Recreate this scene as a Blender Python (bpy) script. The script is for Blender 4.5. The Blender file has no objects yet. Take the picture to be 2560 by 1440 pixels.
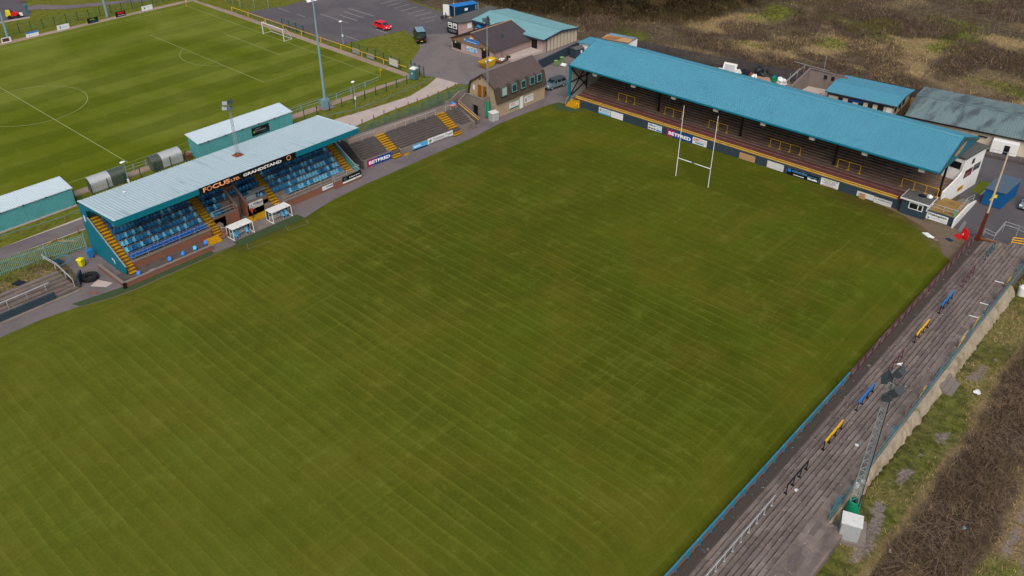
EXPO = 0.40
import bpy, math, random
import numpy as np
from mathutils import Vector, Matrix, noise as mnoise
random.seed(7); rng = np.random.default_rng(7)
S = bpy.context.scene
COL = S.collection
PI = math.pi
R = math.radians

# ------------------------------------------------------------------ mesh builder
class MB:
    def __init__(s): s.v = []; s.f = []; s.m = []; s.cur = 0; s.mats = []
    def use(s, mat):
        if mat not in s.mats: s.mats.append(mat)
        s.cur = s.mats.index(mat); return s
    def add(s, vs, fs):
        o = len(s.v); s.v.extend([tuple(p) for p in vs])
        for f in fs: s.f.append(tuple(i + o for i in f)); s.m.append(s.cur)
        return s
    def box(s, x0, y0, z0, x1, y1, z1):
        v = [(x, y, z) for z in (z0, z1) for y in (y0, y1) for x in (x0, x1)]
        return s.add(v, [(0, 2, 3, 1), (4, 5, 7, 6), (0, 1, 5, 4), (2, 6, 7, 3), (0, 4, 6, 2), (1, 3, 7, 5)])
    def obox(s, c, size, rz=0.0, rx=0.0, ry=0.0):
        M = Matrix.Translation(c) @ Matrix.Rotation(rz, 4, 'Z') @ Matrix.Rotation(ry, 4, 'Y') @ Matrix.Rotation(rx, 4, 'X')
        a, b, h = size[0] / 2, size[1] / 2, size[2] / 2
        v = [M @ Vector((x, y, z)) for z in (-h, h) for y in (-b, b) for x in (-a, a)]
        return s.add(v, [(0, 2, 3, 1), (4, 5, 7, 6), (0, 1, 5, 4), (2, 6, 7, 3), (0, 4, 6, 2), (1, 3, 7, 5)])
    def beam(s, p0, p1, w, h=None, w2=None, h2=None):
        h = w if h is None else h; w2 = w if w2 is None else w2; h2 = h if h2 is None else h2
        p0, p1 = Vector(p0), Vector(p1); d = (p1 - p0)
        if d.length < 1e-6: return s
        d.normalize(); up = Vector((0, 0, 1)) if abs(d.z) < .95 else Vector((0, 1, 0))
        x = d.cross(up).normalized(); y = x.cross(d).normalized()
        v = []
        for p, a, b in ((p0, w / 2, h / 2), (p1, w2 / 2, h2 / 2)):
            v += [p - x * a - y * b, p + x * a - y * b, p + x * a + y * b, p - x * a + y * b]
        return s.add(v, [(0, 1, 2, 3), (7, 6, 5, 4), (0, 4, 5, 1), (1, 5, 6, 2), (2, 6, 7, 3), (3, 7, 4, 0)])
    def tube(s, p0, p1, r, n=8, r2=None, caps=True):
        r2 = r if r2 is None else r2
        p0, p1 = Vector(p0), Vector(p1); d = (p1 - p0)
        if d.length < 1e-6: return s
        d.normalize(); up = Vector((0, 0, 1)) if abs(d.z) < .95 else Vector((0, 1, 0))
        x = d.cross(up).normalized(); y = x.cross(d).normalized(); v = []
        for p, q in ((p0, r), (p1, r2)):
            for i in range(n):
                a = 2 * PI * i / n; v.append(p + x * math.cos(a) * q + y * math.sin(a) * q)
        fs = [(i, i + n, (i + 1) % n + n, (i + 1) % n) for i in range(n)]
        if caps: fs += [tuple(range(n)), tuple(range(2 * n - 1, n - 1, -1))]
        return s.add(v, fs)
    def path(s, pts, r, n=6):
        for a, b in zip(pts, pts[1:]): s.tube(a, b, r, n)
        return s
    def poly(s, pts): return s.add(pts, [tuple(range(len(pts)))])
    def prism(s, pts, vec):                       # closed polygon pushed along vec
        n = len(pts); a = [Vector(p) for p in pts]; b = [p + Vector(vec) for p in a]
        return s.add(a + b, [tuple(range(n)), tuple(range(2 * n - 1, n - 1, -1))] + [(i, i + n, (i + 1) % n + n, (i + 1) % n) for i in range(n)])
    def grid(s, rows):                            # rows of points
        n = len(rows[0]); v = [p for r in rows for p in r]
        return s.add(v, [(i * n + j, i * n + j + 1, (i + 1) * n + j + 1, (i + 1) * n + j) for i in range(len(rows) - 1) for j in range(n - 1)])
    def corr(s, a, b, c, d, pitch=.33, depth=.035):   # ribbed sheet: a-b along, a-d the way the ribs run
        a, b, c, d = map(Vector, (a, b, c, d)); L = (b - a).length; n = max(1, int(L / pitch))
        nrm = (b - a).cross(d - a).normalized(); top = []; bot = []
        prof = [(0, 0), (.45, 0), (.58, 1), (.87, 1), (1.0, 0)]
        for i in range(n):
            for q, h in prof[:-1]:
                t = (i + q) / n; top.append(a.lerp(b, t) + nrm * depth * h); bot.append(d.lerp(c, t) + nrm * depth * h)
        top.append(b); bot.append(c)
        return s.grid([top, bot])
    def lathe(s, c, prof, n=12):
        rows = []
        for r, z in prof: rows.append([Vector(c) + Vector((r * math.cos(2 * PI * i / n), r * math.sin(2 * PI * i / n), z)) for i in range(n + 1)])
        return s.grid(rows)
    def blob(s, c, r, n=8, m=5, j=.15, seed=0):
        rd = random.Random(seed); rows = []
        for k in range(m + 1):
            t = PI * k / m; row = []
            for i in range(n):
                q = 1 + rd.uniform(-j, j); a = 2 * PI * i / n
                row.append((c[0] + r[0] * q * math.sin(t) * math.cos(a), c[1] + r[1] * q * math.sin(t) * math.sin(a), c[2] + r[2] * math.cos(t) * (q if 0 < k < m else 1)))
            row.append(row[0]); rows.append(row)
        return s.grid(rows)

def smooth(o, ang=40):
    me = o.data
    me.polygons.foreach_set('use_smooth', [True] * len(me.polygons)); me.update()
    try: me.set_sharp_from_angle(angle=R(ang))
    except Exception: pass
    return o

def mesh_obj(name, mb, mat=None):
    me = bpy.data.meshes.new(name); me.from_pydata(mb.v, [], mb.f)
    if mb.mats:
        for m in mb.mats: me.materials.append(m)
        me.polygons.foreach_set('material_index', mb.m)
    elif mat: me.materials.append(mat)
    me.update()
    o = bpy.data.objects.new(name, me); COL.objects.link(o); return o

def tag(o, label=None, cat=None, group=None, kind=None):
    for k, v in (('label', label), ('category', cat), ('group', group), ('kind', kind)):
        if v: o[k] = v
    return o

def thing(name, label, cat, loc=(0, 0, 0), rz=0.0, group=None):
    o = bpy.data.objects.new(name, None); COL.objects.link(o); o.empty_display_size = .3
    o.location = loc; o.rotation_euler = (0, 0, rz)
    return tag(o, label, cat, group)

def root_of(o):
    while o.parent: o = o.parent
    return o

def part(name, mb, mat, parent, world=False, label=None, sm=None):
    if world:
        r = root_of(parent); M = (Matrix.Translation(r.location) @ Matrix.Rotation(r.rotation_euler.z, 4, 'Z')).inverted()
        mb.v = [tuple(M @ Vector(p)) for p in mb.v]
    o = mesh_obj(name, mb, mat); o.parent = parent
    if label: o['label'] = label
    if sm: smooth(o, sm)
    return o

def single(name, mb, mat, label, cat, loc=(0, 0, 0), rz=0.0, group=None, sm=None):
    o = mesh_obj(name, mb, mat); o.location = loc; o.rotation_euler = (0, 0, rz)
    if sm: smooth(o, sm)
    return tag(o, label, cat, group)

def struct(name, mb, mat): return tag(mesh_obj(name, mb, mat), kind='structure')

def dup(root, loc, rz=0.0, label=None, group=None):
    r = root.copy(); COL.objects.link(r); r.location = loc; r.rotation_euler = (0, 0, rz)
    if label: r['label'] = label
    if group: r['group'] = group
    for ch in list(root.children):
        c = ch.copy(); COL.objects.link(c); c.parent = r
        for g in list(ch.children):
            d = g.copy(); COL.objects.link(d); d.parent = c
    return r

# ------------------------------------------------------------------ materials
def sr(*c):                                   # sRGB 0..255 -> linear
    return tuple(((x / 255 / 12.92) if x / 255 <= .04045 else ((x / 255 + .055) / 1.055) ** 2.4) for x in c)

class NT:
    def __init__(s, name):
        s.mat = bpy.data.materials.new(name); s.mat.use_nodes = True; s.t = s.mat.node_tree
        s.b = s.t.nodes['Principled BSDF']; s.pos = s.t.nodes.new('ShaderNodeNewGeometry').outputs['Position']
        s.xyz = None
    def n(s, k): return s.t.nodes.new(k)
    def l(s, a, b): s.t.links.new(a, b)
    def set(s, sock, v):
        if isinstance(v, bpy.types.NodeSocket): s.l(v, sock)
        elif isinstance(v, (tuple, list)) and len(v) == 3 and sock.type == 'RGBA': sock.default_value = (*v, 1)
        else: sock.default_value = v
    def sep(s):
        if s.xyz is None:
            q = s.n('ShaderNodeSeparateXYZ'); s.l(s.pos, q.inputs[0]); s.xyz = q.outputs
        return s.xyz
    def math(s, op, a, b=0.0, c=0.0, clamp=False):
        q = s.n('ShaderNodeMath'); q.operation = op; q.use_clamp = clamp
        s.set(q.inputs[0], a); s.set(q.inputs[1], b); s.set(q.inputs[2], c); return q.outputs[0]
    def noise(s, scale, detail=3, rough=.6, stretch=None, dist=0.0):
        q = s.n('ShaderNodeTexNoise'); q.inputs['Scale'].default_value = scale; q.inputs['Detail'].default_value = detail
        q.inputs['Roughness'].default_value = rough; q.inputs['Distortion'].default_value = dist
        v = s.pos
        if stretch:
            m = s.n('ShaderNodeVectorMath'); m.operation = 'MULTIPLY'; s.l(s.pos, m.inputs[0]); m.inputs[1].default_value = stretch; v = m.outputs[0]
        s.l(v, q.inputs['Vector']); return q.outputs['Fac']
    def vor(s, scale, stretch=None):
        q = s.n('ShaderNodeTexVoronoi'); q.inputs['Scale'].default_value = scale
        v = s.pos
        if stretch:
            m = s.n('ShaderNodeVectorMath'); m.operation = 'MULTIPLY'; s.l(s.pos, m.inputs[0]); m.inputs[1].default_value = stretch; v = m.outputs[0]
        s.l(v, q.inputs['Vector']); return q
    def smoothstep(s, x, a, b, lo=0.0, hi=1.0):
        q = s.n('ShaderNodeMapRange'); q.interpolation_type = 'SMOOTHSTEP'; s.set(q.inputs[0], x)
        for i, v in zip((1, 2, 3, 4), (a, b, lo, hi)): q.inputs[i].default_value = v
        return q.outputs[0]
    def mix(s, f, a, b, mode='MIX'):
        q = s.n('ShaderNodeMix'); q.data_type = 'RGBA'; q.blend_type = mode; q.clamp_factor = True
        s.set(q.inputs[0], f); s.set(q.inputs[6], a); s.set(q.inputs[7], b); return q.outputs[2]
    def scale(s, col, f):                       # colour * scalar
        q = s.n('ShaderNodeVectorMath'); q.operation = 'SCALE'
        if isinstance(col, tuple): q.inputs[0].default_value = col
        else: s.l(col, q.inputs[0])
        s.set(q.inputs[3], f); return q.outputs[0]
    def attr(s, name):
        q = s.n('ShaderNodeAttribute'); q.attribute_name = name; return q
    def bump(s, h, strength=.4, dist=.05):
        q = s.n('ShaderNodeBump'); q.inputs['Strength'].default_value = strength; q.inputs['Distance'].default_value = dist
        s.l(h, q.inputs['Height']); s.l(q.outputs[0], s.b.inputs['Normal'])
    def out(s, col, rough=.75, metal=0.0, spec=.3):
        s.set(s.b.inputs['Base Color'], col); s.set(s.b.inputs['Roughness'], rough); s.b.inputs['Metallic'].default_value = metal
        s.b.inputs['Specular IOR Level'].default_value = spec
        return s.mat

def mat(name, col, rough=.7, var=.12, sc=1.2, spec=.3, metal=0.0, streak=0.0, grime=0.0, grime_col=None, bump=0.0, bsc=8.0):
    t = NT(name); c = tuple(col)
    f = t.noise(sc, 4); f = t.math('MULTIPLY_ADD', f, 2 * var, 1 - var)
    f2 = t.noise(sc * 9, 3); f2 = t.math('MULTIPLY_ADD', f2, var, 1 - var / 2); f = t.math('MULTIPLY', f, f2)
    c = t.scale(c, f)
    if streak:
        g = t.noise(1.0, 3, stretch=(3.2, 3.2, .28)); g = t.smoothstep(g, .5, .75, 0, streak); c = t.mix(g, c, tuple(x * .35 for x in col))
    if grime:
        g = t.noise(.55, 5, .7); g = t.smoothstep(g, .48, .7, 0, grime); c = t.mix(g, c, grime_col or tuple(x * .4 for x in col))
    if bump: t.bump(t.noise(bsc, 4), bump, .03)
    return t.out(c, rough, metal, spec)

M = {}
def m(name, *a, **k): M[name] = mat(name, *a, **k); return M[name]
# ------------------------------------------------------------------ camera, light
cam_d = bpy.data.cameras.new('camera'); cam = bpy.data.objects.new('camera', cam_d); COL.objects.link(cam)
cr = Vector((0.74472341, 0.66735204, 0.00531855)); cu_ = Vector((-0.37397901, 0.41071027, 0.8315388)); cd = Vector((-0.55274473, 0.62125544, -0.55544121))
mw = Matrix((cr, cu_, -cd)).transposed().to_4x4(); mw.translation = Vector((57.01763729, -103.50286597, 58.03786363))
cam.matrix_world = mw
cam_d.sensor_width = 36.0; cam_d.lens = 2186.3775 / 2560 * 36.0; cam_d.clip_start = .5; cam_d.clip_end = 4000
S.camera = cam

W = bpy.data.worlds.new('World'); S.world = W; W.use_nodes = True
nt = W.node_tree; bg = nt.nodes['Background']
sky = nt.nodes.new('ShaderNodeTexSky'); sky.sky_type = 'NISHITA'; sky.sun_disc = False
SUN_EL, SUN_AZ = R(50), R(138)
sky.sun_elevation = SUN_EL; sky.sun_rotation = SUN_AZ; sky.air_density = 1.0; sky.dust_density = 6.0; sky.ozone_density = .6
nt.links.new(sky.outputs[0], bg.inputs[0]); bg.inputs[1].default_value = .10
sd = bpy.data.lights.new('sun', 'SUN'); sun = bpy.data.objects.new('sun', sd); COL.objects.link(sun)
sd.energy = 1.1; sd.angle = R(40); sd.color = (1.0, .97, .93)
# sun_rotation turns the sky's sun from +Y towards +X
sdir = Vector((math.sin(SUN_AZ) * math.cos(SUN_EL), math.cos(SUN_AZ) * math.cos(SUN_EL), math.sin(SUN_EL)))
sun.rotation_euler = sdir.to_track_quat('Z', 'Y').to_euler()
S.view_settings.view_transform = 'Standard'; S.view_settings.look = 'None'; S.view_settings.exposure = EXPO; S.view_settings.gamma = 1
S.render.engine = 'CYCLES'; S.cycles.use_denoising = True
S.cycles.max_bounces = 6; S.cycles.transparent_max_bounces = 16

# ------------------------------------------------------------------ plain materials
m('roof_blue', sr(74, 138, 160), .55, .09, .22, .25, grime=.22, grime_col=sr(62, 112, 130))
m('fence_grey', sr(64, 64, 72), .7, .12, 1.0)
m('pale_teal', sr(112, 150, 150), .6, .15, 1.0)
m('roof_pale', sr(158, 203, 210), .5, .06, .5, .35, streak=.0, grime=.22, grime_col=sr(118, 158, 160))
m('roof_shed', sr(182, 199, 207), .5, .05, .5)
m('roof_hall', sr(112, 156, 162), .6, .08, .5, grime=.25, grime_col=sr(84, 128, 134))
m('roof_asbestos', sr(98, 118, 120), .85, .12, .5, grime=.75, grime_col=sr(62, 74, 78))
m('teal', sr(6, 108, 128), .5, .06, .8)
m('teal_wall', sr(80, 150, 156), .5, .08, .9, streak=.2)
m('teal_dark', sr(8, 76, 88), .5, .1)
m('slate_wall', sr(44, 60, 72), .75, .12, .8, grime=.35, grime_col=sr(60, 66, 70))
m('black', sr(22, 22, 26), .55, .1)
m('sign_black', sr(14, 16, 20), .5, .05)
m('white', sr(216, 220, 220), .5, .04, .8)
m('white_wall', sr(222, 224, 224), .7, .06, .8, streak=.15)
m('off_white', sr(200, 202, 200), .6, .1, 1.0, streak=.3)
m('yellow', sr(206, 164, 30), .6, .14, 1.5, grime=.4, grime_col=sr(120, 96, 30))
m('yellow_bright', sr(232, 178, 12), .5, .08)
m('yellow_rail', sr(200, 166, 62), .65, .12, 1.2, grime=.35, grime_col=sr(130, 104, 54))
m('step_yellow', sr(178, 134, 14), .75, .18, 1.6, grime=.6, grime_col=sr(120, 88, 20))
m('step_yellow_shaded', sr(104, 78, 22), .85, .2, 1.5)  # step yellow darkened for riser faces: shade put into the colour
m('brick', sr(124, 84, 68), .85, .16, 1.0, grime=.4, grime_col=sr(104, 84, 74))
m('brick_top', sr(122, 112, 106), .85, .15)
m('concrete', sr(120, 112, 106), .9, .2, .7, grime=.5, grime_col=sr(82, 76, 72), bump=.3)
m('concrete_dark', sr(84, 78, 76), .9, .2, .9, grime=.5, grime_col=sr(56, 52, 50), bump=.3)
m('concrete_pale', sr(172, 160, 154), .9, .12, .5, grime=.45, grime_col=sr(142, 128, 122), bump=.2)
m('render_pink', sr(168, 146, 142), .9, .08, .8, streak=.25)
m('render_beige', sr(164, 146, 122), .9, .08, .8, streak=.3)
m('render_cream', sr(190, 180, 160), .9, .07, .8, streak=.25)
m('brown_brick', sr(132, 104, 78), .9, .12, 1.5)
m('roof_tile', sr(66, 60, 64), .8, .16, 1.2, grime=.3, grime_col=sr(84, 74, 74))
m('ridge_tile', sr(150, 124, 104), .85, .25, 1.5)
m('felt', sr(84, 74, 72), .9, .14, .7, grime=.4, grime_col=sr(64, 58, 50))
m('felt_moss', sr(70, 62, 52), .9, .16, .7, grime=.6, grime_col=sr(56, 54, 32))
m('felt_grey', sr(82, 84, 84), .9, .12, .6)
m('door_brown', sr(134, 84, 18), .6, .1)
m('tin_patch', sr(112, 150, 180), .5, .1, .8, grime=.9, grime_col=sr(110, 66, 84))
m('glass', sr(34, 58, 66), .12, .1, spec=.6)
m('glass_dark', sr(22, 26, 30), .15, .1, spec=.5)
m('frame_green', sr(96, 150, 146), .5, .05)
m('steel', sr(150, 158, 162), .45, .1, 1.5, metal=.3)
m('steel_dark', sr(70, 78, 84), .5, .15, metal=.2)
m('pole_blue', sr(116, 146, 158), .5, .05)
m('galv', sr(172, 178, 182), .5, .08, 1.0, metal=.2, streak=.2)
m('rust', sr(120, 74, 46), .85, .25, 2.0)
m('maroon', sr(104, 36, 46), .6, .15, 1.5)
m('maroon_rail', sr(88, 50, 60), .7, .2, 1.5, grime=.5, grime_col=sr(150, 120, 126))
m('brown_pole', sr(92, 36, 26), .7, .12, 1.0, streak=.2)
m('pole_pale', sr(196, 176, 146), .6, .15, 1.0, streak=.3)
m('teal_rail', sr(30, 128, 158), .55, .12, 1.5, grime=.25, grime_col=sr(120, 160, 170))
m('pink_block', sr(116, 102, 104), .9, .16, 1.0, grime=.5, grime_col=sr(110, 94, 98))
m('blue_bright', sr(34, 118, 204), .5, .05)
m('blue_paint', sr(40, 118, 190), .5, .1)
m('blue_dark', sr(8, 50, 80), .5, .08, 1.0, streak=.15)
m('blue_shed', sr(14, 82, 138), .5, .06, 1.0, streak=.2)
m('shed_roof', sr(74, 92, 108), .8, .08)
m('light_blue', sr(76, 168, 222), .5, .05)
m('chair_blue', sr(92, 166, 204), .5, .05)
m('green_tarp', sr(16, 128, 92), .6, .12, 1.2)
m('green_fence', sr(20, 66, 54), .5, .08)
m('mesh_green', sr(40, 92, 80), .6, .08)
m('teal_fence', sr(60, 116, 124), .55, .15, 1.0)
m('wood', sr(126, 104, 76), .9, .2, 2.0)
m('deck_stained', sr(138, 112, 62), .9, .2, 1.2, grime=.8, grime_col=sr(92, 76, 50))
m('wood_fresh', sr(176, 134, 76), .85, .15, 2.0)
m('plywood', sr(172, 136, 96), .85, .12, 1.0)
m('bin_green', sr(112, 150, 84), .5, .06)
m('bin_yellow', sr(214, 204, 20), .5, .06)
m('bin_blue', sr(22, 108, 172), .5, .06)
m('rubber', sr(28, 30, 34), .85, .15)
m('red', sr(206, 30, 36), .4, .06)
m('car_red', sr(214, 24, 40), .25, .03, spec=.5)
m('car_black', sr(18, 20, 24), .25, .05, spec=.5)
m('car_grey', sr(104, 124, 132), .28, .05, spec=.5)
m('lamp_white', sr(240, 244, 246), .4, .02)
m('skin', sr(196, 150, 124), .7, .05)
m('jacket_rust', sr(140, 62, 38), .85, .1)
m('cloth_navy', sr(26, 30, 44), .9, .1)
m('hair_dark', sr(40, 30, 26), .9, .1)
m('purple', sr(156, 20, 100), .55, .03)
m('navy', sr(18, 62, 140), .55, .03)
m('peach', sr(246, 172, 130), .5, .02)
m('lens', sr(74, 90, 104), .25, .1, spec=.5)
m('orange', sr(226, 140, 100), .55, .03)
m('astroturf', sr(52, 72, 42), .95, .2, 1.2, grime=.6, grime_col=sr(62, 66, 50))
m('soil', sr(104, 90, 76), .95, .2, 1.2, grime=.7, grime_col=sr(72, 74, 42))
m('mud', sr(118, 106, 104), .9, .2, 1.5, bump=.5)
m('stone_pale', sr(150, 140, 122), .95, .35, 2.2, grime=.9, grime_col=sr(100, 94, 68), bump=.8, bsc=4)
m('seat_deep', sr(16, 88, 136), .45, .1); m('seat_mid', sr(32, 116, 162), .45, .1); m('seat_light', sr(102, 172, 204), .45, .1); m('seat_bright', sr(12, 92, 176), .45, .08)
m('tarp_black', sr(26, 28, 34), .45, .1)
m('cladding', sr(150, 152, 150), .7, .08, .8, streak=.25)
m('line_white', sr(128, 138, 84), .9, .22, .8)
m('line_faint', sr(106, 116, 92), .9, .15, .8)
m('paint_white', sr(160, 158, 160), .9, .12, .8)
m('bark', sr(84, 72, 58), .95, .2, 2.0)

def asphalt(name, col, patch, g=.5):
    t = NT(name)
    f = t.math('MULTIPLY_ADD', t.noise(9, 3), .3, .85)
    c = t.scale(tuple(col), f)
    a = t.smoothstep(t.noise(.12, 5, .65, dist=.4), .42, .66, 0, g); c = t.mix(a, c, patch)
    b = t.smoothstep(t.noise(.5, 4, .7), .55, .75, 0, .5); c = t.mix(b, c, tuple(x * .55 for x in col))
    t.bump(t.noise(12, 3), .25, .02)
    M[name] = t.out(c, .85)
asphalt('asphalt', sr(82, 79, 83), sr(104, 99, 101))
asphalt('asphalt_dark', sr(78, 76, 80), sr(96, 92, 94))
asphalt('yard', sr(114, 107, 106), sr(94, 89, 90), .6)
asphalt('path_grey', sr(108, 101, 103), sr(86, 80, 82), .6)
asphalt('path_pink', sr(150, 132, 118), sr(120, 106, 90), .7)
asphalt('gravel', sr(132, 118, 108), sr(98, 90, 78), .7)

# terrace concrete: slabs of uneven tone, dirt packed against each riser, worn pale nosings
def cell(t, sx, sy, ox=0.0, oy=0.0):
    X, Y, Z = t.sep(); fx = t.math('FLOOR', t.math('MULTIPLY_ADD', X, 1 / sx, ox)); fy = t.math('FLOOR', t.math('ADD', t.math('MULTIPLY', Y, 1 / sy), t.math('MULTIPLY', fx, .37)))
    cx = t.n('ShaderNodeCombineXYZ'); t.l(fx, cx.inputs[0]); t.l(fy, cx.inputs[1]); q = t.n('ShaderNodeTexWhiteNoise'); t.l(cx.outputs[0], q.inputs['Vector']); return q.outputs['Value']
t = NT('terrace_deck'); X, Y, Z = t.sep()
f = t.math('MULTIPLY_ADD', t.noise(1.1, 5, .72), .7, .65)
c = t.scale(sr(112, 102, 96), f)
c = t.scale(c, t.math('MULTIPLY_ADD', cell(t, .5, 1.7, -37.5 / .5), .42, .79))
c = t.mix(t.smoothstep(t.noise(.30, 4, .7, stretch=(1.6, .5, 1)), .45, .65, 0, .55), c, sr(78, 70, 70))
u = t.math('FRACT', t.math('MULTIPLY', t.math('SUBTRACT', X, 37.5), 2.0)); inside = t.math('MULTIPLY', t.math('GREATER_THAN', X, 37.45), t.math('LESS_THAN', X, 42.6))
ln = t.noise(1.4, 4, .7, stretch=(.6, 1.1, 1)); dirt = t.math('MULTIPLY', t.smoothstep(u, .58, .80), t.smoothstep(ln, .36, .60, .12, 1.0))
c = t.mix(t.math('MULTIPLY', t.math('MULTIPLY', dirt, inside), .66), c, sr(56, 49, 48))
nose = t.math('MULTIPLY', t.smoothstep(u, .30, .05), t.smoothstep(t.noise(.9, 4, .7, stretch=(.4, .6, 1)), .45, .62)); c = t.mix(t.math('MULTIPLY', t.math('MULTIPLY', nose, inside), .55), c, sr(142, 132, 126))
c = t.mix(t.math('MULTIPLY', t.smoothstep(X, 37.7, 37.2), t.math('GREATER_THAN', X, 0)), c, sr(66, 60, 56))
c = t.mix(t.smoothstep(t.noise(.8, 4, .75), .60, .72, 0, .6), c, sr(146, 132, 126))
c = t.mix(t.smoothstep(t.noise(.5, 5, .8), .62, .72, 0, .5), c, sr(104, 94, 72))
w = t.noise(14, 2); c = t.mix(t.smoothstep(w, .70, .76, 0, .7), c, sr(190, 184, 176))
t.bump(t.noise(6, 5), .5, .04); M['terrace_deck'] = t.out(c, .95)
t = NT('stand_deck')
f = t.math('MULTIPLY_ADD', t.noise(1.0, 5, .7, stretch=(.4, 1.5, 1)), .7, .65)
c = t.scale(sr(122, 102, 90), f)
c = t.mix(t.smoothstep(t.noise(.3, 4, .7), .45, .65, 0, .5), c, sr(88, 74, 66)); c = t.mix(t.smoothstep(t.noise(.7, 5, .75, stretch=(.3, 1.4, 1)), .56, .70, 0, .5), c, sr(146, 132, 122))
t.bump(t.noise(6, 4), .4, .03); M['stand_deck'] = t.out(c, .95)
m('red_walk', sr(112, 62, 66), .9, .2, .8, grime=.6, grime_col=sr(92, 74, 68))
# grandstand roof: pale sheets with darker rain streaks down the ribs
t = NT('roof_streak')
c = t.scale(sr(164, 184, 192), t.math('MULTIPLY_ADD', t.noise(.4, 3), .12, .94))
g = t.noise(1.0, 4, .6, stretch=(.12, 2.6, .2)); mk = t.smoothstep(t.noise(.09, 2), .45, .6)
c = t.mix(t.math('MULTIPLY', t.smoothstep(g, .52, .72, 0, .75), mk), c, sr(104, 140, 144))
M['roof_streak'] = t.out(c, .5)
# asbestos roof with dark washes running down
t = NT('roof_wash')
c = t.scale(sr(104, 124, 126), t.math('MULTIPLY_ADD', t.noise(3, 4), .3, .85))
g = t.noise(.42, 4, .6, stretch=(1.3, .35, 1)); c = t.mix(t.smoothstep(g, .45, .68, 0, .8), c, sr(62, 72, 78))
M['roof_wash'] = t.out(c, .85)

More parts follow.
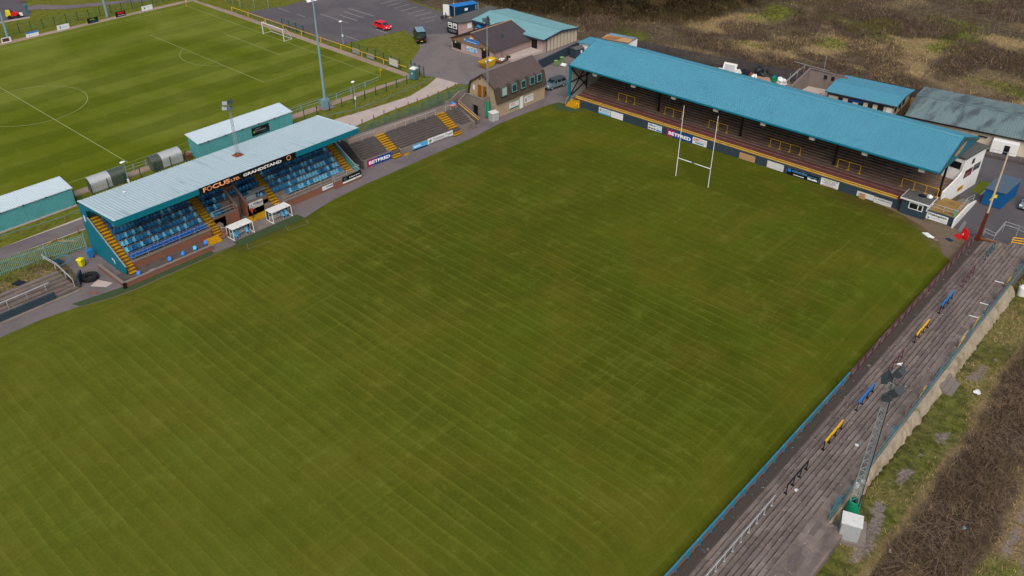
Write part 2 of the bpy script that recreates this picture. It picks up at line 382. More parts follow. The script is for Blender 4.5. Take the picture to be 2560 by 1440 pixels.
# ------------------------------------------------------------------ mown grass
def grass_mat(name, kind):
    t = NT(name); X, Y, Z = t.sep()
    big = t.noise(.045, 4, .6, dist=.6); mid = t.noise(.32, 4, .65); fine = t.noise(5, 3, .7); blade = t.noise(3.2, 4, .75)
    if kind == 'rugby':
        base, lite, dark = sr(73, 81, 12), sr(101, 108, 38), sr(55, 64, 5)
        # mower passes run across the pitch and swing round at both edges
        ex = t.math('MAXIMUM', t.math('SUBTRACT', t.math('ABSOLUTE', t.math('SUBTRACT', X, .5)), 28.6), 0)
        bend = t.math('MULTIPLY', t.math('MULTIPLY', ex, ex), .07)
        yy = t.math('ADD', t.math('ADD', Y, bend), t.math('MULTIPLY', t.noise(.06, 2), .8))
        yy = t.math('ADD', yy, t.math('MULTIPLY', X, .02))
        def streak(cu, cv, sc, det=3):
            k = t.n('ShaderNodeCombineXYZ'); t.l(t.math('MULTIPLY', cu, .035), k.inputs[0]); t.l(cv, k.inputs[1]); q = t.n('ShaderNodeTexNoise'); q.inputs['Scale'].default_value = sc; q.inputs['Detail'].default_value = det; q.inputs['Roughness'].default_value = .6; t.l(k.outputs[0], q.inputs['Vector']); return q.outputs['Fac']
        sx1, sx2 = streak(X, yy, .55, 4), streak(X, yy, 1.9, 2)
        xx = t.math('ADD', X, t.math('MULTIPLY', t.noise(.1, 2), 1.0)); sy1, sy2 = streak(Y, xx, .5, 3), streak(Y, xx, 1.7, 2)
        fr = t.math('FRACT', t.math('MULTIPLY', yy, 1 / 1.38)); l1 = t.math('POWER', fr, 5.0); d1 = t.math('POWER', t.math('SUBTRACT', 1.0, fr), 2.2)
        fx = t.math('FRACT', t.math('MULTIPLY', xx, 1 / 2.1)); lx = t.math('POWER', fx, 4.0)
        m1 = t.math('MULTIPLY', t.smoothstep(t.noise(.07, 3), .34, .58, .55, 1), t.smoothstep(t.noise(.45, 3, .6, stretch=(.12, 1, 1)), .30, .60, .50, 1)); m3 = t.smoothstep(t.noise(.06, 2), .42, .60, .1, 1)
        near = t.smoothstep(Y, 4, -50, .40, 1.0)
        head = t.smoothstep(ex, 3.4, 4.2)
        c = t.mix(t.smoothstep(big, .34, .68), t.mix(.45, dark, base), base)
        c = t.mix(t.smoothstep(t.noise(.11, 4, .6), .46, .66, 0, .52), c, sr(88, 84, 22)); c = t.mix(t.smoothstep(t.noise(.09, 4, .6, stretch=(1, 1, 3)), .50, .66, 0, .40), c, sr(70, 88, 14))
        c = t.mix(t.smoothstep(Y, -30, -95, 0, .32), c, lite)
        nh = t.math('MULTIPLY', near, t.smoothstep(ex, 3.8, 1.2))
        c = t.mix(t.math('MULTIPLY', t.math('MULTIPLY', l1, m1), t.math('MULTIPLY', nh, .46)), c, lite)
        c = t.mix(t.math('MULTIPLY', t.math('MULTIPLY', d1, m1), t.math('MULTIPLY', nh, .15)), c, dark)
        c = t.mix(t.math('MULTIPLY', head, t.math('MULTIPLY', lx, .28)), c, lite)
        c = t.mix(t.math('MULTIPLY', t.smoothstep(sx1, .50, .75), t.math('MULTIPLY', near, .10)), c, lite)
        c = t.mix(t.math('MULTIPLY', t.smoothstep(sx1, .50, .27), t.math('MULTIPLY', near, .12)), c, dark)
        c = t.mix(t.math('MULTIPLY', t.smoothstep(sx2, .52, .74), t.math('MULTIPLY', near, .16)), c, lite)
        c = t.mix(t.math('MULTIPLY', t.smoothstep(sx2, .48, .28), t.math('MULTIPLY', near, .18)), c, dark)
        c = t.mix(t.math('MULTIPLY', t.math('MULTIPLY', t.smoothstep(sy1, .52, .74), m3), .20), c, lite)
        c = t.mix(t.math('MULTIPLY', t.math('MULTIPLY', t.smoothstep(sy1, .48, .28), m3), .22), c, dark)
        c = t.mix(t.math('MULTIPLY', t.math('MULTIPLY', t.smoothstep(sy2, .52, .72), m3), .20), c, lite)
        cdg = t.math('ADD', t.math('ADD', t.math('MULTIPLY', X, .6), t.math('MULTIPLY', Y, .8)), t.math('ADD', t.math('MULTIPLY', mid, 2.4), t.math('MULTIPLY', fine, 1.2)))
        c = t.mix(t.math('MULTIPLY', t.smoothstep(cdg, 25.4, 27.4), t.math('GREATER_THAN', X, 18)), c, sr(100, 86, 66))
        # worn goal-mouth end by the stand wall, and damp strip by the dugouts
        wy = t.smoothstep(t.math('ADD', Y, t.math('MULTIPLY', mid, 4)), 9.2, 13.5)
        wx = t.math('ADD', t.smoothstep(X, 10, 22), t.smoothstep(X, -8, -30, 0, .25))
        c = t.mix(t.math('MULTIPLY', t.math('MULTIPLY', wy, wx), .75), c, sr(66, 54, 24))
        wl = t.math('MULTIPLY', t.smoothstep(t.math('ADD', X, t.math('MULTIPLY', mid, 3)), -28.5, -33), t.smoothstep(t.math('ABSOLUTE', t.math('ADD', Y, 50)), 9, 4))
        c = t.mix(t.math('MULTIPLY', wl, .75), c, sr(62, 62, 34))
    else:
        base, lite, dark = sr(84, 95, 12), sr(102, 111, 38), sr(68, 80, 4)
        xx = t.math('ADD', X, t.math('MULTIPLY', t.noise(.25, 3), 1.6))
        b = t.smoothstep(t.math('PINGPONG', xx, 4.4), 1.7, 2.7)
        k = t.smoothstep(X, -135, -92, .35, 1.0)
        c = t.mix(t.smoothstep(big, .38, .64), lite, base)
        c = t.mix(t.math('MULTIPLY', b, t.math('MULTIPLY', k, .50)), c, dark)
        l = t.smoothstep(t.math('PINGPONG', xx, 1.1), .9, 1.1); c = t.mix(t.math('MULTIPLY', l, .14), c, lite)
    c = t.mix(t.smoothstep(mid, .52, .75, 0, .38), c, lite)
    c = t.mix(t.smoothstep(mid, .50, .25, 0, .30), c, dark)
    c = t.mix(t.smoothstep(t.noise(.9, 4, .7), .56, .74, 0, .30), c, sr(112, 106, 46))
    c = t.scale(c, t.math('MULTIPLY', t.math('MULTIPLY_ADD', fine, .34, .83), t.math('MULTIPLY_ADD', blade, .5, .75)))
    t.bump(blade, .5, .06)
    M[name] = t.out(c, .95, 0, .1)
grass_mat('grass_rugby', 'rugby'); grass_mat('grass_soccer', 'soccer')

# ------------------------------------------------------------------ terrain
def vnoise(x, y, sc, seed=0.0):
    out = np.zeros(x.shape); xf = x.ravel(); yf = y.ravel()
    def h(i, j):
        n = np.sin(i * 127.1 + j * 311.7 + seed * 74.7) * 43758.5453
        return n - np.floor(n)
    def one(x, y):
        i = np.floor(x); j = np.floor(y); u = x - i; v = y - j; u = u * u * (3 - 2 * u); v = v * v * (3 - 2 * v)
        return (h(i, j) * (1 - u) + h(i + 1, j) * u) * (1 - v) + (h(i, j + 1) * (1 - u) + h(i + 1, j + 1) * u) * v
    a = 0; amp = 1.0; tot = 0
    for o in range(4):
        a = a + amp * one(xf / sc * 2 ** o + o * 17.3, yf / sc * 2 ** o + o * 9.1); tot += amp; amp *= .55
    return (a / tot).reshape(x.shape)
def sstep(x, a, b):
    t = np.clip((x - a) / (b - a), 0, 1); return t * t * (3 - 2 * t)
TAN = [(-26, 58, 5, 3), (-22, 62, 6, 4), (-15, 70, 7, 6), (-8, 77, 7, 6), (-2, 76, 7, 6), (2, 83, 7, 6), (-11, 79, 6, 4), (2, 66, 3, 5), (6, 69, 3, 4), (-4, 64.5, 4, 1.6), (5, 60, 3, 1.5),
       (-36, 70, 6, 6), (-33, 78, 4, 3), (30, 66, 6, 3), (12, 100, 5, 5), (36, 82, 8, 5), (20, 112, 7, 5)]
GRN = [(-31, 85, 4, 6), (5, 97, 3.5, 8), (6.5, 87, 4, 4), (23, 72, 5, 3), (-24, 62, 3, 2), (-13, 74, 3, 3), (-7, 85, 3, 2.5), (-46, 50, 4, 3), (1, 104, 4, 3), (27, 78, 4, 3), (-20, 67, 3, 2)]
DRK = [(-31, 56, 6, 3.5), (-36, 60, 4, 3), (-22, 53.5, 8, 2.5), (-13, 57.5, 7, 3.5), (-3, 59.5, 6, 3), (7, 62.5, 6, 3.2), (4, 56.5, 9, 3), (12, 58, 4, 4), (-11, 98, 10, 5), (-14, 86, 4, 3), (-4, 92, 5, 4), (-22, 86, 5, 5), (16, 86, 7, 6), (25, 88, 8, 5), (12, 78, 3, 9), (-55, 52, 8, 5), (0, 70, 4, 2.5), (-12, 64, 6, 2)]
def ell(x, y, L, wob):
    v = np.zeros(x.shape)
    for cx, cy, a, b in L:
        d = np.sqrt(((x - cx) / a) ** 2 + ((y - cy) / b) ** 2); v = np.maximum(v, sstep(1.45 - d + wob, 0.0, .75))
    return v
def zones(x, y):
    w = (vnoise(x, y, 5, 1) - .5) * 1.6; w2 = (vnoise(x, y, 7, 5) - .5) * 1.6
    tan, grn, drk = ell(x, y, TAN, w), ell(x, y, GRN, w2), ell(x, y, DRK, -w * .7)
    heath = ((y > 44) & (x < 60)) | (y > 52)
    fr = sstep(vnoise(x, y, 14, 3), .52, .68) * .35 * heath; tan = np.maximum(tan, fr * (1 - drk))
    drk = np.maximum(drk, sstep(vnoise(x, y, 11, 8), .54, .66) * .8 * heath)
    grn = np.maximum(grn, sstep(vnoise(x, y, 9, 12), .62, .72) * .5 * heath)
    wood = sstep(y - (44 + np.clip((x + 85) * .38, -4, 26)) + w * 3, 0, 6) * sstep(-x, 38, 50)
    drk = np.maximum(drk, wood); tan = tan * (1 - wood)
    # bank beyond the terrace
    bank = (x > 43.8) & (y < 14)
    xe = 48.2 + w * .8 + (vnoise(x, y, 2.2, 51) - .5) * 1.8
    bg_ = bank * sstep(xe - x, -.2, .5); edge = bank * np.exp(-((x - xe - .2) / .7) ** 2); br = bank * sstep(x - xe, .2, 1.0) * sstep(54.2 + w * 2.2 - x, -.4, .8) * (1 - .6 * sstep(vnoise(x, y, 3.0, 61), .60, .68))
    tr = bank * sstep(x - 54 - w, 0, 1.0)
    tan = np.where(bank, np.clip(edge * .9 + sstep(x - xe, 0, .6) * sstep(54.5 - x, 0, 1) * sstep(vnoise(x, y, 3.0, 61), .60, .68) * .6 + tr * (.35 + .6 * vnoise(x, y, 3, 21)) + bg_ * sstep(vnoise(x, y, 3.5, 4), .5, .68) * .8, 0, 1), tan)
    drk = np.where(bank, np.clip(br, 0, 1), drk)
    grn = np.where(bank, np.clip(bg_ * (.55 + .8 * (vnoise(x, y, 4, 6) - .4)) + tr * sstep(vnoise(x, y, 4, 9), .5, .65) * .8, 0, 1), grn)
    lawn = ((x < -47.4) & (y < 6)) | ((x < -60) & (y < 26)) | ((x < -86) & (y < 36)) | (x < -112)
    lawn = lawn.astype(float) * (1 - wood)
    waste = ((x > -47.4) & (x < -36) & (y < -69)).astype(float)
    tan = np.maximum(tan, waste * sstep(vnoise(x, y, 2.5, 31), .42, .6)); grn = np.maximum(grn, waste * sstep(vnoise(x, y, 2, 33), .55, .7))
    return tan, grn, drk, lawn
def mudmask(x, y):
    tr_ = np.exp(-((x - 46.4 - .5 * np.sin(y * .35)) / .8) ** 2) * sstep(vnoise(x, y, 3.9, 71), .46, .60) * sstep(y, -60, -50) * sstep(8 - y, 0, 4)
    rut = (np.exp(-((x - 55.6) / .35) ** 2) + np.exp(-((x - 57.2) / .35) ** 2)) * sstep(vnoise(x, y, 5, 73), .3, .5)
    return np.clip(np.maximum(tr_ * (x > 44.6), rut), 0, 1) * (y < 12) * (x > 44)
def gheight(x, y):
    x = np.asarray(x, float); y = np.asarray(y, float)
    h = np.full(x.shape, -.06)
    hm = sstep(y, 46, 54) * sstep(x, -62, -48) + sstep(y, 40, 50) * sstep(-x, 48, 62) * sstep(y - (42 + np.clip((x + 85) * .38, -4, 26)), 0, 6)
    hm = np.clip(hm, 0, 1)
    h = h + hm * ((vnoise(x, y, 6, 2) - .45) * 2.2 + (vnoise(x, y, 22, 4) - .5) * 2.4)
    bk = sstep(x, 43.9, 44.5) * sstep(12 - y, -1, 3) * sstep(y + 130, 0, 40)
    h = h + bk * (.85 + (vnoise(x, y, 4, 7) - .5) * .5 + sstep(x, 48, 52) * .3)
    ws = (x > -47.2) * (x < -42.2) * (y < -72.6) * 1.0
    h = h + ws * (.75 + (vnoise(x, y, 2, 17) - .5) * .4)
    gt = sstep(x, -47.4, -46.2) * sstep(-x, 41.4, 42.6) * sstep(y, -30, -29) * sstep(-y, 4.5, 6)
    h = h + gt * (1.1 + (vnoise(x, y, 2, 15) - .5) * .3)
    return h
gx = np.concatenate([np.linspace(-900, -190, 12), np.arange(-186, -64, 3.0), np.arange(-62, 43.6, 1.3), np.arange(43.7, 62, .45), np.arange(63, 130, 3.0), np.linspace(134, 900, 12)])
gy = np.concatenate([np.linspace(-600, -112, 8), np.arange(-108, -62, 1.2), np.arange(-61, 42, 1.2), np.arange(43, 125, .9), np.arange(126, 240, 3.0), np.linspace(245, 1200, 12)])
GX, GY = np.meshgrid(gx, gy); GZ = gheight(GX, GY)
nx, ny = len(gx), len(gy)
V = np.stack([GX.ravel(), GY.ravel(), GZ.ravel()], 1)
I = (np.arange(ny - 1)[:, None] * nx + np.arange(nx - 1)[None]).ravel()
F4 = np.stack([I, I + 1, I + 1 + nx, I + nx], 1)
def np_mesh(name, V, F4, mats, mi=None):
    me = bpy.data.meshes.new(name); k = F4.shape[1]
    me.vertices.add(len(V)); me.vertices.foreach_set('co', V.astype(np.float32).ravel())
    me.loops.add(F4.size); me.loops.foreach_set('vertex_index', F4.astype(np.int32).ravel())
    me.polygons.add(len(F4)); me.polygons.foreach_set('loop_start', np.arange(0, F4.size, k, dtype=np.int32))
    for q in mats: me.materials.append(q)
    if mi is not None: me.polygons.foreach_set('material_index', mi.astype(np.int32))
    me.update(calc_edges=True)
    o = bpy.data.objects.new(name, me); COL.objects.link(o); return o
def set_zone(o, x, y):
    a, b, c, d = zones(x, y); col = np.stack([a, b, c, d], 1).astype(np.float32)
    at = o.data.color_attributes.new('zone', 'FLOAT_COLOR', 'POINT'); at.data.foreach_set('color', col.ravel())
    o.data.attributes.new('mud', 'FLOAT', 'POINT').data.foreach_set('value', mudmask(x, y).astype(np.float32))
t = NT('heath'); z = t.attr('zone'); sp = t.n('ShaderNodeSeparateColor'); t.l(z.outputs['Color'], sp.inputs[0])
zt, zg, zd, zl = sp.outputs[0], sp.outputs[1], sp.outputs[2], z.outputs['Alpha']
n1 = t.noise(1.1, 5, .7); n2 = t.noise(4.5, 4, .75); n3 = t.noise(2.2, 4, .7, stretch=(.5, 2.2, 1), dist=1.0)
c = t.mix(t.smoothstep(n1, .35, .68), sr(66, 57, 46), sr(100, 89, 72)); c = t.mix(t.smoothstep(n3, .54, .7, 0, .6), c, sr(98, 96, 62))
tc = t.mix(t.smoothstep(n3, .36, .66), sr(116, 98, 68), sr(164, 145, 108)); c = t.mix(t.math('MULTIPLY', zt, .85), c, tc)
gc = t.mix(t.smoothstep(n1, .36, .66), sr(66, 76, 22), sr(108, 116, 46)); c = t.mix(t.math('MULTIPLY', zg, .95), c, gc)
dc = t.mix(t.smoothstep(n2, .38, .68), sr(52, 43, 36), sr(90, 77, 65)); c = t.mix(t.math('MULTIPLY', zd, .95), c, dc)
lc = t.mix(t.smoothstep(n1, .35, .68), sr(84, 92, 20), sr(108, 112, 44)); lc = t.mix(t.smoothstep(t.noise(.2, 4), .52, .7, 0, .5), lc, sr(112, 106, 56)); c = t.mix(zl, c, lc)
md = t.smoothstep(t.math('ADD', t.attr('mud').outputs['Fac'], t.math('ADD', t.math('MULTIPLY', t.math('SUBTRACT', n1, .5), 1.7), t.math('MULTIPLY', t.math('SUBTRACT', n2, .5), .9))), .45, .85, 0, .85); c = t.mix(md, c, t.mix(t.smoothstep(n2, .4, .7), sr(112, 102, 100), sr(142, 132, 130)))
c = t.scale(c, t.math('MULTIPLY_ADD', n2, .7, .65)); t.bump(n2, .8, .15)
M['heath'] = t.out(c, .97, 0, .1)
ground = np_mesh('ground', V, F4, [M['heath']]); set_zone(ground, V[:, 0], V[:, 1]); smooth(ground, 80); tag(ground, kind='structure')

def flat(name, pts, z, mtl, kind='structure'):
    b = MB(); b.poly([(x, y, z) for x, y in pts]); return struct(name, b, M[mtl])
# pitch outline follows the worn path edge on the west side
edge = [(-35.6, -130), (-35.6, -86), (-35.7, -82), (-35.75, -79.2), (-35.1, -75), (-34.35, -72), (-34.2, -69), (-34.2, -64), (-34.1, -59.6), (-33.9, -56.5), (-33.4, -52), (-33.0, -48), (-32.9, -44.8), (-33.7, -41.5),
        (-34.2, -39), (-34.5, -34), (-34.55, -29), (-34.6, -20), (-34.45, -10.6), (-35.0, -5), (-35.1, -3.2), (-34.8, 3), (-34.4, 8.4), (-33.8, 10.6), (-31.5, 11.3)]
pitch_pts = edge + [(-29, 11.46), (-20, 11.62), (0, 11.88), (22, 12.1), (24, 11.6), (27, 10.9), (30, 9.6), (32.3, 7.9), (33.8, 6.2), (34.6, 4.2), (36.2, 3.0), (36.25, -130)]
flat('rugby_pitch', pitch_pts, 0.0, 'grass_rugby')
flat('tarmac_path', [(-40.4, -130), (-38.4, -82), (-38.4, -73), (-41.5, -72.2), (-47, -71.5), (-47.2, -68.5), (-46, -66), (-46, -33), (-42, -30), (-38.5, -29.6), (-37.0, -10), (-36.8, -7), (-46, -7), (-47, 4), (-44, 12), (-36, 14), (-31, 14), (-31.4, 11.0), (-29, 11.4), (-20, 10), (-20, -130)], -.012, 'path_grey')
flat('apron', [(-20, 9.0), (-20, 11.55), (0, 11.85), (33.3, 12.25), (37.4, 11), (36.6, 2), (36.2, -10), (30, -4), (10, 6)], -.008, 'soil')
flat('soccer_pitch', [(-136.2, -140), (-136.2, .9), (-62.6, 1.0), (-63.6, -16), (-63.5, -60), (-63.4, -140)], -.004, 'grass_soccer')
flat('soccer_path', [(-138.2, -140), (-138.0, 0), (-136.6, 1.8), (-122, 2.5), (-64, 2.6), (-61.7, 1.5), (-61.8, -24), (-61.6, -140), (-63.4, -140), (-63.6, -24), (-64, -10), (-63.8, 1.0), (-136.2, .9), (-136.2, -140)], -.016, 'path_pink')
flat('car_park', [(-120, 3.8), (-117.4, 13), (-117.6, 20), (-119, 36), (-106, 37), (-99, 35), (-86, 34.6), (-80, 45), (-72, 46), (-67, 40), (-66, 18), (-70.5, 12.2), (-74.5, 16.0), (-80.4, 18.5), (-83.8, 19.9), (-85.7, 9.1), (-85.8, 4.7), (-90, 3.9)], -.02, 'asphalt')
flat('yard', [(-80.4, 18.5), (-77, 17.4), (-72.9, 14.2), (-69.8, 9.6), (-66.6, 5.0), (-63, 4.6), (-60.6, 3.4), (-59.0, 4.4), (-57.6, 4.0), (-55, 4.5), (-53.3, 4.9), (-49, 7.0), (-47.6, 9), (-44, 12), (-36, 14), (-32, 13), (-32, 26), (-46.5, 40), (-53, 40), (-55, 26), (-66, 20), (-74, 26)], -.014, 'yard')
flat('road', [(-56.6, -19.6), (-55.8, -13.8), (-55.1, -5.1), (-56.6, .6), (-58.3, 4.6), (-53.2, 5.2), (-52.5, -2.6), (-52.5, -12), (-51.9, -20), (-51.6, -30), (-51.6, -62), (-52.2, -77), (-53, -110), (-57, -110), (-55.1, -76), (-55.4, -60), (-56.6, -30)], -.006, 'concrete_pale')
flat('lane', [(-57, -112), (-55.1, -76), (-54.6, -58), (-51.9, -58), (-52.2, -77), (-53, -112)], -.002, 'path_grey')
flat('stand_yard', [(33.2, 12.4), (36.2, 11.5), (39, 12.2), (62, 12.2), (62, 60), (33.5, 43), (30.5, 40.4), (14, 38.2), (-30, 36), (-30, 26), (30, 26), (31, 20)], -.010, 'asphalt_dark')
flat('kerb_verge', [(31.4, 24.6), (31.3, 29.2), (32.6, 29.4), (33.3, 26.2), (32.8, 24.6)], -.004, 'grass_soccer')
b = MB(); b.box(32.75, 24.4, -.05, 32.95, 26.2, .1); struct('kerb', b, M['concrete_pale'])
flat('rear_yard', [(-46, 27.5), (-46, 39), (-6, 47), (-6, 40), (14, 44), (16, 39), (-30, 26.5)], -.022, 'gravel')
# artificial turf strips and worn margins round the dugouts
flat('turf_strip', [(-36.2, -75.4), (-34.9, -74.9), (-34.05, -71.6), (-33.7, -69), (-33.7, -58), (-35.2, -58), (-35.2, -69.4), (-35.6, -72)], .004, 'astroturf')
b = MB()
for p_, q_ in zip([(-35.0, -75.2), (-33.95, -71.6), (-33.6, -69), (-33.6, -58.2)], [(-33.95, -71.6), (-33.6, -69), (-33.6, -58.2), (-33.75, -55)]): b.poly([(p_[0] - .09, p_[1], .008), (p_[0] + .09, p_[1], .008), (q_[0] + .09, q_[1], .008), (q_[0] - .09, q_[1], .008)])
struct('verge', b, M['soil'])
flat('turf_mat', [(-34.5, -54.9), (-34.5, -44.9), (-32.9, -44.7), (-32.9, -55.0)], .006, 'astroturf')
flat('turf_corner', [(-33.8, 10.4), (-30.2, 10.9), (-28.6, 11.3), (-29, 9.2), (-31.5, 7.7), (-33.6, 8.6)], .004, 'astroturf')
flat('concrete_pad', [(-37.0, -46.8), (-37.0, -53.2), (-34.8, -53.2), (-34.8, -46.8)], .002, 'concrete')
# line markings on the soccer pitch
def strip(b, p, q, w, z):
    p, q = Vector((*p, z)), Vector((*q, z)); n = Vector((-(q - p).y, (q - p).x, 0)).normalized() * w / 2
    b.poly([p - n, q - n, q + n, p + n])
OX, OY, HW, LL = -100.08, -2.09, 33.6, 50.17
b = MB(); lw = .13; zz = 0.0
def SL(x0, y0, x1, y1, w=lw): strip(b, (OX + x0, OY + y0), (OX + x1, OY + y1), w, zz)
SL(-HW, 0, HW, 0, .14); SL(-HW, 0, -HW, -2 * LL - 20); SL(HW, 0, HW, -2 * LL - 20, .10); SL(-HW, -LL, HW, -LL, .16)
for q, dd in ((20.16, 16.5), (10.0, 5.5)):
    SL(-q, 0, -q, -dd, .09); SL(q, 0, q, -dd, .09); SL(-q, -dd, q, -dd, .15)
def arc(cx, cy, r, a0, a1, n):
    for i in range(n):
        A, B = a0 + (a1 - a0) * i / n, a0 + (a1 - a0) * (i + 1) / n
        SL(cx + r * math.cos(A), cy + r * math.sin(A), cx + r * math.cos(B), cy + r * math.sin(B))
arc(0, -LL, 9.15, 0, 2 * PI, 64); aa = math.acos(5.5 / 9.15); arc(0, -11, 9.15, -PI / 2 - aa, -PI / 2 + aa, 24)
struct('soccer_markings', b, M['line_white'])
b = MB()
for x0, y0, x1, y1 in [(-106.3, 14.9, -96.4, 14.8), (-102.5, 17.3, -96.5, 17.3), (-105.4, 22, -96.3, 22), (-104, 19.6, -97, 19.6), (-90.3, 8.8, -85.6, 8.7), (-88.9, 16.1, -84.9, 15.9), (-117.1, 11.2, -112.5, 11.1), (-110, 11.2, -107, 11.2),
                       (-100, 29, -100, 33.7), (-97.5, 29.1, -97.5, 33.7), (-94.8, 28.8, -94.6, 33.4), (-92.1, 28.5, -91.5, 33.1), (-89.7, 28.1, -89, 32.5), (-87.2, 27.4, -86.1, 31.6), (-84.7, 26.6, -84.2, 28.8), (-102.5, 29.2, -102.5, 33.8)]:
    strip(b, (x0, y0), (x1, y1), .13, -.012)
struct('parking_markings', b, M['paint_white'])
b = MB()
for p in ([(-32.9, -53.9), (-31.6, -54.6), (-31.2, -51.4)], [(-33.0, -47.9), (-31.7, -48.3), (-31.3, -45.2), (-32.4, -45.0)]):
    for q, w in zip(p, p[1:]): strip(b, q, w, .06, .012)
struct('technical_area_markings', b, M['line_faint'])
# ------------------------------------------------------------------ lettering and sign boards
_txt = {}
def text_geo(body, bold=0.0, spacing=1.0, shear=0.0):
    k = (body, bold, spacing, shear)
    if k in _txt: return _txt[k]
    cu = bpy.data.curves.new('lettering_curve', 'FONT'); cu.body = body; cu.size = 1; cu.offset = bold; cu.space_character = spacing; cu.shear = shear
    cu.resolution_u = 3; cu.extrude = .02
    ob = bpy.data.objects.new('lettering_tmp', cu); COL.objects.link(ob)
    me = bpy.data.meshes.new_from_object(ob.evaluated_get(bpy.context.evaluated_depsgraph_get()))
    vs = [tuple(v.co) for v in me.vertices]; fs = [tuple(p.vertices) for p in me.polygons]
    bpy.data.objects.remove(ob); bpy.data.curves.remove(cu); bpy.data.meshes.remove(me)
    xs = [v[0] for v in vs]; ys = [v[1] for v in vs]
    _txt[k] = (vs, fs, min(xs), max(xs), min(ys), max(ys)); return _txt[k]

def place_items(mb, O, U, Vv, N, w, h, items):
    """O bottom-left corner, U/Vv/N unit vectors, items in 0..1 of the board"""
    for it in items:
        k = it[0]
        if k == 'text':
            _, body, u0, u1, v0, v1, mt = it[:7]; bold = it[7] if len(it) > 7 else .012; sh = it[8] if len(it) > 8 else 0
            vs, fs, x0, x1, y0, y1 = text_geo(body, bold, 1.0, sh); mb.use(M[mt])
            q = [O + U * (w * (u0 + (u1 - u0) * (x - x0) / (x1 - x0))) + Vv * (h * (v0 + (v1 - v0) * (y - y0) / (y1 - y0))) + N * (.012 + .15 * z) for x, y, z in vs]
            mb.add(q, fs)
        elif k == 'rect':
            _, u0, u1, v0, v1, mt = it; mb.use(M[mt])
            a = [O + U * (w * u) + Vv * (h * v) + N * .004 for u, v in ((u0, v0), (u1, v0), (u1, v1), (u0, v1))]; mb.prism([p for p in a], N * .004)
        elif k == 'disc':
            _, u, v, r, mt = it[:5]; ri = it[5] if len(it) > 5 else 0; mb.use(M[mt]); n = 14; c = O + U * (w * u) + Vv * (h * v) + N * .010
            P = [[c + (U * math.cos(2 * PI * i / n) + Vv * math.sin(2 * PI * i / n)) * rr for i in range(n + 1)] for rr in (ri if ri else .001, r)]; mb.grid(P)
        elif k == 'poly':
            _, pts, mt = it; mb.use(M[mt]); mb.prism([O + U * (w * u) + Vv * (h * v) + N * .006 for u, v in pts], N * .004)

def board(name, label, p0, p1, z0, z1, bm, items=(), off=.03, cat='advertising board', group=None, thick=.03, parent=None, tilt=0.0):
    """upright flat board seen from its front: p0 -> p1 is left to right as read"""
    a, b = Vector((*p0, z0)), Vector((*p1, z0)); U = (b - a); w = U.length; U.normalize(); Vv = Vector((0, 0, 1)); N = U.cross(Vv); h = z1 - z0
    if tilt: Vv = (Vv * math.cos(tilt) - N * math.sin(tilt)).normalized(); N = U.cross(Vv)
    mb = MB(); O = a + N * off
    mb.prism([O, O + U * w, O + U * w + Vv * h, O + Vv * h], -N * thick)
    if parent is None:
        c = (a + b) / 2; root = thing(name, label, cat, (c.x, c.y, z0), 0, group); part('panel', mb, M[bm], root, world=True)
    else:
        root = parent; pr = part(name, mb, M[bm], root, world=True)
        if items:
            g = MB(); place_items(g, O, U, Vv, N, w, h, items); part('lettering', g, None, pr, world=True)
        return pr
    if items:
        g = MB(); place_items(g, O, U, Vv, N, w, h, items); part('lettering', g, None, root, world=True)
    return root
def lines(u0, u1, vs, mt, h=.05): return [('rect', u0, u1 - random.random() * .12, v, v + h, mt) for v in vs]
BETFRED = [('rect', 0, .06, 0, 1, 'purple'), ('poly', [(.06, 0), (.22, 0), (.36, 1), (.06, 1)], 'purple'), ('text', 'BETFRED', .07, .94, .27, .74, 'lamp_white', .035)]

# ------------------------------------------------------------------ main stand
MS = (-32.2, 11.0); MA = .0134
def ms(x, y, z=0): return (MS[0] + x * math.cos(MA) - y * math.sin(MA), MS[1] + x * math.sin(MA) + y * math.cos(MA), z)
L = 61.8; RY, RZ, BY, BZ, EZ = 7.6, 9.55, 16.4, 6.65, 7.0
ST = thing('main_stand', 'long open-fronted standing stand under a bright blue ribbed pitched roof', 'stand', (MS[0], MS[1], 0), MA)
b = MB(); b.corr((0, 0, EZ), (L, 0, EZ), (L, RY, RZ), (0, RY, RZ), .36, .085); b.corr((0, RY, RZ), (L, RY, RZ), (L, BY, BZ), (0, BY, BZ), .36, .05)
b.corr((0, BY, BZ - .04), (L, BY, BZ - .04), (L, RY, RZ - .04), (0, RY, RZ - .04), 2, .01); b.corr((0, RY, RZ - .04), (L, RY, RZ - .04), (L, 0, EZ - .04), (0, 0, EZ - .04), 2, .01)
rf = part('roof', b, M['roof_blue'], ST)
b = MB()
for s, w in ((-1, .42), (1, .42)):
    k = .336; b.prism([(0, RY, RZ + .10), (0, RY + s * w, RZ + .09 - w * k), (0, RY + s * w, RZ + .04 - w * k), (0, RY, RZ + .05)], (L, 0, 0))
part('ridge_cap', b, M['roof_blue'], rf)
b = MB(); b.box(-.06, -.10, EZ - .22, L + .06, -.02, EZ + .05); b.box(-.06, -.22, EZ - .10, L + .06, -.101, EZ - .02)
b.box(-.06, BY + .02, BZ - .25, L + .06, BY + .1, BZ + .03); part('fascia', b, M['teal'], ST)
b = MB(); b.prism([(-.05, -.02, EZ - .22), (-.05, BY, BZ - .25), (-.05, BY, BZ + .02), (-.05, RY, RZ + .05), (-.05, 0, EZ + .02)], (.045, 0, 0)); part('gable_panel', b, M['teal'], ST)
b = MB(); b.prism([(L, -.02, EZ - .22), (L, BY, BZ - .25), (L, BY, BZ + .02), (L, RY, RZ + .05), (L, 0, EZ + .02)], (.06, 0, 0)); gp_ = part('gable_panel', b, M['teal'], ST)
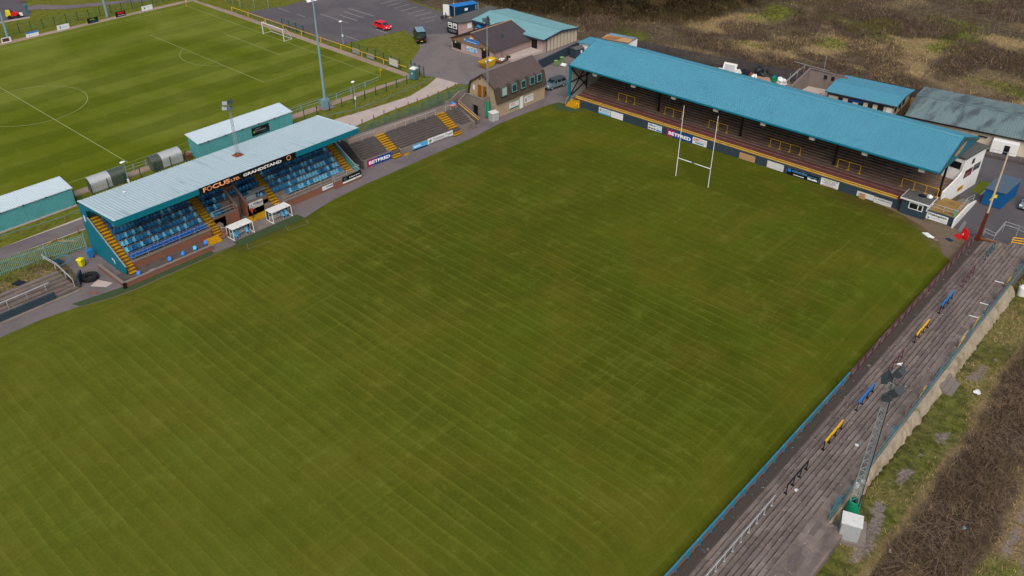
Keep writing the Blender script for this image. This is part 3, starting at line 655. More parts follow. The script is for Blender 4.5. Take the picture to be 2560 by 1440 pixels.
b = MB(); b.prism([(L + .07, y, z) for y, z in [(5.6, 7.25), (7.2, 7.3), (8.6, 7.7), (9.6, 8.1), (9.9, 8.35), (9.0, 8.3), (7.6, 8.2), (6.3, 7.9), (5.4, 7.6)]], (.03, 0, 0)); part('emblem', b, M['plywood'], gp_)
def tz(y): return .93 + .22 * max(0, y - 2.9)
b = MB(); prof = [(.5, 0), (.5, .93)]; y = 3.35; z = .93
while y < 16.0:
    prof += [(y, z)]; z += .145; prof += [(y, z)]; y += .66
prof += [(16.2, z), (16.2, 0)]
b.prism([(.2, p, q) for p, q in prof], (L - .1, 0, 0)); part('terrace', b, M['stand_deck'], ST)
b = MB(); b.box(.4, .75, .934, 61.5, 3.3, .938); b.box(.4, 3.37, 1.079, 61.5, 3.98, 1.083); part('walkway', b, M['red_walk'], ST)
b = MB(); b.box(2.6, .25, 0, 65.3, .45, 1.22); b.box(2.6, .22, 1.221, 65.3, .48, 1.28); fw = part('front_wall', b, M['slate_wall'], ST)
b = MB()
for i in range(13):
    x = 3 + i * 4.6; b.box(x, .2, 0, x + .35, .25, 1.2)
part('pier', b, M['slate_wall'], fw)
b = MB(); b.box(1.3, .62, 1.60, 57.4, .80, 1.66); b.box(1.3, .56, 1.30, 57.4, .60, 1.50); part('handrail', b, M['yellow_rail'], ST)
for i in range(24): b = MB(); x = 1.6 + i * 2.42; b.box(x, .605, .93, x + .09, .70, 1.599); part('post', b, M['maroon'], ST)
b = MB()
for i in range(5): b.box(.3, -.9 + i * .3, 0, 2.5, -.6 + i * .3 + (.5 if i == 4 else 0), .18 * (i + 1))
sp_ = part('steps', b, M['step_yellow'], ST)
b = MB()
for x in (.25, 2.5):
    b.path([(x, -.8, 0), (x, -.8, 1.0), (x, .5, 1.85), (x, .5, .9)], .035)
part('handrail', b, M['yellow'], sp_)
for x in (15.3, 30.65, 46.15, 61.4):
    b = MB(); z0 = tz(5.0) - .05; b.box(x - .13, 4.9, z0, x + .13, 5.2, RZ - (RY - 5.0) * .336 - .1); b.box(x - .22, 4.8, z0, x + .22, 5.3, z0 + .12); part('column', b, M['black'], ST)
b = MB(); b.box(.05, -.05, 0, .4, .35, EZ - .2); part('corner_post', b, M['teal'], ST)
b = MB(); wl = [(0.06, .2, 0), (.06, 16.2, 0), (.06, 16.2, BZ - .26), (.06, RY, RZ - .2), (.06, .2, EZ - .23)]; b.prism(wl, (.08, 0, 0)); sw = part('end_wall', b, M['cladding'], ST)
b = MB()
for p, q in [((.3, .3, 6.4), (.3, 5, 2.0)), ((.3, .3, 1.6), (.3, 5, 6.2)), ((.3, .3, 4), (.3, 15, 4.4)), ((.3, 5, 1.4), (.3, 5, 8.4)), ((.3, 10, 2.4), (.3, 10, 8.4)), ((.3, .3, 6.3), (.3, 15, 6.3)), ((.3, .3, 1.5), (.3, 5, 3.1)), ((.3, 5, 6.2), (.3, 10, 3))]: b.beam(p, q, .12, .16)
part('bracing', b, M['black'], sw)
b = MB(); b.box(.15, 16.2, 0, L, 16.3, BZ - .3); part('rear_wall', b, M['cladding'], ST)
b = MB()
for i in range(9): x = .6 + i * 7.67; b.beam((x, .1, EZ - .25), (x, RY, RZ - .25), .14, .22); b.beam((x, RY, RZ - .25), (x, BY - .1, BZ - .25), .14, .22)
part('rafters', b, M['steel_dark'], ST)
# white end wall and press room on the right
EW = [(29.75, 16.6), (31.05, 27.4)]
b = MB(); d0, d1 = Vector((*EW[0], 0)), Vector((*EW[1], 0)); D = (d1 - d0).normalized(); N_ = Vector((D.y, -D.x, 0))
pr = [(0, 0), (10.85, 0), (10.85, 5.5), (4.7, 5.85), (4.55, 3.9), (3.8, 3.35), (1.6, 2.75), (.35, 2.45), (0, 2.3)]
b.prism([d0 + D * s + Vector((0, 0, z)) for s, z in pr], -N_ * .22); ew = part('end_wall', b, M['white_wall'], ST, world=True)
b = MB(); o = d0 + D * 4.75
b.prism([o - N_ * .23, d0 + D * 10.8 - N_ * .23, d0 + D * 10.8 - N_ * 2.9, o - N_ * 2.9], (0, 0, 5.6)); pb = part('press_room', b, M['white_wall'], ST, world=True)
b = MB(); q = [o + N_ * .12 - D * .25, d0 + D * 11.05 + N_ * .12, d0 + D * 11.05 - N_ * 3.1, o - N_ * 3.1 - D * .25]; b.prism([p + Vector((0, 0, 5.87)) for p in q], (0, 0, .2)); part('roof_slab', b, M['felt_grey'], pb, world=True)
b = MB(); q0 = o - D * .02; b.prism([q0 - N_ * .5 + Vector((0, 0, 4.1)), q0 - N_ * 2.3 + Vector((0, 0, 4.1)), q0 - N_ * 2.3 + Vector((0, 0, 5.1)), q0 - N_ * .5 + Vector((0, 0, 5.1))], -D * .04); part('window', b, M['glass_dark'], pb, world=True)
b = MB(); b.prism([d0 + D * s + N_ * .01 + Vector((0, 0, z)) for s, z in [(6.9, 4.4), (7.7, 4.4), (7.7, 5.2), (6.9, 5.2)]], N_ * .02); part('window', b, M['glass_dark'], pb, world=True)
def on_wall(s): p = d0 + D * s; return (p.x, p.y)
board('notice_board', 'dark maroon notice board fixed high on the white end wall of the stand', on_wall(5.5), on_wall(7.8), 2.6, 3.8, 'maroon', [('rect', .1, .9, .7, .8, 'black'), ('rect', .15, .7, .4, .48, 'steel'), ('rect', .15, .6, .2, .27, 'steel')], off=.04)
board('notice_board', 'slate grey notice board beside the maroon one on the white end wall', on_wall(8.1), on_wall(10.2), 2.9, 3.9, 'steel_dark', [('rect', .1, .9, .6, .7, 'steel')], off=.04)
board('wall_sign', 'small yellow and brown sign low on the white end wall of the stand', on_wall(4.6), on_wall(6.4), .75, 1.45, 'yellow', [('rect', .1, .9, .55, .8, 'rust'), ('rect', .15, .8, .2, .4, 'rust')], off=.04, cat='sign')
# boards along the front wall
def mw_(x): y = 11.0 + .25 + .0134 * (x + 32.2); return (x, y)
def mboard(name, label, x0, x1, z0, z1, bm, items=()): return board(name, label, mw_(x0), mw_(x1), z0, z1, bm, items, off=.08)
mboard('advertising_board', 'pale blue and white board, first from the yellow steps on the stand wall', -25.6, -23.15, .1, 1.2, 'off_white', [('rect', 0, 1, 0, .22, 'light_blue'), ('text', 'B', .1, .24, .45, .85, 'blue_paint', .02)] + lines(.32, .95, (.72, .58, .45), 'light_blue', .06))
mboard('advertising_board', 'blank white board next to the pale blue lettered board on the stand wall', -23.05, -20.6, .1, 1.2, 'white')
mboard('advertising_board', 'white board with blue bars and black pictures left of the purple board', -15.6, -12.95, .12, 1.2, 'white', [('rect', .05, .55, .62, .76, 'blue_paint'), ('rect', .08, .3, .83, .93, 'blue_paint'), ('rect', .6, .95, .8, .86, 'blue_paint'), ('rect', .05, .2, .16, .36, 'black'), ('rect', .24, .38, .16, .36, 'black'), ('rect', .42, .56, .16, .36, 'black'), ('rect', .62, .97, .06, .3, 'blue_paint'), ('rect', .6, .95, .5, .55, 'light_blue')])
mboard('advertising_board', 'purple to blue board with bold white capitals on the stand front wall', -11.95, -7.2, -.0, 1.17, 'navy', BETFRED)
mboard('advertising_board', 'white board with red capitals beside the purple board on the stand wall', -7.15, -4.6, .1, 1.18, 'white', [('text', 'ABC', .06, .52, .58, .9, 'red', .03), ('rect', .56, .96, .7, .74, 'red'), ('rect', .06, .95, .44, .48, 'maroon'), ('rect', .2, .8, .16, .32, 'blue_paint')])
mboard('advertising_board', 'bare plywood panel fixed over the dark stand wall', 1.15, 3.8, .08, 1.12, 'plywood')
mboard('advertising_board', 'blank white board with a stained foot, left of the black board on the stand wall', 5.8, 8.5, .1, 1.2, 'off_white')
mboard('advertising_board', 'black board with pale blue lines and white lettering, on the stand wall', 9.0, 14.1, -.02, 1.14, 'sign_black', [('poly', [(.04, .45), (.12, .45), (.14, .7), (.11, .92), (.05, .9), (.03, .7)], 'blue_bright'), ('text', 'Bluefin', .66, .95, .2, .5, 'lamp_white', .04), ('rect', .16, .62, .74, .80, 'light_blue'), ('rect', .16, .6, .6, .65, 'light_blue'), ('rect', .5, .93, .62, .67, 'light_blue'), ('rect', .22, .55, .2, .28, 'lamp_white'), ('rect', .0, 1, .0, .02, 'steel'), ('rect', .0, 1, .98, 1, 'steel'), ('rect', .51, .515, .05, .95, 'steel'), ('rect', 0, .006, 0, 1, 'steel'), ('rect', .994, 1, 0, 1, 'steel')])
mboard('advertising_board', 'white board of dark text lines with a red last line on the stand wall', 14.35, 17.05, .1, 1.2, 'white', [('text', 'CAR SERVICING', .08, .92, .8, .92, 'steel_dark', .02), ('text', 'TEL 01946', .18, .82, .58, .72, 'steel_dark', .02), ('rect', .1, .88, .42, .48, 'steel_dark'), ('text', 'Bodywork', .25, .72, .2, .34, 'steel_dark', .02), ('rect', .1, .9, .06, .12, 'red')])
mboard('advertising_board', 'long stained white panel with a torn left end on the stand wall', 19.8, 22.25, .12, .92, 'off_white')
mboard('advertising_board', 'white board with blue capitals and a tiny logo, joined to the torn white panel', 22.3, 24.8, -.02, .84, 'off_white', [('text', 'STORMGUARD', .22, .95, .62, .84, 'navy', .03), ('disc', .12, .75, .12, 'bin_green', .06), ('rect', .1, .9, .3, .34, 'steel')])
mboard('advertising_board', 'white board with heavy black lettering and blue disc at the right end of the wall', 29.55, 32.35, .1, 1.15, 'white', [('text', 'Walkingshaw', .04, .95, .56, .9, 'black', .03), ('disc', .11, .25, .13, 'blue_paint', .06), ('disc', .11, .25, .05, 'blue_paint'), ('rect', .25, .95, .32, .36, 'steel'), ('rect', .7, .95, .14, .19, 'steel')])
b = MB(); p = mw_(20.7); b.box(-.42, -.03, 0, .42, .03, .82); single('plywood_sheet', b, M['plywood'], 'small brown plywood sheet leaning on the torn white panel', 'board', (p[0], p[1] - .28, 0), -.1)
# corrugated floodlight boxes under the eave
for i, x in enumerate((-27.25, -19.5, -11.8, -4.2, 3.8, 11.55, 19.35, 27.2)):
    b = MB(); b.prism([(-.42, -.22, 0), (.42, -.22, 0), (.36, .22, .1), (-.36, .22, .1)], (0, 0, .42)); b.box(-.05, -.05, .42, .05, .05, .62)
    if i == 0:
        fl = thing('eave_floodlight', 'white box floodlight under the eave beside the left end wall', 'floodlight', (x, 12.0, 6.05), MA, 'white box floodlights under the stand eave')
        part('housing', b, M['off_white'], fl); g = MB(); g.prism([(-.36, -.232, .06), (.36, -.232, .06), (.36, -.232, .36), (-.36, -.232, .36)], (0, .008, 0)); part('lens', g, M['lamp_white'], fl)
        fl.location = (*ms(x + 32.2, .95)[:2], 6.0)
    else:
        o_ = ['second', 'third', 'fourth', 'fifth', 'sixth', 'seventh', 'last'][i - 1]
        dup(fl, (*ms(x + 32.2, .95)[:2], 6.0), MA, '%s white box floodlight under the eave counting from the parked silver-grey car' % o_)
# crush barriers in the stand
def barrier(xs, y, z, h, mt, label, group, foot=.42, r=.05, tz_=None):
    c = (xs[0] + xs[-1]) / 2; t_ = thing('crush_barrier', label, 'crush barrier', (*ms(c, y)[:2], z), MA, group)
    b = MB(); b.tube((xs[0] - c, 0, h), (xs[-1] - c, 0, h), r, 8); part('top_rail', b, M[mt], t_)
    for x in xs:
        b = MB(); b.beam((x - c, 0, 0), (x - c, 0, h), .09, .09); b.box(x - c - foot / 2, -.14, -.02, x - c + foot / 2, .14, .10); part('post', b, M[mt], t_)
    return t_
YG = 'yellow crush barriers on the stand terrace'
lab = ['yellow three-post barrier nearest the left end wall of the stand', 'yellow three-post barrier seen left of the tall rugby post', 'yellow three-post barrier seen behind the right-hand rugby post', 'yellow four-post barrier above the plywood panel', 'yellow three-post barrier above the lettered white board', 'yellow four-post barrier beside the last black column']
for k, xs in enumerate([(-24.95, -23.3, -21.65), (-15.55, -13.9, -12.25), (-7.2, -5.5, -3.9), (3.62, 5.25, 6.9, 8.55), (14.5, 16.2, 17.9), (24.0, 25.7, 27.4, 29.0)]):
    barrier([x + 32.35 for x in xs], 4.75, tz(4.75), 1.25, 'yellow', lab[k], YG)
TG = 'dark teal crush barriers at the back of the stand'
for k, xs in enumerate([(-27.3, -25.8, -24.25), (-21.1, -19.5), (-16.4, -14.8), (-12.25, -10.75, -9.2, -7.65), (-.6, .95, 2.5), (3.4, 5.0), (9.5, 11.05, 12.65, 14.4), (18.7, 20.3, 22.0, 23.65)]):
    barrier([x + 32.3 for x in xs], 8.1, tz(8.1), 1.25, 'teal_dark', 'dark teal %d-post barrier on the upper steps in shade, %s' % (len(xs), ['left end', 'above the first yellow barrier', 'right of the first black column', 'behind the rugby posts', 'by the stair opening', 'right of the stair opening', 'by the third black column', 'nearest the press room'][k]), TG)
# commentary hut in the front wall, and the raised platform
HT = thing('dugout_hut', 'dark slate hut with white window and flat roof set into the stand wall', 'hut', (27.9, 11.5, 0), MA)
b = MB(); b.box(-1.75, -.1, 0, 1.6, 2.6, 2.25); wh = part('wall', b, M['slate_wall'], HT)
b = MB(); b.box(1.601, -.1, 1.3, 1.66, 2.6, 2.25); part('side_panel', b, M['white'], wh)
b = MB(); b.box(-1.95, -.3, 2.251, 1.85, 2.8, 2.36); rfh = part('roof', b, M['felt_grey'], HT)
b = MB(); b.box(-2.0, -.36, 2.2, 1.9, -.301, 2.40); b.box(1.851, -.3, 2.2, 1.9, 2.85, 2.40); b.box(-2.0, -.3, 2.2, -1.951, 2.85, 2.40); part('fascia', b, M['white'], rfh)
b = MB(); b.box(-.75, -.16, 1.05, 1.15, -.101, 2.05); wn = part('window', b, M['white'], HT)
for x0, x1 in ((-.63, .42), (.56, 1.03)):
    b = MB(); b.box(x0, -.175, 1.17, x1, -.161, 1.93); part('pane', b, M['glass_dark'], wn)
b = MB(); b.blob((0, 0, .25), (.38, .3, .3), 8, 5, .3, 3); single('carrier_bag', b, M['white'], 'crumpled white bag behind the flat roof of the slate hut', 'bag', (29.0, 13.35, 2.36), sm=60)
b = MB(); b.blob((0, 0, .18), (.5, .28, .22), 8, 5, .3, 4); single('folded_cloth', b, M['cloth_navy'], 'navy cloth bundle lying beside the white bag on the hut roof', 'cloth', (28.0, 13.2, 2.36), sm=60)
PL = thing('raised_platform', 'raised brown-planked platform with grey rails at the right end of the stand', 'platform', (31.3, 12.1, 0), MA)
b = MB(); b.box(-1.78, .45, 0, 1.7, 5.4, 1.2); part('deck', b, M['deck_stained'], PL)
b = MB(); b.prism([(1.75, -.35, 0), (1.75, -.35, 1.28), (1.75, 5.3, 1.28), (1.75, 9.4, .3), (1.75, 9.4, 0)], (.2, 0, 0)); part('ramp_wall', b, M['white_wall'], PL)
b = MB(); b.prism([(.2, 5.41, 1.19), (1.74, 5.41, 1.19), (1.74, 9.4, .05), (.2, 9.4, .05)], (0, 0, -.15)); part('ramp', b, M['concrete'], PL)
b = MB()
for z in (1.65, 2.1): b.path([(-1.7, .75, z), (1.5, .75, z), (1.5, 5.4, z), (1.5, 9.4, z - 1.0)], .03)
for x, y, z in ((-1.7, .75, 1.2), (0, .75, 1.2), (1.5, .75, 1.2), (1.5, 3, 1.2), (1.5, 5.4, 1.2), (1.5, 9.4, .1)): b.tube((x, y, z), (x, y, z + .9), .03, 6)
part('railing', b, M['galv'], PL)
b = MB(); b.box(1.38, .60, 1.2, 1.6, .84, 2.12); part('corner_post', b, M['frame_green'], PL)
# ------------------------------------------------------------------ grandstand
GS = thing('grandstand', 'teal seated grandstand with pale sloping roof and black lettered fascia', 'grandstand', (-40, -50, 0))
GY0, GY1 = -68.1, -31.9; XB, ZB, XF, ZF = -45.6, 7.18, -36.1, 7.98
def P(name, b, mt, par=GS, **k): return part(name, b, M[mt] if mt else None, par, world=True, **k)
b = MB(); b.corr((XF, GY0, ZF), (XF, GY1, ZF), (XB, GY1, ZB), (XB, GY0, ZB), .42, .04); b.corr((XF, GY1, ZF - .05), (XF, GY0, ZF - .05), (XB, GY0, ZB - .05), (XB, GY1, ZB - .05), 2, .01); rf = P('roof', b, 'roof_streak')
b = MB(); b.beam((XF, GY0 + .02, ZF + .045), (XB, GY0 + .02, ZB + .045), .32, .06); b.beam((XF, GY1 - .02, ZF + .045), (XB, GY1 - .02, ZB + .045), .32, .06); P('verge_trim', b, 'roof_shed', rf)
b = MB(); b.box(XF + .01, GY0, ZF - .72, XF + .09, GY1, ZF + .03); P('fascia', b, 'teal')
# deck: steep seating steps
STEP, RISE, X0D, Z0D = .8, .55, -37.8, 1.05
def row_x(i): return X0D - STEP * (i + .5)
def row_z(i): return Z0D + RISE * i
def deck(y0, y1, i0, name='deck'):
    b = MB(); pf = []
    x = X0D - STEP * i0
    for i in range(i0, 8): pf += [(x, row_z(i)), (x - STEP, row_z(i))]; x -= STEP
    pf += [(XB + .3, row_z(7)), (XB + .3, .0), (X0D - STEP * i0, 0)]
    b.prism([(p, y0, q) for p, q in pf], (0, y1 - y0, 0)); return P(name, b, 'concrete')
deck(-67.9, -54.0, 0); deck(-54.0, -47.2, 3); deck(-53.99, -53.1, 1); deck(-49.7, -47.21, 1); deck(-47.2, -32.2, 0)
# left end wall, right end wall
for y0, y1 in ((GY0 - .06, GY0 + .06), (GY1 - .06, GY1 + .06)):
    b = MB(); b.prism([(x, y0, z) for x, z in [(XB, 0), (-38.2, 0), (-37.0, .25), (-36.75, 1.35), (-44.3, 5.3), (-44.1, 6.3), (-42.8, 6.9), (-40.4, 7.25), (XF, ZF - .72), (XF, ZF - .02), (XB, ZB - .02)]], (0, y1 - y0, 0)); sw = P('side_wall', b, 'teal' if y0 < -50 else 'teal_wall')
    b = MB(); b.beam((-36.72, (y0 + y1) / 2, 1.40), (-44.3, (y0 + y1) / 2, 5.36), .16, .08); P('capping', b, 'steel', sw)
b = MB()
for x, z, w, h in ((-40.1, 1.1, .35, .25), (-39.6, .75, .2, .55)): b.box(x, GY0 - .075, z, x + w, GY0 - .061, z + h)
P('meter_box', b, 'white', sw if False else GS)
b = MB(); b.box(-45.2, GY0 - .09, 4.6, -44.85, GY0 - .061, 5.4); P('notice', b, 'white')
b = MB(); b.box(XB, GY0 + .07, 0, XB + .1, GY1 - .07, ZB - .06); P('rear_wall', b, 'teal_wall')
for ya_ in (GY0 - .07, GY1 - .3): b = MB(); b.box(XB - .13, ya_, 0, XB + .25, ya_ + .37, ZB - .06); P('corner_post', b, 'teal')
b = MB()
for y in np.linspace(GY0 + 5.2, GY1 - 5.2, 6): b.prism([(XB + .3, y - .1, 5.5), (XB + .3, y - .1, ZB - .1), (XF, y - .1, ZF - .1), (XF, y - .1, ZF - .4), (-43.5, y - .1, 6.6)], (0, .2, 0))
P('cantilever_beam', b, 'teal_dark')
# aisles of yellow steps
def aisle(y0, y1, x0=-36.7, z0=.45, top=8):
    b = MB(); pf = []; nd = 3; xs_ = X0D + .04
    for i in range(nd): xa, xb = x0 + (xs_ - x0) * i / nd, x0 + (xs_ - x0) * (i + 1) / nd; z = row_z(0) * (i + 1) / (nd + .6); pf += [(xa, z), (xb, z)]
    for i in range(top): xa = X0D - STEP * i + .04; pf += [(xa, row_z(i) + .012), (xa - .4, row_z(i) + .012), (xa - .4, row_z(i) + .285), (xa - .8, row_z(i) + .285)]
    x1 = X0D - STEP * top; pf += [(x1, 0), (x0, 0)]
    b.prism([(p, y0, q) for p, q in pf], (0, y1 - y0, 0)); r_ = P('aisle_steps', b, 'step_yellow_shaded'); b = MB(); lst = [p for p in pf if p[1] > 0]
    for (xa, za), (xb, zb) in zip(lst, lst[1:]):
        if abs(za - zb) < 1e-6 and xa > xb: b.box(xb + .0, y0 + .01, za + .002, xa + .03, y1 - .01, za + .03)
    P('tread', b, 'step_yellow', r_)
aisle(-67.85, -66.85); aisle(-33.25, -32.2, -37.2)
aisle(-55.9, -54.85, -37.0); aisle(-46.35, -45.25, -37.0)
# left block: lower retaining wall, walkway, seating wall
b = MB(); b.box(-35.0, -69.6, 0, -34.72, -57.7, .62); b.box(-41.2, -69.6, 0, -35.001, -69.35, .5); lw_ = P('retaining_wall', b, 'brick')
b = MB(); b.box(-35.05, -69.65, .621, -34.68, -57.65, .70); b.box(-41.2, -69.65, .501, -35.051, -69.3, .58); P('coping', b, 'brick_top', lw_)
b = MB(); b.box(-38.0, -69.3, 0, -35.01, -57.7, .12); P('lower_walkway', b, 'concrete_dark')
b = MB(); b.box(-37.79, -66.8, 0, -37.55, -56.0, 1.1); bw = P('block_wall', b, 'brick')
b = MB(); b.box(-37.84, -66.8, 1.101, -37.5, -56.0, 1.2); P('coping', b, 'concrete', bw)
b = MB(); b.box(-37.2, -45.2, 0, -36.9, -32.0, 1.05); b.box(-36.9, -36.7, 0, -36.45, -31.75, 1.0); b.box(-37.8, -45.2, 0, -37.5, -32.3, 1.0); bw = P('block_wall', b, 'brick')
b = MB(); b.box(-37.5, -45.2, 1.051, -36.85, -36.71, 1.13); b.box(-37.5, -36.7, 1.051, -36.4, -31.7, 1.13); P('coping', b, 'concrete', bw)
def rail(pts, zb, h, two=True, mt='galv', par=GS, step=1.9, name='railing', r=.028):
    b = MB()
    for k in ((1.0, .5) if two else (1.0,)): b.path([(x, y, zb + h * k) for x, y in pts], r)
    for (xa, ya), (xb, yb) in zip(pts, pts[1:]):
        n = max(1, int(math.hypot(xb - xa, yb - ya) / step))
        for i in range(n + 1): b.tube((xa + (xb - xa) * i / n, ya + (yb - ya) * i / n, zb), (xa + (xb - xa) * i / n, ya + (yb - ya) * i / n, zb + h), r, 6)
    return P(name, b, mt, par)
rail([(-37.66, -66.8), (-37.66, -56.0)], 1.2, .95, mt='steel'); rail([(-37.1, -45.0), (-37.1, -34.4)], 1.13, .85, mt='steel'); rail([(-36.6, -36.6), (-36.6, -32.0), (-37.6, -32.0)], 1.13, .95)
rail([(-36.9, -54.9), (-36.3, -54.4), (-36.3, -52.9)], .3, .95); rail([(-36.9, -46.4), (-36.2, -46.0)], .3, 1.1)
# entrance tunnel in the middle block
b = MB(); b.box(-38.9, -54.8, 0, -38.6, -51.3, 1.75); b.box(-38.9, -49.6, 0, -38.6, -46.4, 2.05); tw = P('tunnel_front_wall', b, 'brick')
b = MB(); b.box(-38.95, -54.8, 1.751, -38.55, -51.3, 1.83); b.box(-38.95, -49.6, 2.051, -38.55, -46.4, 2.13); P('coping', b, 'concrete', tw)
for y in (-51.3, -49.85):
    b = MB(); b.prism([(x, y, z) for x, z in [(-38.6, 0), (-42.3, 0), (-42.3, 4.0), (-41.4, 4.0), (-38.6, 2.2)]], (0, .25, 0)); tw = P('tunnel_wall', b, 'brick')
    b = MB(); b.beam((-38.6, y + .12, 2.24), (-41.4, y + .12, 4.04), .34, .08); b.beam((-41.4, y + .12, 4.04), (-42.3, y + .12, 4.04), .34, .08); P('coping', b, 'concrete', tw)
b = MB(); b.box(-42.3, -51.05, 2.3, -41.3, -49.85, 3.9); b.box(-42.35, -51.05, 3.901, -41.2, -49.6, 4.0); P('lintel', b, 'brick')
b = MB(); b.box(-42.29, -51.04, 0, -42.2, -49.86, 2.29); P('doorway', b, 'black')
b = MB(); b.box(-41.29, -50.9, 2.35, -41.2, -50.3, 2.65); P('lamp', b, 'steel')
b = MB(); b.box(-39.6, -49.4, 2.1, -39.0, -47.9, 2.75); P('cabinet', b, 'steel')
b = MB(); b.box(-39.9, -48.7, 2.95, -38.9, -46.2, 3.02); b.tube((-39, -47.5, 2.1), (-39, -47.5, 2.95), .04); P('camera_shelf', b, 'steel')
rail([(-38.8, -54.7), (-38.8, -51.5)], 1.8, .9); rail([(-42.2, -51.3), (-42.2, -49.5)], 4.05, .9)
# yellow painted steps and ramps in front of the tunnel
b = MB(); b.box(-38.59, -52.4, 0, -37.0, -46.9, .05); P('painted_apron', b, 'step_yellow')
for xs0, ya_, yb_, hs_, ds_ in ((-36.9, -57.6, -55.6, .5, .12), (-36.7, -46.6, -45.3, .5, .12)):
    b = MB()
    for i in range(4): b.box(xs0 + i * .28, ya_, 0, xs0 + .28 + i * .28, yb_, hs_ - i * ds_)
    P('painted_steps', b, 'step_yellow')
b = MB(); b.box(-37.0, -55.0, .01, -36.4, -53.0, .9); b.prism([(-36.39, -55.6, 0), (-36.39, -53, 0), (-36.39, -53, .85), (-36.39, -55.6, .3)], (.25, 0, 0)); P('step_wall', b, 'brick')
# fascia sign
FX = XF + .10
sg = thing('fascia_sign', 'long black fascia sign with orange and white capitals along the grandstand roof edge', 'sign', (FX, -50, ZF - .75))
a_, b_ = Vector((FX, -57.25, ZF - .78)), Vector((FX, -42.75, ZF - .78)); U = (b_ - a_); w = U.length; U.normalize(); Vv = Vector((0, 0, 1)); N = U.cross(Vv); h = .9
g = MB(); g.prism([a_ + N * .06, b_ + N * .06, b_ + N * .06 + Vv * h, a_ + N * .06 + Vv * h], -N * .055); part('panel', g, M['sign_black'], sg, world=True)
g = MB(); O = a_ + N * .06
def ring(cu, cv, r):
    g.use(M['peach']); c = O + U * (w * cu) + Vv * (h * cv) + N * .012
    for i in range(9):
        A = 2 * PI * i / 9; p = c + (U * math.cos(A) + Vv * math.sin(A)) * r; A2 = 2 * PI * (i + 1.2) / 9; q_ = c + (U * math.cos(A2) + Vv * math.sin(A2)) * r
        d_ = (q_ - p).normalized(); n_ = N.cross(d_) * .045; g.prism([p - n_, q_ - n_, q_ + n_, p + n_], N * .012)
place_items(g, O, U, Vv, N, w, h, [('text', 'F', .035, .068, .17, .83, 'peach', .03), ('text', 'CUS', .125, .30, .17, .83, 'peach', .03), ('text', 'LTD.', .31, .40, .2, .62, 'peach', .028), ('text', 'GRANDSTAND', .435, .84, .24, .68, 'lamp_white', .03)])
ring(.096, .5, .30); ring(.92, .5, .33)
part('lettering', g, None, sg, world=True)
board('wall_sign', 'white sign with large dark lettering on the brick tunnel wall of the grandstand', (-38.58, -49.45), (-38.58, -47.3), 1.0, 1.95, 'white', [('text', 'S.R.', .04, .24, .5, .8, 'light_blue', .02), ('text', 'Wilson', .3, .96, .45, .88, 'sign_black', .03, .2)] + lines(.06, .98, (.32, .2, .08), 'steel_dark', .04), cat='sign', off=.03)
board('advertising_board', 'small black board with pale swirl and white foot strip on the grandstand end pier', (-36.44, -35.3), (-36.44, -31.85), .35, 1.35, 'sign_black', [('rect', 0, 1, 0, .26, 'white'), ('disc', .14, .62, .22, 'frame_green', .15), ('text', 'A Palmer & Son', .36, .92, .52, .7, 'lamp_white', .02), ('rect', .72, .78, .08, .18, 'red'), ('rect', .84, .9, .08, .18, 'black')], off=.04)
board('advertising_board', 'low white board with blue capitals beside the black swirl board on the brick wall', (-36.88, -38.6), (-36.88, -35.7), .35, .95, 'white', [('text', 'STORMGUARD', .24, .94, .35, .75, 'navy', .03), ('disc', .12, .55, .12, 'light_blue', .06)], off=.04)

# ------------------------------------------------------------------ seats
def seat_mesh(nm, mt, rd=False):
    b = MB(); w = .205
    b.prism([(x, -w, z) for x, z in [(-.18, .40), (.20, .43), (.24, .40), (.20, .38), (-.18, .35)]], (0, 2 * w, 0))
    rows = []
    for z, x, ww in ((.38, -.17, w), (.55, -.22, w), (.70, -.25, w * .96), (.80, -.27, w * .7)): rows.append([(x + .04, -ww, z), (x, -ww * .5, z), (x - .012, 0, z + (.02 if z > .75 else 0)), (x, ww * .5, z), (x + .04, ww, z)])
    b.grid(rows); b.grid([[(x - .03, y, z) for x, y, z in r] for r in reversed(rows)])
    b.grid([[rows[-1][i], (rows[-1][i][0] - .03, *rows[-1][i][1:])] for i in range(5)])
    b.box(-.12, -.05, 0, -.04, .05, .36)
    me = bpy.data.meshes.new(nm); me.from_pydata(b.v, [], b.f); me.materials.append(M[mt]); me.update(); return me
SM = {k: seat_mesh('seat', k) for k in ('seat_deep', 'seat_mid', 'seat_light', 'seat_bright')}
SG = 'blue plastic seats in the grandstand'
ordn = ['front', 'second', 'third', 'fourth', 'fifth', 'sixth', 'seventh', 'eighth']
rs = random.Random(5); stuffv = MB(); n_seat = 0
def seat(row, y, blk, mtk, single_):
    global n_seat
    x, z = row_x(row) - .05, row_z(row); y += rs.uniform(-.012, .012)
    if single_:
        o = bpy.data.objects.new('stadium_seat', SM[mtk]); COL.objects.link(o); o.location = (x, y, z); o.rotation_euler = (0, 0, rs.uniform(-.05, .05))
        col = {'seat_deep': 'deep blue', 'seat_mid': 'mid blue', 'seat_light': 'faded pale blue', 'seat_bright': 'bright royal blue'}[mtk]
        tag(o, '%s plastic seat in the %s row of the %s' % (col, ordn[row], blk), 'seat', SG); n_seat += 1
    else:
        me = SM[mtk]; stuffv.use(M[mtk]); stuffv.add([(v.co.x + x, v.co.y + y, v.co.z + z) for v in me.vertices], [tuple(p.vertices) for p in me.polygons])
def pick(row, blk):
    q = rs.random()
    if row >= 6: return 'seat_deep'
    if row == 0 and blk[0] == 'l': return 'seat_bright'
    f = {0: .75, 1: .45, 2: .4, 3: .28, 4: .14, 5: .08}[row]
    return 'seat_light' if q < f * (1.0 if blk[0] != 'b' else .5) else ('seat_mid' if q < f + .45 else 'seat_deep')
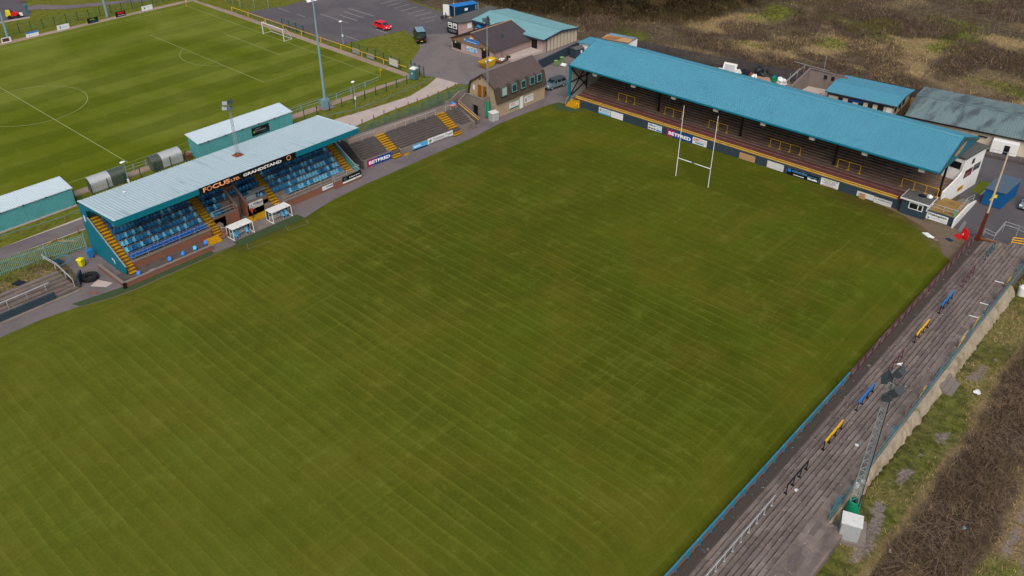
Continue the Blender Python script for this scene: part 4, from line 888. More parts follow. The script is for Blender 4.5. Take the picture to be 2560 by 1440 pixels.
for row in range(8):
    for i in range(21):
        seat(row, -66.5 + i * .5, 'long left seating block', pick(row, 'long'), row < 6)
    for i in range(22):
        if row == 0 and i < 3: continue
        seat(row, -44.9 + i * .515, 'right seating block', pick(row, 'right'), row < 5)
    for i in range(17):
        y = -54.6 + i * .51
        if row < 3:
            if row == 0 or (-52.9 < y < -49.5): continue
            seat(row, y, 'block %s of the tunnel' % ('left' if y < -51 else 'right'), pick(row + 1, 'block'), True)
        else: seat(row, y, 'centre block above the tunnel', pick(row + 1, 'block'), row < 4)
st_ = mesh_obj('shaded_seat_rows', stuffv); tag(st_, 'rows of dark blue seats in shade at the back of the grandstand', 'seats', kind='stuff')
# loose seats lying on the lower walkway
seatp = thing('loose_seat', 'bright blue seat lying at the left end of the lower walkway by the steps', 'seat', (0, 0, 0))
def loose(loc, rz, label, me, first=[None]):
    o = bpy.data.objects.new('loose_seat', me); COL.objects.link(o); o.location = loc; o.rotation_euler = (0, R(-18), rz); tag(o, label, 'seat', 'loose seats on the lower walkway')
bpy.data.objects.remove(seatp)
for (x, y), rz, lb, k in [((-35.6, -67.4), -.7, 'bright blue loose seat beside the foot of the end steps', 'seat_bright'), ((-35.75, -63.1), -.5, 'bright blue loose seat, left one of the close pair on the walkway', 'seat_bright'), ((-35.75, -61.4), -.9, 'bright blue loose seat, right one of the close pair on the walkway', 'seat_bright'), ((-35.8, -59.6), -.6, 'pale faded loose seat between the bright blue ones', 'seat_light'), ((-36.0, -58.0), -.8, 'bright blue loose seat nearest the painted yellow steps', 'seat_bright')]:
    me = SM[k].copy(); me.materials.clear(); me.materials.append(M['blue_bright'] if k == 'seat_bright' else M['light_blue']); me.transform(Matrix.Scale(1.02, 4)); loose((x, y, .02), rz, lb, me)
b = MB(); b.beam((0, 0, .12), (.7, .1, .12), .05); b.beam((0, 0, .12), (0, -.25, .3), .05); b.beam((.5, .08, .12), (.65, -.2, .32), .05); single('seat_bracket', b, M['galv'], 'grey seat bracket lying on the lower walkway', 'bracket', (-35.9, -65.8, .1), 1.3)
# dugouts
def dugout(c, label, first=None):
    D_ = thing('dugout', label, 'dugout', (c[0], c[1], 0), 0, 'white framed dugouts in front of the grandstand')
    b = MB(); a, w_ = .82, 1.54
    b.prism([(-a, -w_, 1.50), (a - .1, -w_, 1.55), (a - .1, -w_, 1.61), (-a, -w_, 1.56)], (0, 2 * w_, 0)); part('roof', b, M['white'], D_)
    b = MB()
    for y in (-w_ + .04, w_ - .04):
        b.beam((a, y, 0), (a - .14, y, 1.54), .075); b.beam((-a + .04, y, 0), (-a + .04, y, 1.5), .075); b.beam((-a, y, .04), (a - .1, y, .04), .08); b.beam((-.1, y, 0), (-.1, y, 1.5), .05)
    b.beam((-a + .04, -w_, .9), (-a + .04, w_, .9), .06); part('frame', b, M['white'], D_)
    b = MB(); b.box(-a + .02, -w_ + .1, .1, -a + .03, w_ - .1, 1.5); part('back_panel', b, M['cladding'], D_)
    for y in (-w_ + .04, w_ - .04):
        b = MB(); b.box(-a + .1, y - .006, .12, -.14, y + .006, 1.5); part('side_panel', b, M['glass'], D_)
    b = MB(); b.box(-a + .2, -w_ + .15, .4, -a + .6, w_ - .15, .48); b.box(-a + .3, -w_ + .2, 0, -a + .38, w_ - .2, .4); part('bench', b, M['off_white'], D_)
    return D_
dugout((-35.4, -53.1), 'white framed dugout nearer the camera with three pale blue chairs'); dugout((-35.38, -47.05), 'white framed dugout right of the walking man with two pale blue chairs')
def chair_mb():
    b = MB(); b.prism([(-.2, -.22, .43), (.24, -.22, .45), (.24, .22, .45), (-.2, .22, .43)], (0, 0, .04))
    b.prism([(-.2, -.22, .47), (-.2, .22, .47), (-.32, .2, .9), (-.32, -.2, .9)], (-.035, 0, 0)); return b
cp = None
for (x, y), rz, lb in [((-34.95, -54.1), .2, 'pale blue plastic chair at the front left corner of the nearer dugout'), ((-35.3, -53.5), .3, 'pale blue plastic chair behind the front one in the nearer dugout'), ((-34.95, -52.4), -.2, 'pale blue plastic chair on its own at the right of the nearer dugout'), ((-34.95, -46.7), .1, 'pale blue plastic chair, left of two in the farther dugout'), ((-34.95, -46.1), -.1, 'pale blue plastic chair, right of two in the farther dugout')]:
    if cp is None:
        cp = thing('plastic_chair', lb, 'chair', (x, y, 0), rz, 'pale blue chairs in the dugouts'); part('seat', chair_mb(), M['chair_blue'], cp)
        for dx in (-.16, .2):
            for dy in (-.19, .19): b = MB(); b.beam((dx, dy, .43), (dx * 1.25, dy * 1.1, 0), .035); part('leg', b, M['chair_blue'], cp)
    else: dup(cp, (x, y, 0), rz, lb)
b = MB(); b.blob((0, 0, .12), (.22, .11, .11), 8, 4, .1, 2); b.blob((.22, 0, .2), (.07, .06, .06), 6, 4, 0, 2); g_ = single('gull', b, M['white'], 'white gull standing on the pale grandstand roof', 'gull', (-43.0, -63.45, 7.43), .6, sm=60)
# ------------------------------------------------------------------ open terrace between grandstand and gambrel clubhouse
GTO = (-38.45, -29.6); GTA = math.atan2(22.2, 1.65)        # local x along the front wall, local y backwards
GT = thing('side_terrace', 'open concrete terrace with two yellow stair flights between the grandstand and the gambrel building', 'terrace', (*GTO, 0), GTA)
LT = 22.3; g0, g1, g2, g3 = 5.2, 6.9, 17.4, 19.2
b = MB()
pf = [(.25, 0), (.25, .78)]; y = .8; z = .78
for i in range(8): pf += [(y, z)]; z += .2; pf += [(y, z)]; y += .44
pf += [(y + 3.2, z - .25), (y + 3.6, 0)]
b.prism([(.3, p, q) for p, q in pf], (LT - .3, 0, 0)); part('steps', b, M['concrete_dark'], GT)
YT, ZT = y, z
b = MB(); b.grid([[(.3, YT + .05, ZT + .004), (LT, YT + .05, ZT + .004)], [(.3, YT + 2.6, ZT - .19), (LT, YT + 2.6, ZT - .19)]]); part('rear_path', b, M['gravel'], GT)
for a, c, k in ((0, g0, 1.25), (g1 + .1, g2, .95), (g3, LT, 1.2)):
    b = MB(); b.box(a, 0, 0, c, .24, k); part('front_wall', b, M['concrete'], GT)
    for x in (a, c - .24):
        b = MB(); b.box(x, .241, 0, x + .24, 1.2, k); part('return_wall', b, M['concrete'], GT)
b = MB(); b.prism([(0, -.05, 0), (0, YT + 1.0, 0), (0, YT + 1.0, ZT + .75), (0, YT - .6, ZT + .8), (0, .2, 1.35), (0, -.05, 1.3)], (-.25, 0, 0)); part('end_wall', b, M['concrete_dark'], GT)
b = MB(); b.prism([(-.01, YT + 1.0, ZT - .4), (3.2, YT + 2.6, ZT - .5), (3.2, YT + 2.6, ZT + .6), (-.01, YT + 1.0, ZT + .75)], (0, .22, 0)); part('parapet', b, M['concrete'], GT)
for a, c in ((g0, g1), (g2, g3)):
    b = MB(); pf = [(-.35, .2), (0, .2), (0, .4), (.3, .4), (.3, .6), (.80, .6)]
    for i in range(8): ya = .8 + .44 * i - .02; z_ = .98 + .2 * i; pf += [(ya, z_ + .012), (ya + .44, z_ + .012)]
    pf += [(.8 + 3.52, .98 + 1.4 + .012), (.8 + 3.52, 0), (-.35, 0)]
    b.prism([(a + .02, p, q) for p, q in pf], (c - a - .04, 0, 0)); st__ = part('stair', b, M['step_yellow_shaded'], GT); b = MB()
    for (ya, za), (yb, zb) in zip(pf, pf[1:]):
        if abs(za - zb) < 1e-6 and za > .1: b.box(a + .03, ya - .03, za + .002, c - .03, yb - .04, za + .04)
    part('tread', b, M['step_yellow'], st__)
for a, c in ((.4, g0 - .1), (g1 + .1, g2 - .1), (g3 + .1, LT - .6)):
    b = MB(); b.path([(a, YT - .35, ZT + .95), (c, YT - .35, ZT + .95)], .035)
    n = max(2, int((c - a) / 1.8))
    for i in range(n + 1): x = a + .1 + (c - a - .2) * i / n; b.tube((x, YT - .35, ZT - .1), (x, YT - .35, ZT + .95), .03, 6)
    part('railing', b, M['galv'], GT)
def gl(x, y): c_, s_ = math.cos(GTA), math.sin(GTA); return (GTO[0] + x * c_ - y * s_, GTO[1] + x * s_ + y * c_)
board('advertising_board', 'purple to blue board with bold white capitals on the open terrace wall', gl(.55, 0), gl(5.1, 0), .12, 1.22, 'navy', BETFRED, off=.04)
board('advertising_board', 'bright cyan board with white capitals and dark foot strip on the open terrace wall', gl(9.2, 0), gl(12.1, 0), .0, .98, 'light_blue', [('rect', 0, 1, 0, .24, 'cloth_navy'), ('text', 'NAVG', .08, .55, .45, .78, 'lamp_white', .04), ('disc', .5, .12, .09, 'blue_bright', .05)], off=.04)
board('advertising_board', 'long white board with black serif lettering and green leaf on the open terrace wall', gl(12.2, 0), gl(17.4, 0), .2, 1.12, 'white', [('text', 'Downton Travel', .22, .97, .36, .84, 'black', .0), ('poly', [(.04, .3), (.1, .2), (.17, .4), (.13, .8), (.06, .7)], 'bin_green'), ('poly', [(.08, .35), (.15, .55), (.12, .7)], 'frame_green'), ('rect', .2, .85, .12, .2, 'steel_dark'), ('rect', .05, .95, .02, .07, 'navy')], off=.04)
b = MB(); b.box(-.5, -.14, 0, .5, .14, .18); p = gl(7.7, -.3); single('yellow_block', b, M['step_yellow'], 'low yellow painted block at the foot of the nearer terrace stair', 'block', (*p, 0), GTA)
b = MB(); b.blob((0, 0, .5), (.5, .35, .5), 10, 6, .1, 9); sl = thing('play_ball', 'blue and orange round toy lying at the top of the terrace beside the staircase', 'toy', (-41.9, -7.4, 2.2)); part('ball', b, M['blue_bright'], sl, sm=60); b = MB()
b.lathe((0, 0, .5), [(.52, -.15), (.56, 0), (.52, .15)], 12); part('band', b, M['orange'], sl)
# ------------------------------------------------------------------ gambrel clubhouse
BN = thing('gambrel_clubhouse', 'beige two-storey building with dark gambrel roof and five dormer windows', 'building', (-40.2, 4.3, 0))
Y0, Y1 = -1.8, 10.4; gam = [(-36.75, 2.45), (-37.45, 4.95), (-40.2, 6.85), (-43.0, 4.95), (-43.7, 2.45)]
def PB(n, b, mt, par=BN, **k): return part(n, b, M[mt] if mt else None, par, world=True, **k)
b = MB(); b.prism([(x, Y0, z) for x, z in [(-36.9, 0), (-36.9, 2.5), (-37.5, 4.85), (-40.2, 6.7), (-42.95, 4.85), (-43.55, 2.5), (-43.55, 0)]], (0, Y1 - Y0, 0)); wl_ = PB('wall', b, 'render_beige')
for i, nm in ((0, 'roof_skirt'), (1, 'roof'), (2, 'roof'), (3, 'roof_skirt')):
    (xa, za), (xb, zb) = gam[i], gam[i + 1]; n = Vector((zb - za, 0, -(xb - xa))).normalized() * .14 if False else Vector((-(za - zb), 0, (xa - xb))).normalized() * .14
    b = MB(); b.prism([(xa, Y0 - .28, za), (xb, Y0 - .28, zb), (xb + n.x, Y0 - .28, zb + n.z), (xa + n.x, Y0 - .28, za + n.z)], (0, Y1 - Y0 + .5, 0)); PB(nm, b, 'felt' if nm == 'roof' else 'felt_moss')
b = MB()
for (xa, za), (xb, zb) in zip(gam, gam[1:]): b.beam((xa, Y0 - .32, za + .03), (xb, Y0 - .32, zb + .03), .09, .22)
PB('bargeboard', b, 'felt_moss')
for k, y in enumerate((-1.0, 1.45, 3.75, 6.05, 7.95)):
    b = MB(); b.prism([(-37.62, y - .15, 5.22), (-36.72, y - .15, 5.05), (-36.60, y - .15, 3.55), (-37.1, y - .15, 3.5)], (0, 1.5, 0)); dm = PB('dormer', b, 'felt')
    b = MB(); b.prism([(-36.715, y, 4.98), (-36.59, y, 3.62), (-36.55, y, 3.62), (-36.675, y, 4.98)], (0, 1.2, 0)); w_ = PB('window_frame', b, 'frame_green', dm)
    b = MB(); b.prism([(-36.672, y + .12, 4.85), (-36.562, y + .12, 3.76), (-36.545, y + .12, 3.76), (-36.655, y + .12, 4.85)], (0, .96, 0)); PB('pane', b, 'glass' if k else 'galv', dm)  # first dormer pane is plain grey: sky reflection put into its colour
b = MB(); b.box(-36.895, 3.75, 0, -36.84, 4.55, 2.1); PB('door', b, 'white')
for x0, x1 in ((-41.45, -40.6), (-40.3, -39.45)):
    b = MB(); b.box(x0, Y0 - .05, 2.65, x1, Y0 - .002, 4.75); d_ = PB('door', b, 'door_brown')
b = MB(); b.box(-39.75, Y0 - .06, 3.4, -39.5, Y0 - .051, 4.0); PB('pane', b, 'glass_dark', d_)
b = MB(); b.box(-42.6, Y0 - .03, 3.6, -42.2, Y0 - .002, 4.4); PB('notice', b, 'white')
b = MB(); b.box(-41.1, Y0 - .12, 5.75, -40.8, Y0 - .002, 5.95); b.box(-40.4, Y0 - .1, 6.1, -40.25, Y0 - .002, 6.3); PB('vent', b, 'felt')
b = MB(); b.box(-37.75, Y0 - .06, 1.6, -37.5, Y0 - .002, 2.0); PB('meter_box', b, 'pole_blue')
board('wall_sign', 'white sign with green top and bottom bands on the gambrel building', (-36.9, 1.05), (-36.9, 3.45), .55, 1.85, 'white', [('rect', 0, 1, 0, .2, 'green_tarp'), ('rect', 0, 1, .9, 1, 'green_tarp'), ('rect', .12, .7, .68, .76, 'red'), ('rect', .12, .6, .52, .58, 'red'), ('rect', .12, .75, .36, .42, 'frame_green'), ('rect', .05, .07, .3, .8, 'steel'), ('poly', [(.78, .6), (.9, .85), (.93, .82), (.83, .58)], 'teal'), ('disc', .93, .3, .05, 'bin_green')], cat='sign')
board('wall_sign', 'white sign with black lettering and dark figure on the gambrel building', (-36.9, 4.95), (-36.9, 7.35), .55, 1.85, 'white', [('rect', 0, .01, 0, 1, 'black'), ('rect', .99, 1, 0, 1, 'black'), ('rect', 0, 1, 0, .02, 'black'), ('rect', 0, 1, .98, 1, 'black'), ('poly', [(.1, .2), (.22, .2), (.22, .5), (.19, .78), (.13, .78), (.1, .5)], 'black'), ('text', 'Phoenix Shop', .3, .95, .68, .84, 'black', .02), ('text', 'Bereavement Support', .3, .95, .5, .62, 'black', .015)] + lines(.3, .95, (.36, .26), 'steel', .04), cat='sign')
# staircase to the upper doors
SC = thing('outside_staircase', 'concrete outside staircase with parapets rising to the gambrel building upper doors', 'staircase', (-42, -4, 0))
def PS(n, b, mt, par=SC, **k): return part(n, b, M[mt], par, world=True, **k)
b = MB(); b.box(-43.9, -3.5, 0, -38.5, Y0 - .34, 2.5); PS('landing', b, 'concrete_dark')
b = MB(); b.box(-40.8, -3.54, 0, -39.9, -3.501, 1.9); PS('opening', b, 'black')
b = MB(); b.box(-42.5, -3.7, 0, -41.1, -3.501, 3.4); b.box(-39.7, -3.7, 0, -38.45, -3.501, 3.4); b.box(-41.1, -3.7, 1.95, -39.7, -3.501, 3.4); b.box(-38.65, -3.5, 0, -38.45, Y0 - .34, 3.4); PS('parapet', b, 'concrete')
b = MB(); b.box(-42.55, -3.78, 3.401, -38.4, -3.45, 3.48); b.box(-38.7, -3.449, 3.401, -38.4, Y0 - .34, 3.48); PS('coping', b, 'concrete')
b = MB()
for i in range(4): b.box(-43.9, -3.7 - .45 * (i + 1), 0, -42.6, -3.7 - .45 * i, 2.4 - .16 * i)
b.box(-43.9, -7.0, 0, -42.3, -5.5, 1.8)
for i in range(9): b.box(-42.3 + i * .5, -6.8, 0, -41.8 + i * .5, -5.6, 1.65 - i * .18)
PS('stair', b, 'concrete_dark')
b = MB()
b.prism([(-44.1, Y0 - .3, 0), (-44.1, -3.7, 0), (-44.1, -5.5, 0), (-44.1, -7.2, 0), (-44.1, -7.2, 2.6), (-44.1, -5.5, 2.6), (-44.1, -3.7, 3.4), (-44.1, Y0 - .3, 3.4)], (.2, 0, 0))
b.prism([(-42.55, -3.7, 0), (-42.55, -5.55, 0), (-42.55, -5.55, 2.6), (-42.55, -3.7, 3.4)], (.15, 0, 0))
for y in (-5.58, -7.0): b.prism([(-42.5 if y > -6 else -44.1, y, 0), (-37.5, y, 0), (-37.5, y, .75), (-42.3, y, 2.55), (-42.5 if y > -6 else -44.1, y, 2.6)], (0, .18, 0))
PS('side_wall', b, 'concrete')
b = MB()
for y in (-5.49, -6.91): b.beam((-42.3, y, 2.6), (-37.5, y, .80), .28, .08)
b.beam((-44.0, -3.7, 3.44), (-44.0, -5.5, 2.64), .28, .08); b.beam((-42.47, -3.7, 3.44), (-42.47, -5.5, 2.64), .26, .08); PS('coping', b, 'concrete')
b = MB(); b.path([(-42.2, -5.75, 2.35), (-37.6, -5.75, .7)], .05); PS('handrail', b, 'yellow_bright')
# floodlight mast beside the gambrel building
def lamp_head(b, c, rz, tilt, s=1.0):
    Mx = Matrix.Translation(c) @ Matrix.Rotation(rz, 4, 'Z') @ Matrix.Rotation(tilt, 4, 'X')
    w, h, d = .42 * s, .34 * s, .26 * s
    v = [Mx @ Vector(p) for p in [(-w, 0, -h), (w, 0, -h), (w, 0, h), (-w, 0, h), (-w * .5, d * 1.6, -h * .5), (w * .5, d * 1.6, -h * .5), (w * .5, d * 1.6, h * .5), (-w * .5, d * 1.6, h * .5)]]
    b.add(v, [(0, 1, 2, 3), (7, 6, 5, 4), (0, 4, 5, 1), (1, 5, 6, 2), (2, 6, 7, 3), (3, 7, 4, 0)])
    return [Mx @ Vector(p) for p in [(-w * .9, -.012, -h * .88), (w * .9, -.012, -h * .88), (w * .9, -.012, h * .88), (-w * .9, -.012, h * .88)]]
def lattice(b, p0, p1, w0, w1, n, r=.03):
    p0, p1 = Vector(p0), Vector(p1); cs = []
    for i in range(n + 1):
        t = i / n; c = p0.lerp(p1, t); w = w0 + (w1 - w0) * t; cs.append([c + Vector((w * math.cos(a), w * math.sin(a), 0)) for a in (PI / 2, PI / 2 + 2.094, PI / 2 + 4.189)])
    for i in range(n):
        for k in range(3):
            b.tube(cs[i][k], cs[i + 1][k], r * 1.5, 5); b.tube(cs[i][k], cs[i + 1][(k + 1) % 3], r * .7, 4); b.tube(cs[i + 1][k], cs[i + 1][(k + 1) % 3], r * .7, 4)
def mast(label, base, top, w0, w1, n, heads, mt, extra=None, r=.03, hs=1.0):
    T_ = thing('floodlight_mast', label, 'floodlight', base); B = Vector(base)
    b = MB(); lattice(b, (0, 0, 0), Vector(top) - B, w0, w1, n, r); part('mast', b, M[mt], T_)
    b = MB(); tz_ = top[2] - base[2]
    dx, dy = top[0] - base[0], top[1] - base[1]
    xs = [h[0] for h in heads]; b.beam((dx + min(xs) - .1, dy, tz_), (dx + max(xs) + .1, dy, tz_), .08); b.beam((dx, dy, tz_ - .1), (dx, dy, tz_ + .8), .07); part('crossarm', b, M['steel_dark'], T_)
    for hx, hy, hzz, rz, tilt in heads:
        b = MB(); q = lamp_head(b, Vector((dx + hx, dy + hy, tz_ + hzz)), rz, tilt, hs); ld = part('lamp', b, M['steel_dark'], T_); g = MB(); g.poly(q); part('lens', g, M['lens'], ld)
    return T_
MT = mast('thin grey floodlight mast with green wrapped foot beside the gambrel building', (-38.3, -2.75, 0), (-38.3, -2.75, 16.2), .17, .10, 20, [(-.5, 0, .1, 1.2, -.4), (.5, 0, .6, 2.4, -.4), (.1, .2, -.3, 1.8, -.5)], 'steel', r=.018)
b = MB(); b.lathe((0, 0, .2), [(.42, 0), (.4, .8), (.34, 1.9), (.36, 2.6), (.22, 2.65)], 10); part('tarpaulin_wrap', b, M['green_tarp'], MT, sm=50)
def cabinet(loc, rz, label, s=(.85, .55, 1.35)):
    c = thing('electrical_cabinet', label, 'cabinet', loc, rz); a, w_, h = s[0] * .8, s[1], s[2]
    b = MB(); b.box(-a, -w_, 0, a, w_, h); part('body', b, M['galv'], c); b = MB(); b.prism([(-a - .06, -w_ - .06, h + .002), (a + .06, -w_ - .06, h + .002), (a + .06, w_ + .06, h + .08), (-a - .06, w_ + .06, h + .08)], (0, 0, .07)); part('lid', b, M['off_white'], c)
    for s_ in (-1, 1): b = MB(); b.box(min(s_ * .02, s_ * (a - .05)), -w_ - .025, .08, max(s_ * .02, s_ * (a - .05)), -w_ - .002, h - .08); part('door', b, M['galv'], c)
    return c
cabinet((-36.85, -2.9, 0), R(80), 'pale grey cabinet at the corner of the gambrel building')
# ------------------------------------------------------------------ fences
def wire_fence(name, label, pts, h, mt, step=2.5, wire=.12, z0=0.0, pr=.05, wr=.006, post_mat=None, rails=(0.0, .5, 1.0), cat='fence', zf=None):
    P0 = Vector((*pts[0], z0)); T_ = thing(name, label, cat, P0)
    g = MB(); posts = []
    for (xa, ya), (xb, yb) in zip(pts, pts[1:]):
        Ls = math.hypot(xb - xa, yb - ya); n = max(1, round(Ls / step))
        for i in range(n + 1):
            q = (xa + (xb - xa) * i / n, ya + (yb - ya) * i / n)
            if not posts or math.hypot(q[0] - posts[-1][0], q[1] - posts[-1][1]) > .3: posts.append(q)
        k = int(Ls / wire)
        zz0 = z0
        for i in range(k):
            x, y = xa + (xb - xa) * i / k, ya + (yb - ya) * i / k; zb_ = zf(x, y) if zf else z0; g.beam((x, y, zb_ + .05), (x, y, zb_ + h - .03), wr * 2)
        for q in rails:
            za, zb_ = (zf(xa, ya), zf(xb, yb)) if zf else (z0, z0); g.beam((xa, ya, za + .05 + (h - .08) * q), (xb, yb, zb_ + .05 + (h - .08) * q), wr * 3, wr * 4)
    part('mesh_panel', g, M[mt], T_, world=True)
    for x, y in posts:
        zb_ = zf(x, y) if zf else z0; b = MB(); b.beam((x, y, zb_), (x, y, zb_ + h + .06), pr * 2); part('post', b, M[post_mat or mt], T_, world=True)
    return T_
wire_fence('mesh_fence', 'green mesh fence with dark posts along the far side of the upper pitch', [(-141.6, -68), (-141.3, -34), (-140.6, -11.6), (-140.5, 6)], 1.9, 'mesh_green', 2.45, .16, post_mat='green_fence')
wire_fence('mesh_fence', 'short dark green mesh fence behind the white goal by the car park', [(-104.6, 3.4), (-97.1, 3.4)], 1.9, 'mesh_green', 2.2, .14, post_mat='green_fence')
wire_fence('mesh_fence', 'grey-green mesh fence beside the grass triangle carrying pale boards', [(-81, 3.1), (-71.5, 3.2), (-66.5, 2.9)], 2.0, 'mesh_green', 2.4, .14, post_mat='green_fence')
wire_fence('mesh_fence', 'short green mesh fence standing behind the portable toilet', [(-64.2, 3.6), (-60.0, 3.0)], 2.0, 'mesh_green', 1.4, .14, post_mat='green_fence')
wire_fence('mesh_fence', 'green post and mesh fence along the near path of the upper pitch', [(-60.3, -78), (-60.5, -24), (-59.7, -14), (-59.9, -1.4)], 1.6, 'mesh_green', 2.45, .3, post_mat='green_fence', wr=.004)
wire_fence('mesh_fence', 'tall thin chain-link fence at the far corner of the upper pitch', [(-137, 6.5), (-124, 5.8), (-117.5, 9)], 3.0, 'mesh_green', 3.2, .22, post_mat='steel', wr=.004)
wire_fence('security_fence', 'long teal-grey mesh fence behind the open side terrace', [(-47.3, -31.0), (-47.3, -9.5), (-47.9, -5), (-47.7, 2.4)], 1.75, 'teal_fence', 2.8, .15, z0=.35, wr=.010)
wire_fence('boundary_fence', 'thin wire fence running up the brown heath', [(9.2, 65.8), (8.5, 74), (7.4, 84), (9.6, 101), (10.6, 122), (12, 150)], 1.8, 'steel_dark', 3.0, .5, post_mat='wood', wr=.008, zf=lambda x, y: float(gheight(x, y)))
def palisade(label, pts, h, mt, z0=0.0, pitch=.155):
    T_ = thing('palisade_fence', label, 'fence', (*pts[0], z0)); g = MB(); pb_ = []
    for (xa, ya), (xb, yb) in zip(pts, pts[1:]):
        Ls = math.hypot(xb - xa, yb - ya); k = int(Ls / pitch); a = math.atan2(yb - ya, xb - xa)
        for i in range(k):
            x, y = xa + (xb - xa) * (i + .5) / k, ya + (yb - ya) * (i + .5) / k
            dx, dy = math.cos(a) * .036, math.sin(a) * .036; ox, oy = -math.sin(a) * .012, math.cos(a) * .012
            g.prism([(x - dx, y - dy, z0 + .05), (x + dx, y + dy, z0 + .05), (x + dx, y + dy, z0 + h - .1), (x, y, z0 + h), (x - dx, y - dy, z0 + h - .1)], (ox, oy, 0))
        for q in (.4, h - .4): g.beam((xa + .03, ya + .03, z0 + q), (xb + .03, yb + .03, z0 + q), .04, .06)
        n = max(1, round(Ls / 2.75))
        for i in range(n + (1 if (xb, yb) == pts[-1] else 0)): pb_.append((xa + (xb - xa) * i / n, ya + (yb - ya) * i / n))
    part('pales', g, M[mt], T_, world=True)
    for x, y in pb_: b = MB(); b.beam((x, y, z0), (x, y, z0 + h + .08), .11); part('post', b, M[mt], T_, world=True)
    return T_
palisade('grey-green palisade fence beside the lane left of the grandstand', [(-49.4, -92), (-48.4, -78.4), (-47.75, -72.9), (-46.9, -68.3)], 2.15, 'pale_teal', 0, .2)
palisade('long dark grey palisade fence between the rear yard and the heath', [(-40.6, 42.8), (-30.4, 43.9), (-18.6, 46.3), (-7, 48.2), (2, 52.8), (13, 54.4)], 2.1, 'fence_grey', 0, .125)
def post_rail(label, pts, h, mt, rail_mt, step, r=.045, n_r=1):
    T_ = thing('post_and_rail_fence', label, 'fence', (*pts[0], 0))
    b = MB()
    for k in range(n_r): b.path([(x, y, h - .04 - k * .45) for x, y in pts], r)
    part('rail', b, M[rail_mt], T_, world=True)
    for (xa, ya), (xb, yb) in zip(pts, pts[1:]):
        n = max(1, round(math.hypot(xb - xa, yb - ya) / step))
        for i in range(n): b = MB(); x, y = xa + (xb - xa) * i / n, ya + (yb - ya) * i / n; b.beam((x, y, 0), (x, y, h), .15); part('post', b, M[mt], T_, world=True)
post_rail('timber post fence with grey rail along the grass beside the concrete road', [(-57.0, -31), (-57.3, -21), (-56.1, -17.7), (-55.8, -10), (-56.4, -5.8), (-57.1, 1.8), (-58.6, 4.9)], .85, 'wood', 'teal_fence', 2.6)
post_rail('timber post fence with grey rail beside the lane left of the grandstand', [(-57.4, -95), (-56.6, -75.2), (-55.6, -67), (-56.4, -58)], .85, 'wood', 'teal_fence', 2.9)
post_rail('blue-grey two-bar railing along the near touchline of the upper pitch', [(-63.7, -26), (-63.6, -14.7), (-64.2, -4.4)], 1.05, 'pole_blue', 'pole_blue', 3.3, .03, 2)
post_rail('grey two-bar railing beside the curved shelters on the upper pitch', [(-63.3, -55), (-63.3, -47)], 1.0, 'steel', 'steel', 2.0, .025, 2)
post_rail('yellow rail along the goal-line path of the upper pitch', [(-122.5, 2.6), (-97, 2.75), (-64.6, 2.75)], 1.0, 'yellow', 'yellow', 6.0, .06)
T_ = thing('wooden_stake_line', 'row of short wooden stakes along the verge of the concrete road', 'stakes', (-51.6, -19, 0))
for x, y in [(-51.6, -21.5), (-51.6, -19.0), (-51.6, -16.5), (-51.8, -14), (-51.4, -11.6), (-51.6, -8.7), (-51.4, -6.7), (-51.4, -4.2), (-51.6, -1.5), (-51.6, .8), (-51.8, 3)]:
    b = MB(); b.beam((x, y, 0), (x + rng.uniform(-.05, .05), y, .95), .12); part('stake', b, M['wood'], T_, world=True)
for (x, y), lb in (((-49.4, -73.1), 'short wooden post beside the lane, joined by a rail to its neighbour'), ((-50.7, -70.3), 'taller wooden post beside the lane with a diagonal pale plank'), ((-51.4, -67.2), 'wooden post beside the lane nearest the grandstand'), ((-50.6, -77.3), 'wooden post beside the lane nearest the left edge')):
    b = MB(); b.beam((0, 0, 0), (.04, 0, 1.0), .14); single('wooden_post', b, M['wood'], lb, 'post', (x, y, 0))
b = MB(); b.beam((-49.4, -73.1, .8), (-50.6, -70.4, .85), .08, .1); b.beam((-50.5, -70.2, .5), (-48.6, -68.6, .55), .08, .14); b.v = [(x + 49.4, y + 73.1, z) for x, y, z in b.v]; single('timber_rail', b, M['wood_fresh'], 'pale timber rail nailed across the posts beside the lane', 'rail', (-49.4, -73.1, 0))
b = MB(); b.path([(-47.1, -31, .55), (-47.0, -20, .5), (-46.8, -9.5, .55), (-46.2, -6.6, 1.0)], .025)
T_ = thing('festoon_lights', 'string of small pale bulbs along the foot of the teal fence', 'string lights', (-47.1, -31, 0)); part('cable', b, M['teal_fence'], T_, world=True)
b = MB()
for i in range(15): y = -30.5 + i * 1.6; b.blob((-47.0 + .012 * i, y, .58), (.1, .1, .1), 6, 4, 0)
part('bulbs', b, M['lamp_white'], T_, world=True)
# ------------------------------------------------------------------ upper pitch furniture
GL = thing('football_goal', 'white football goal on the far goal line of the upper pitch', 'goal', (OX, OY, 0))
b = MB()
for x in (-3.66, 3.66): b.tube((x, 0, 0), (x, 0, 2.44), .07, 8)
b.tube((-3.66, 0, 2.44), (3.66, 0, 2.44), .07, 8); part('frame', b, M['white'], GL)
b = MB()
for x in (-3.66, 3.66): b.path([(x, 0, 2.44), (x, .9, 2.35), (x, 2.0, .06), (x, 0, .06)], .04)
b.tube((-3.66, 2.0, .06), (3.66, 2.0, .06), .06, 6); part('back_stay', b, M['off_white'], GL)
b = MB()
for i in range(25): x = -3.66 + 7.32 * i / 24; b.path([(x, .9, 2.35), (x, 2, .08)], .006, 3)
for i in range(8): t_ = i / 7; b.beam((-3.66, .9 + 1.1 * t_, 2.35 - 2.27 * t_), (3.66, .9 + 1.1 * t_, 2.35 - 2.27 * t_), .01)
part('net', b, M['cladding'], GL)
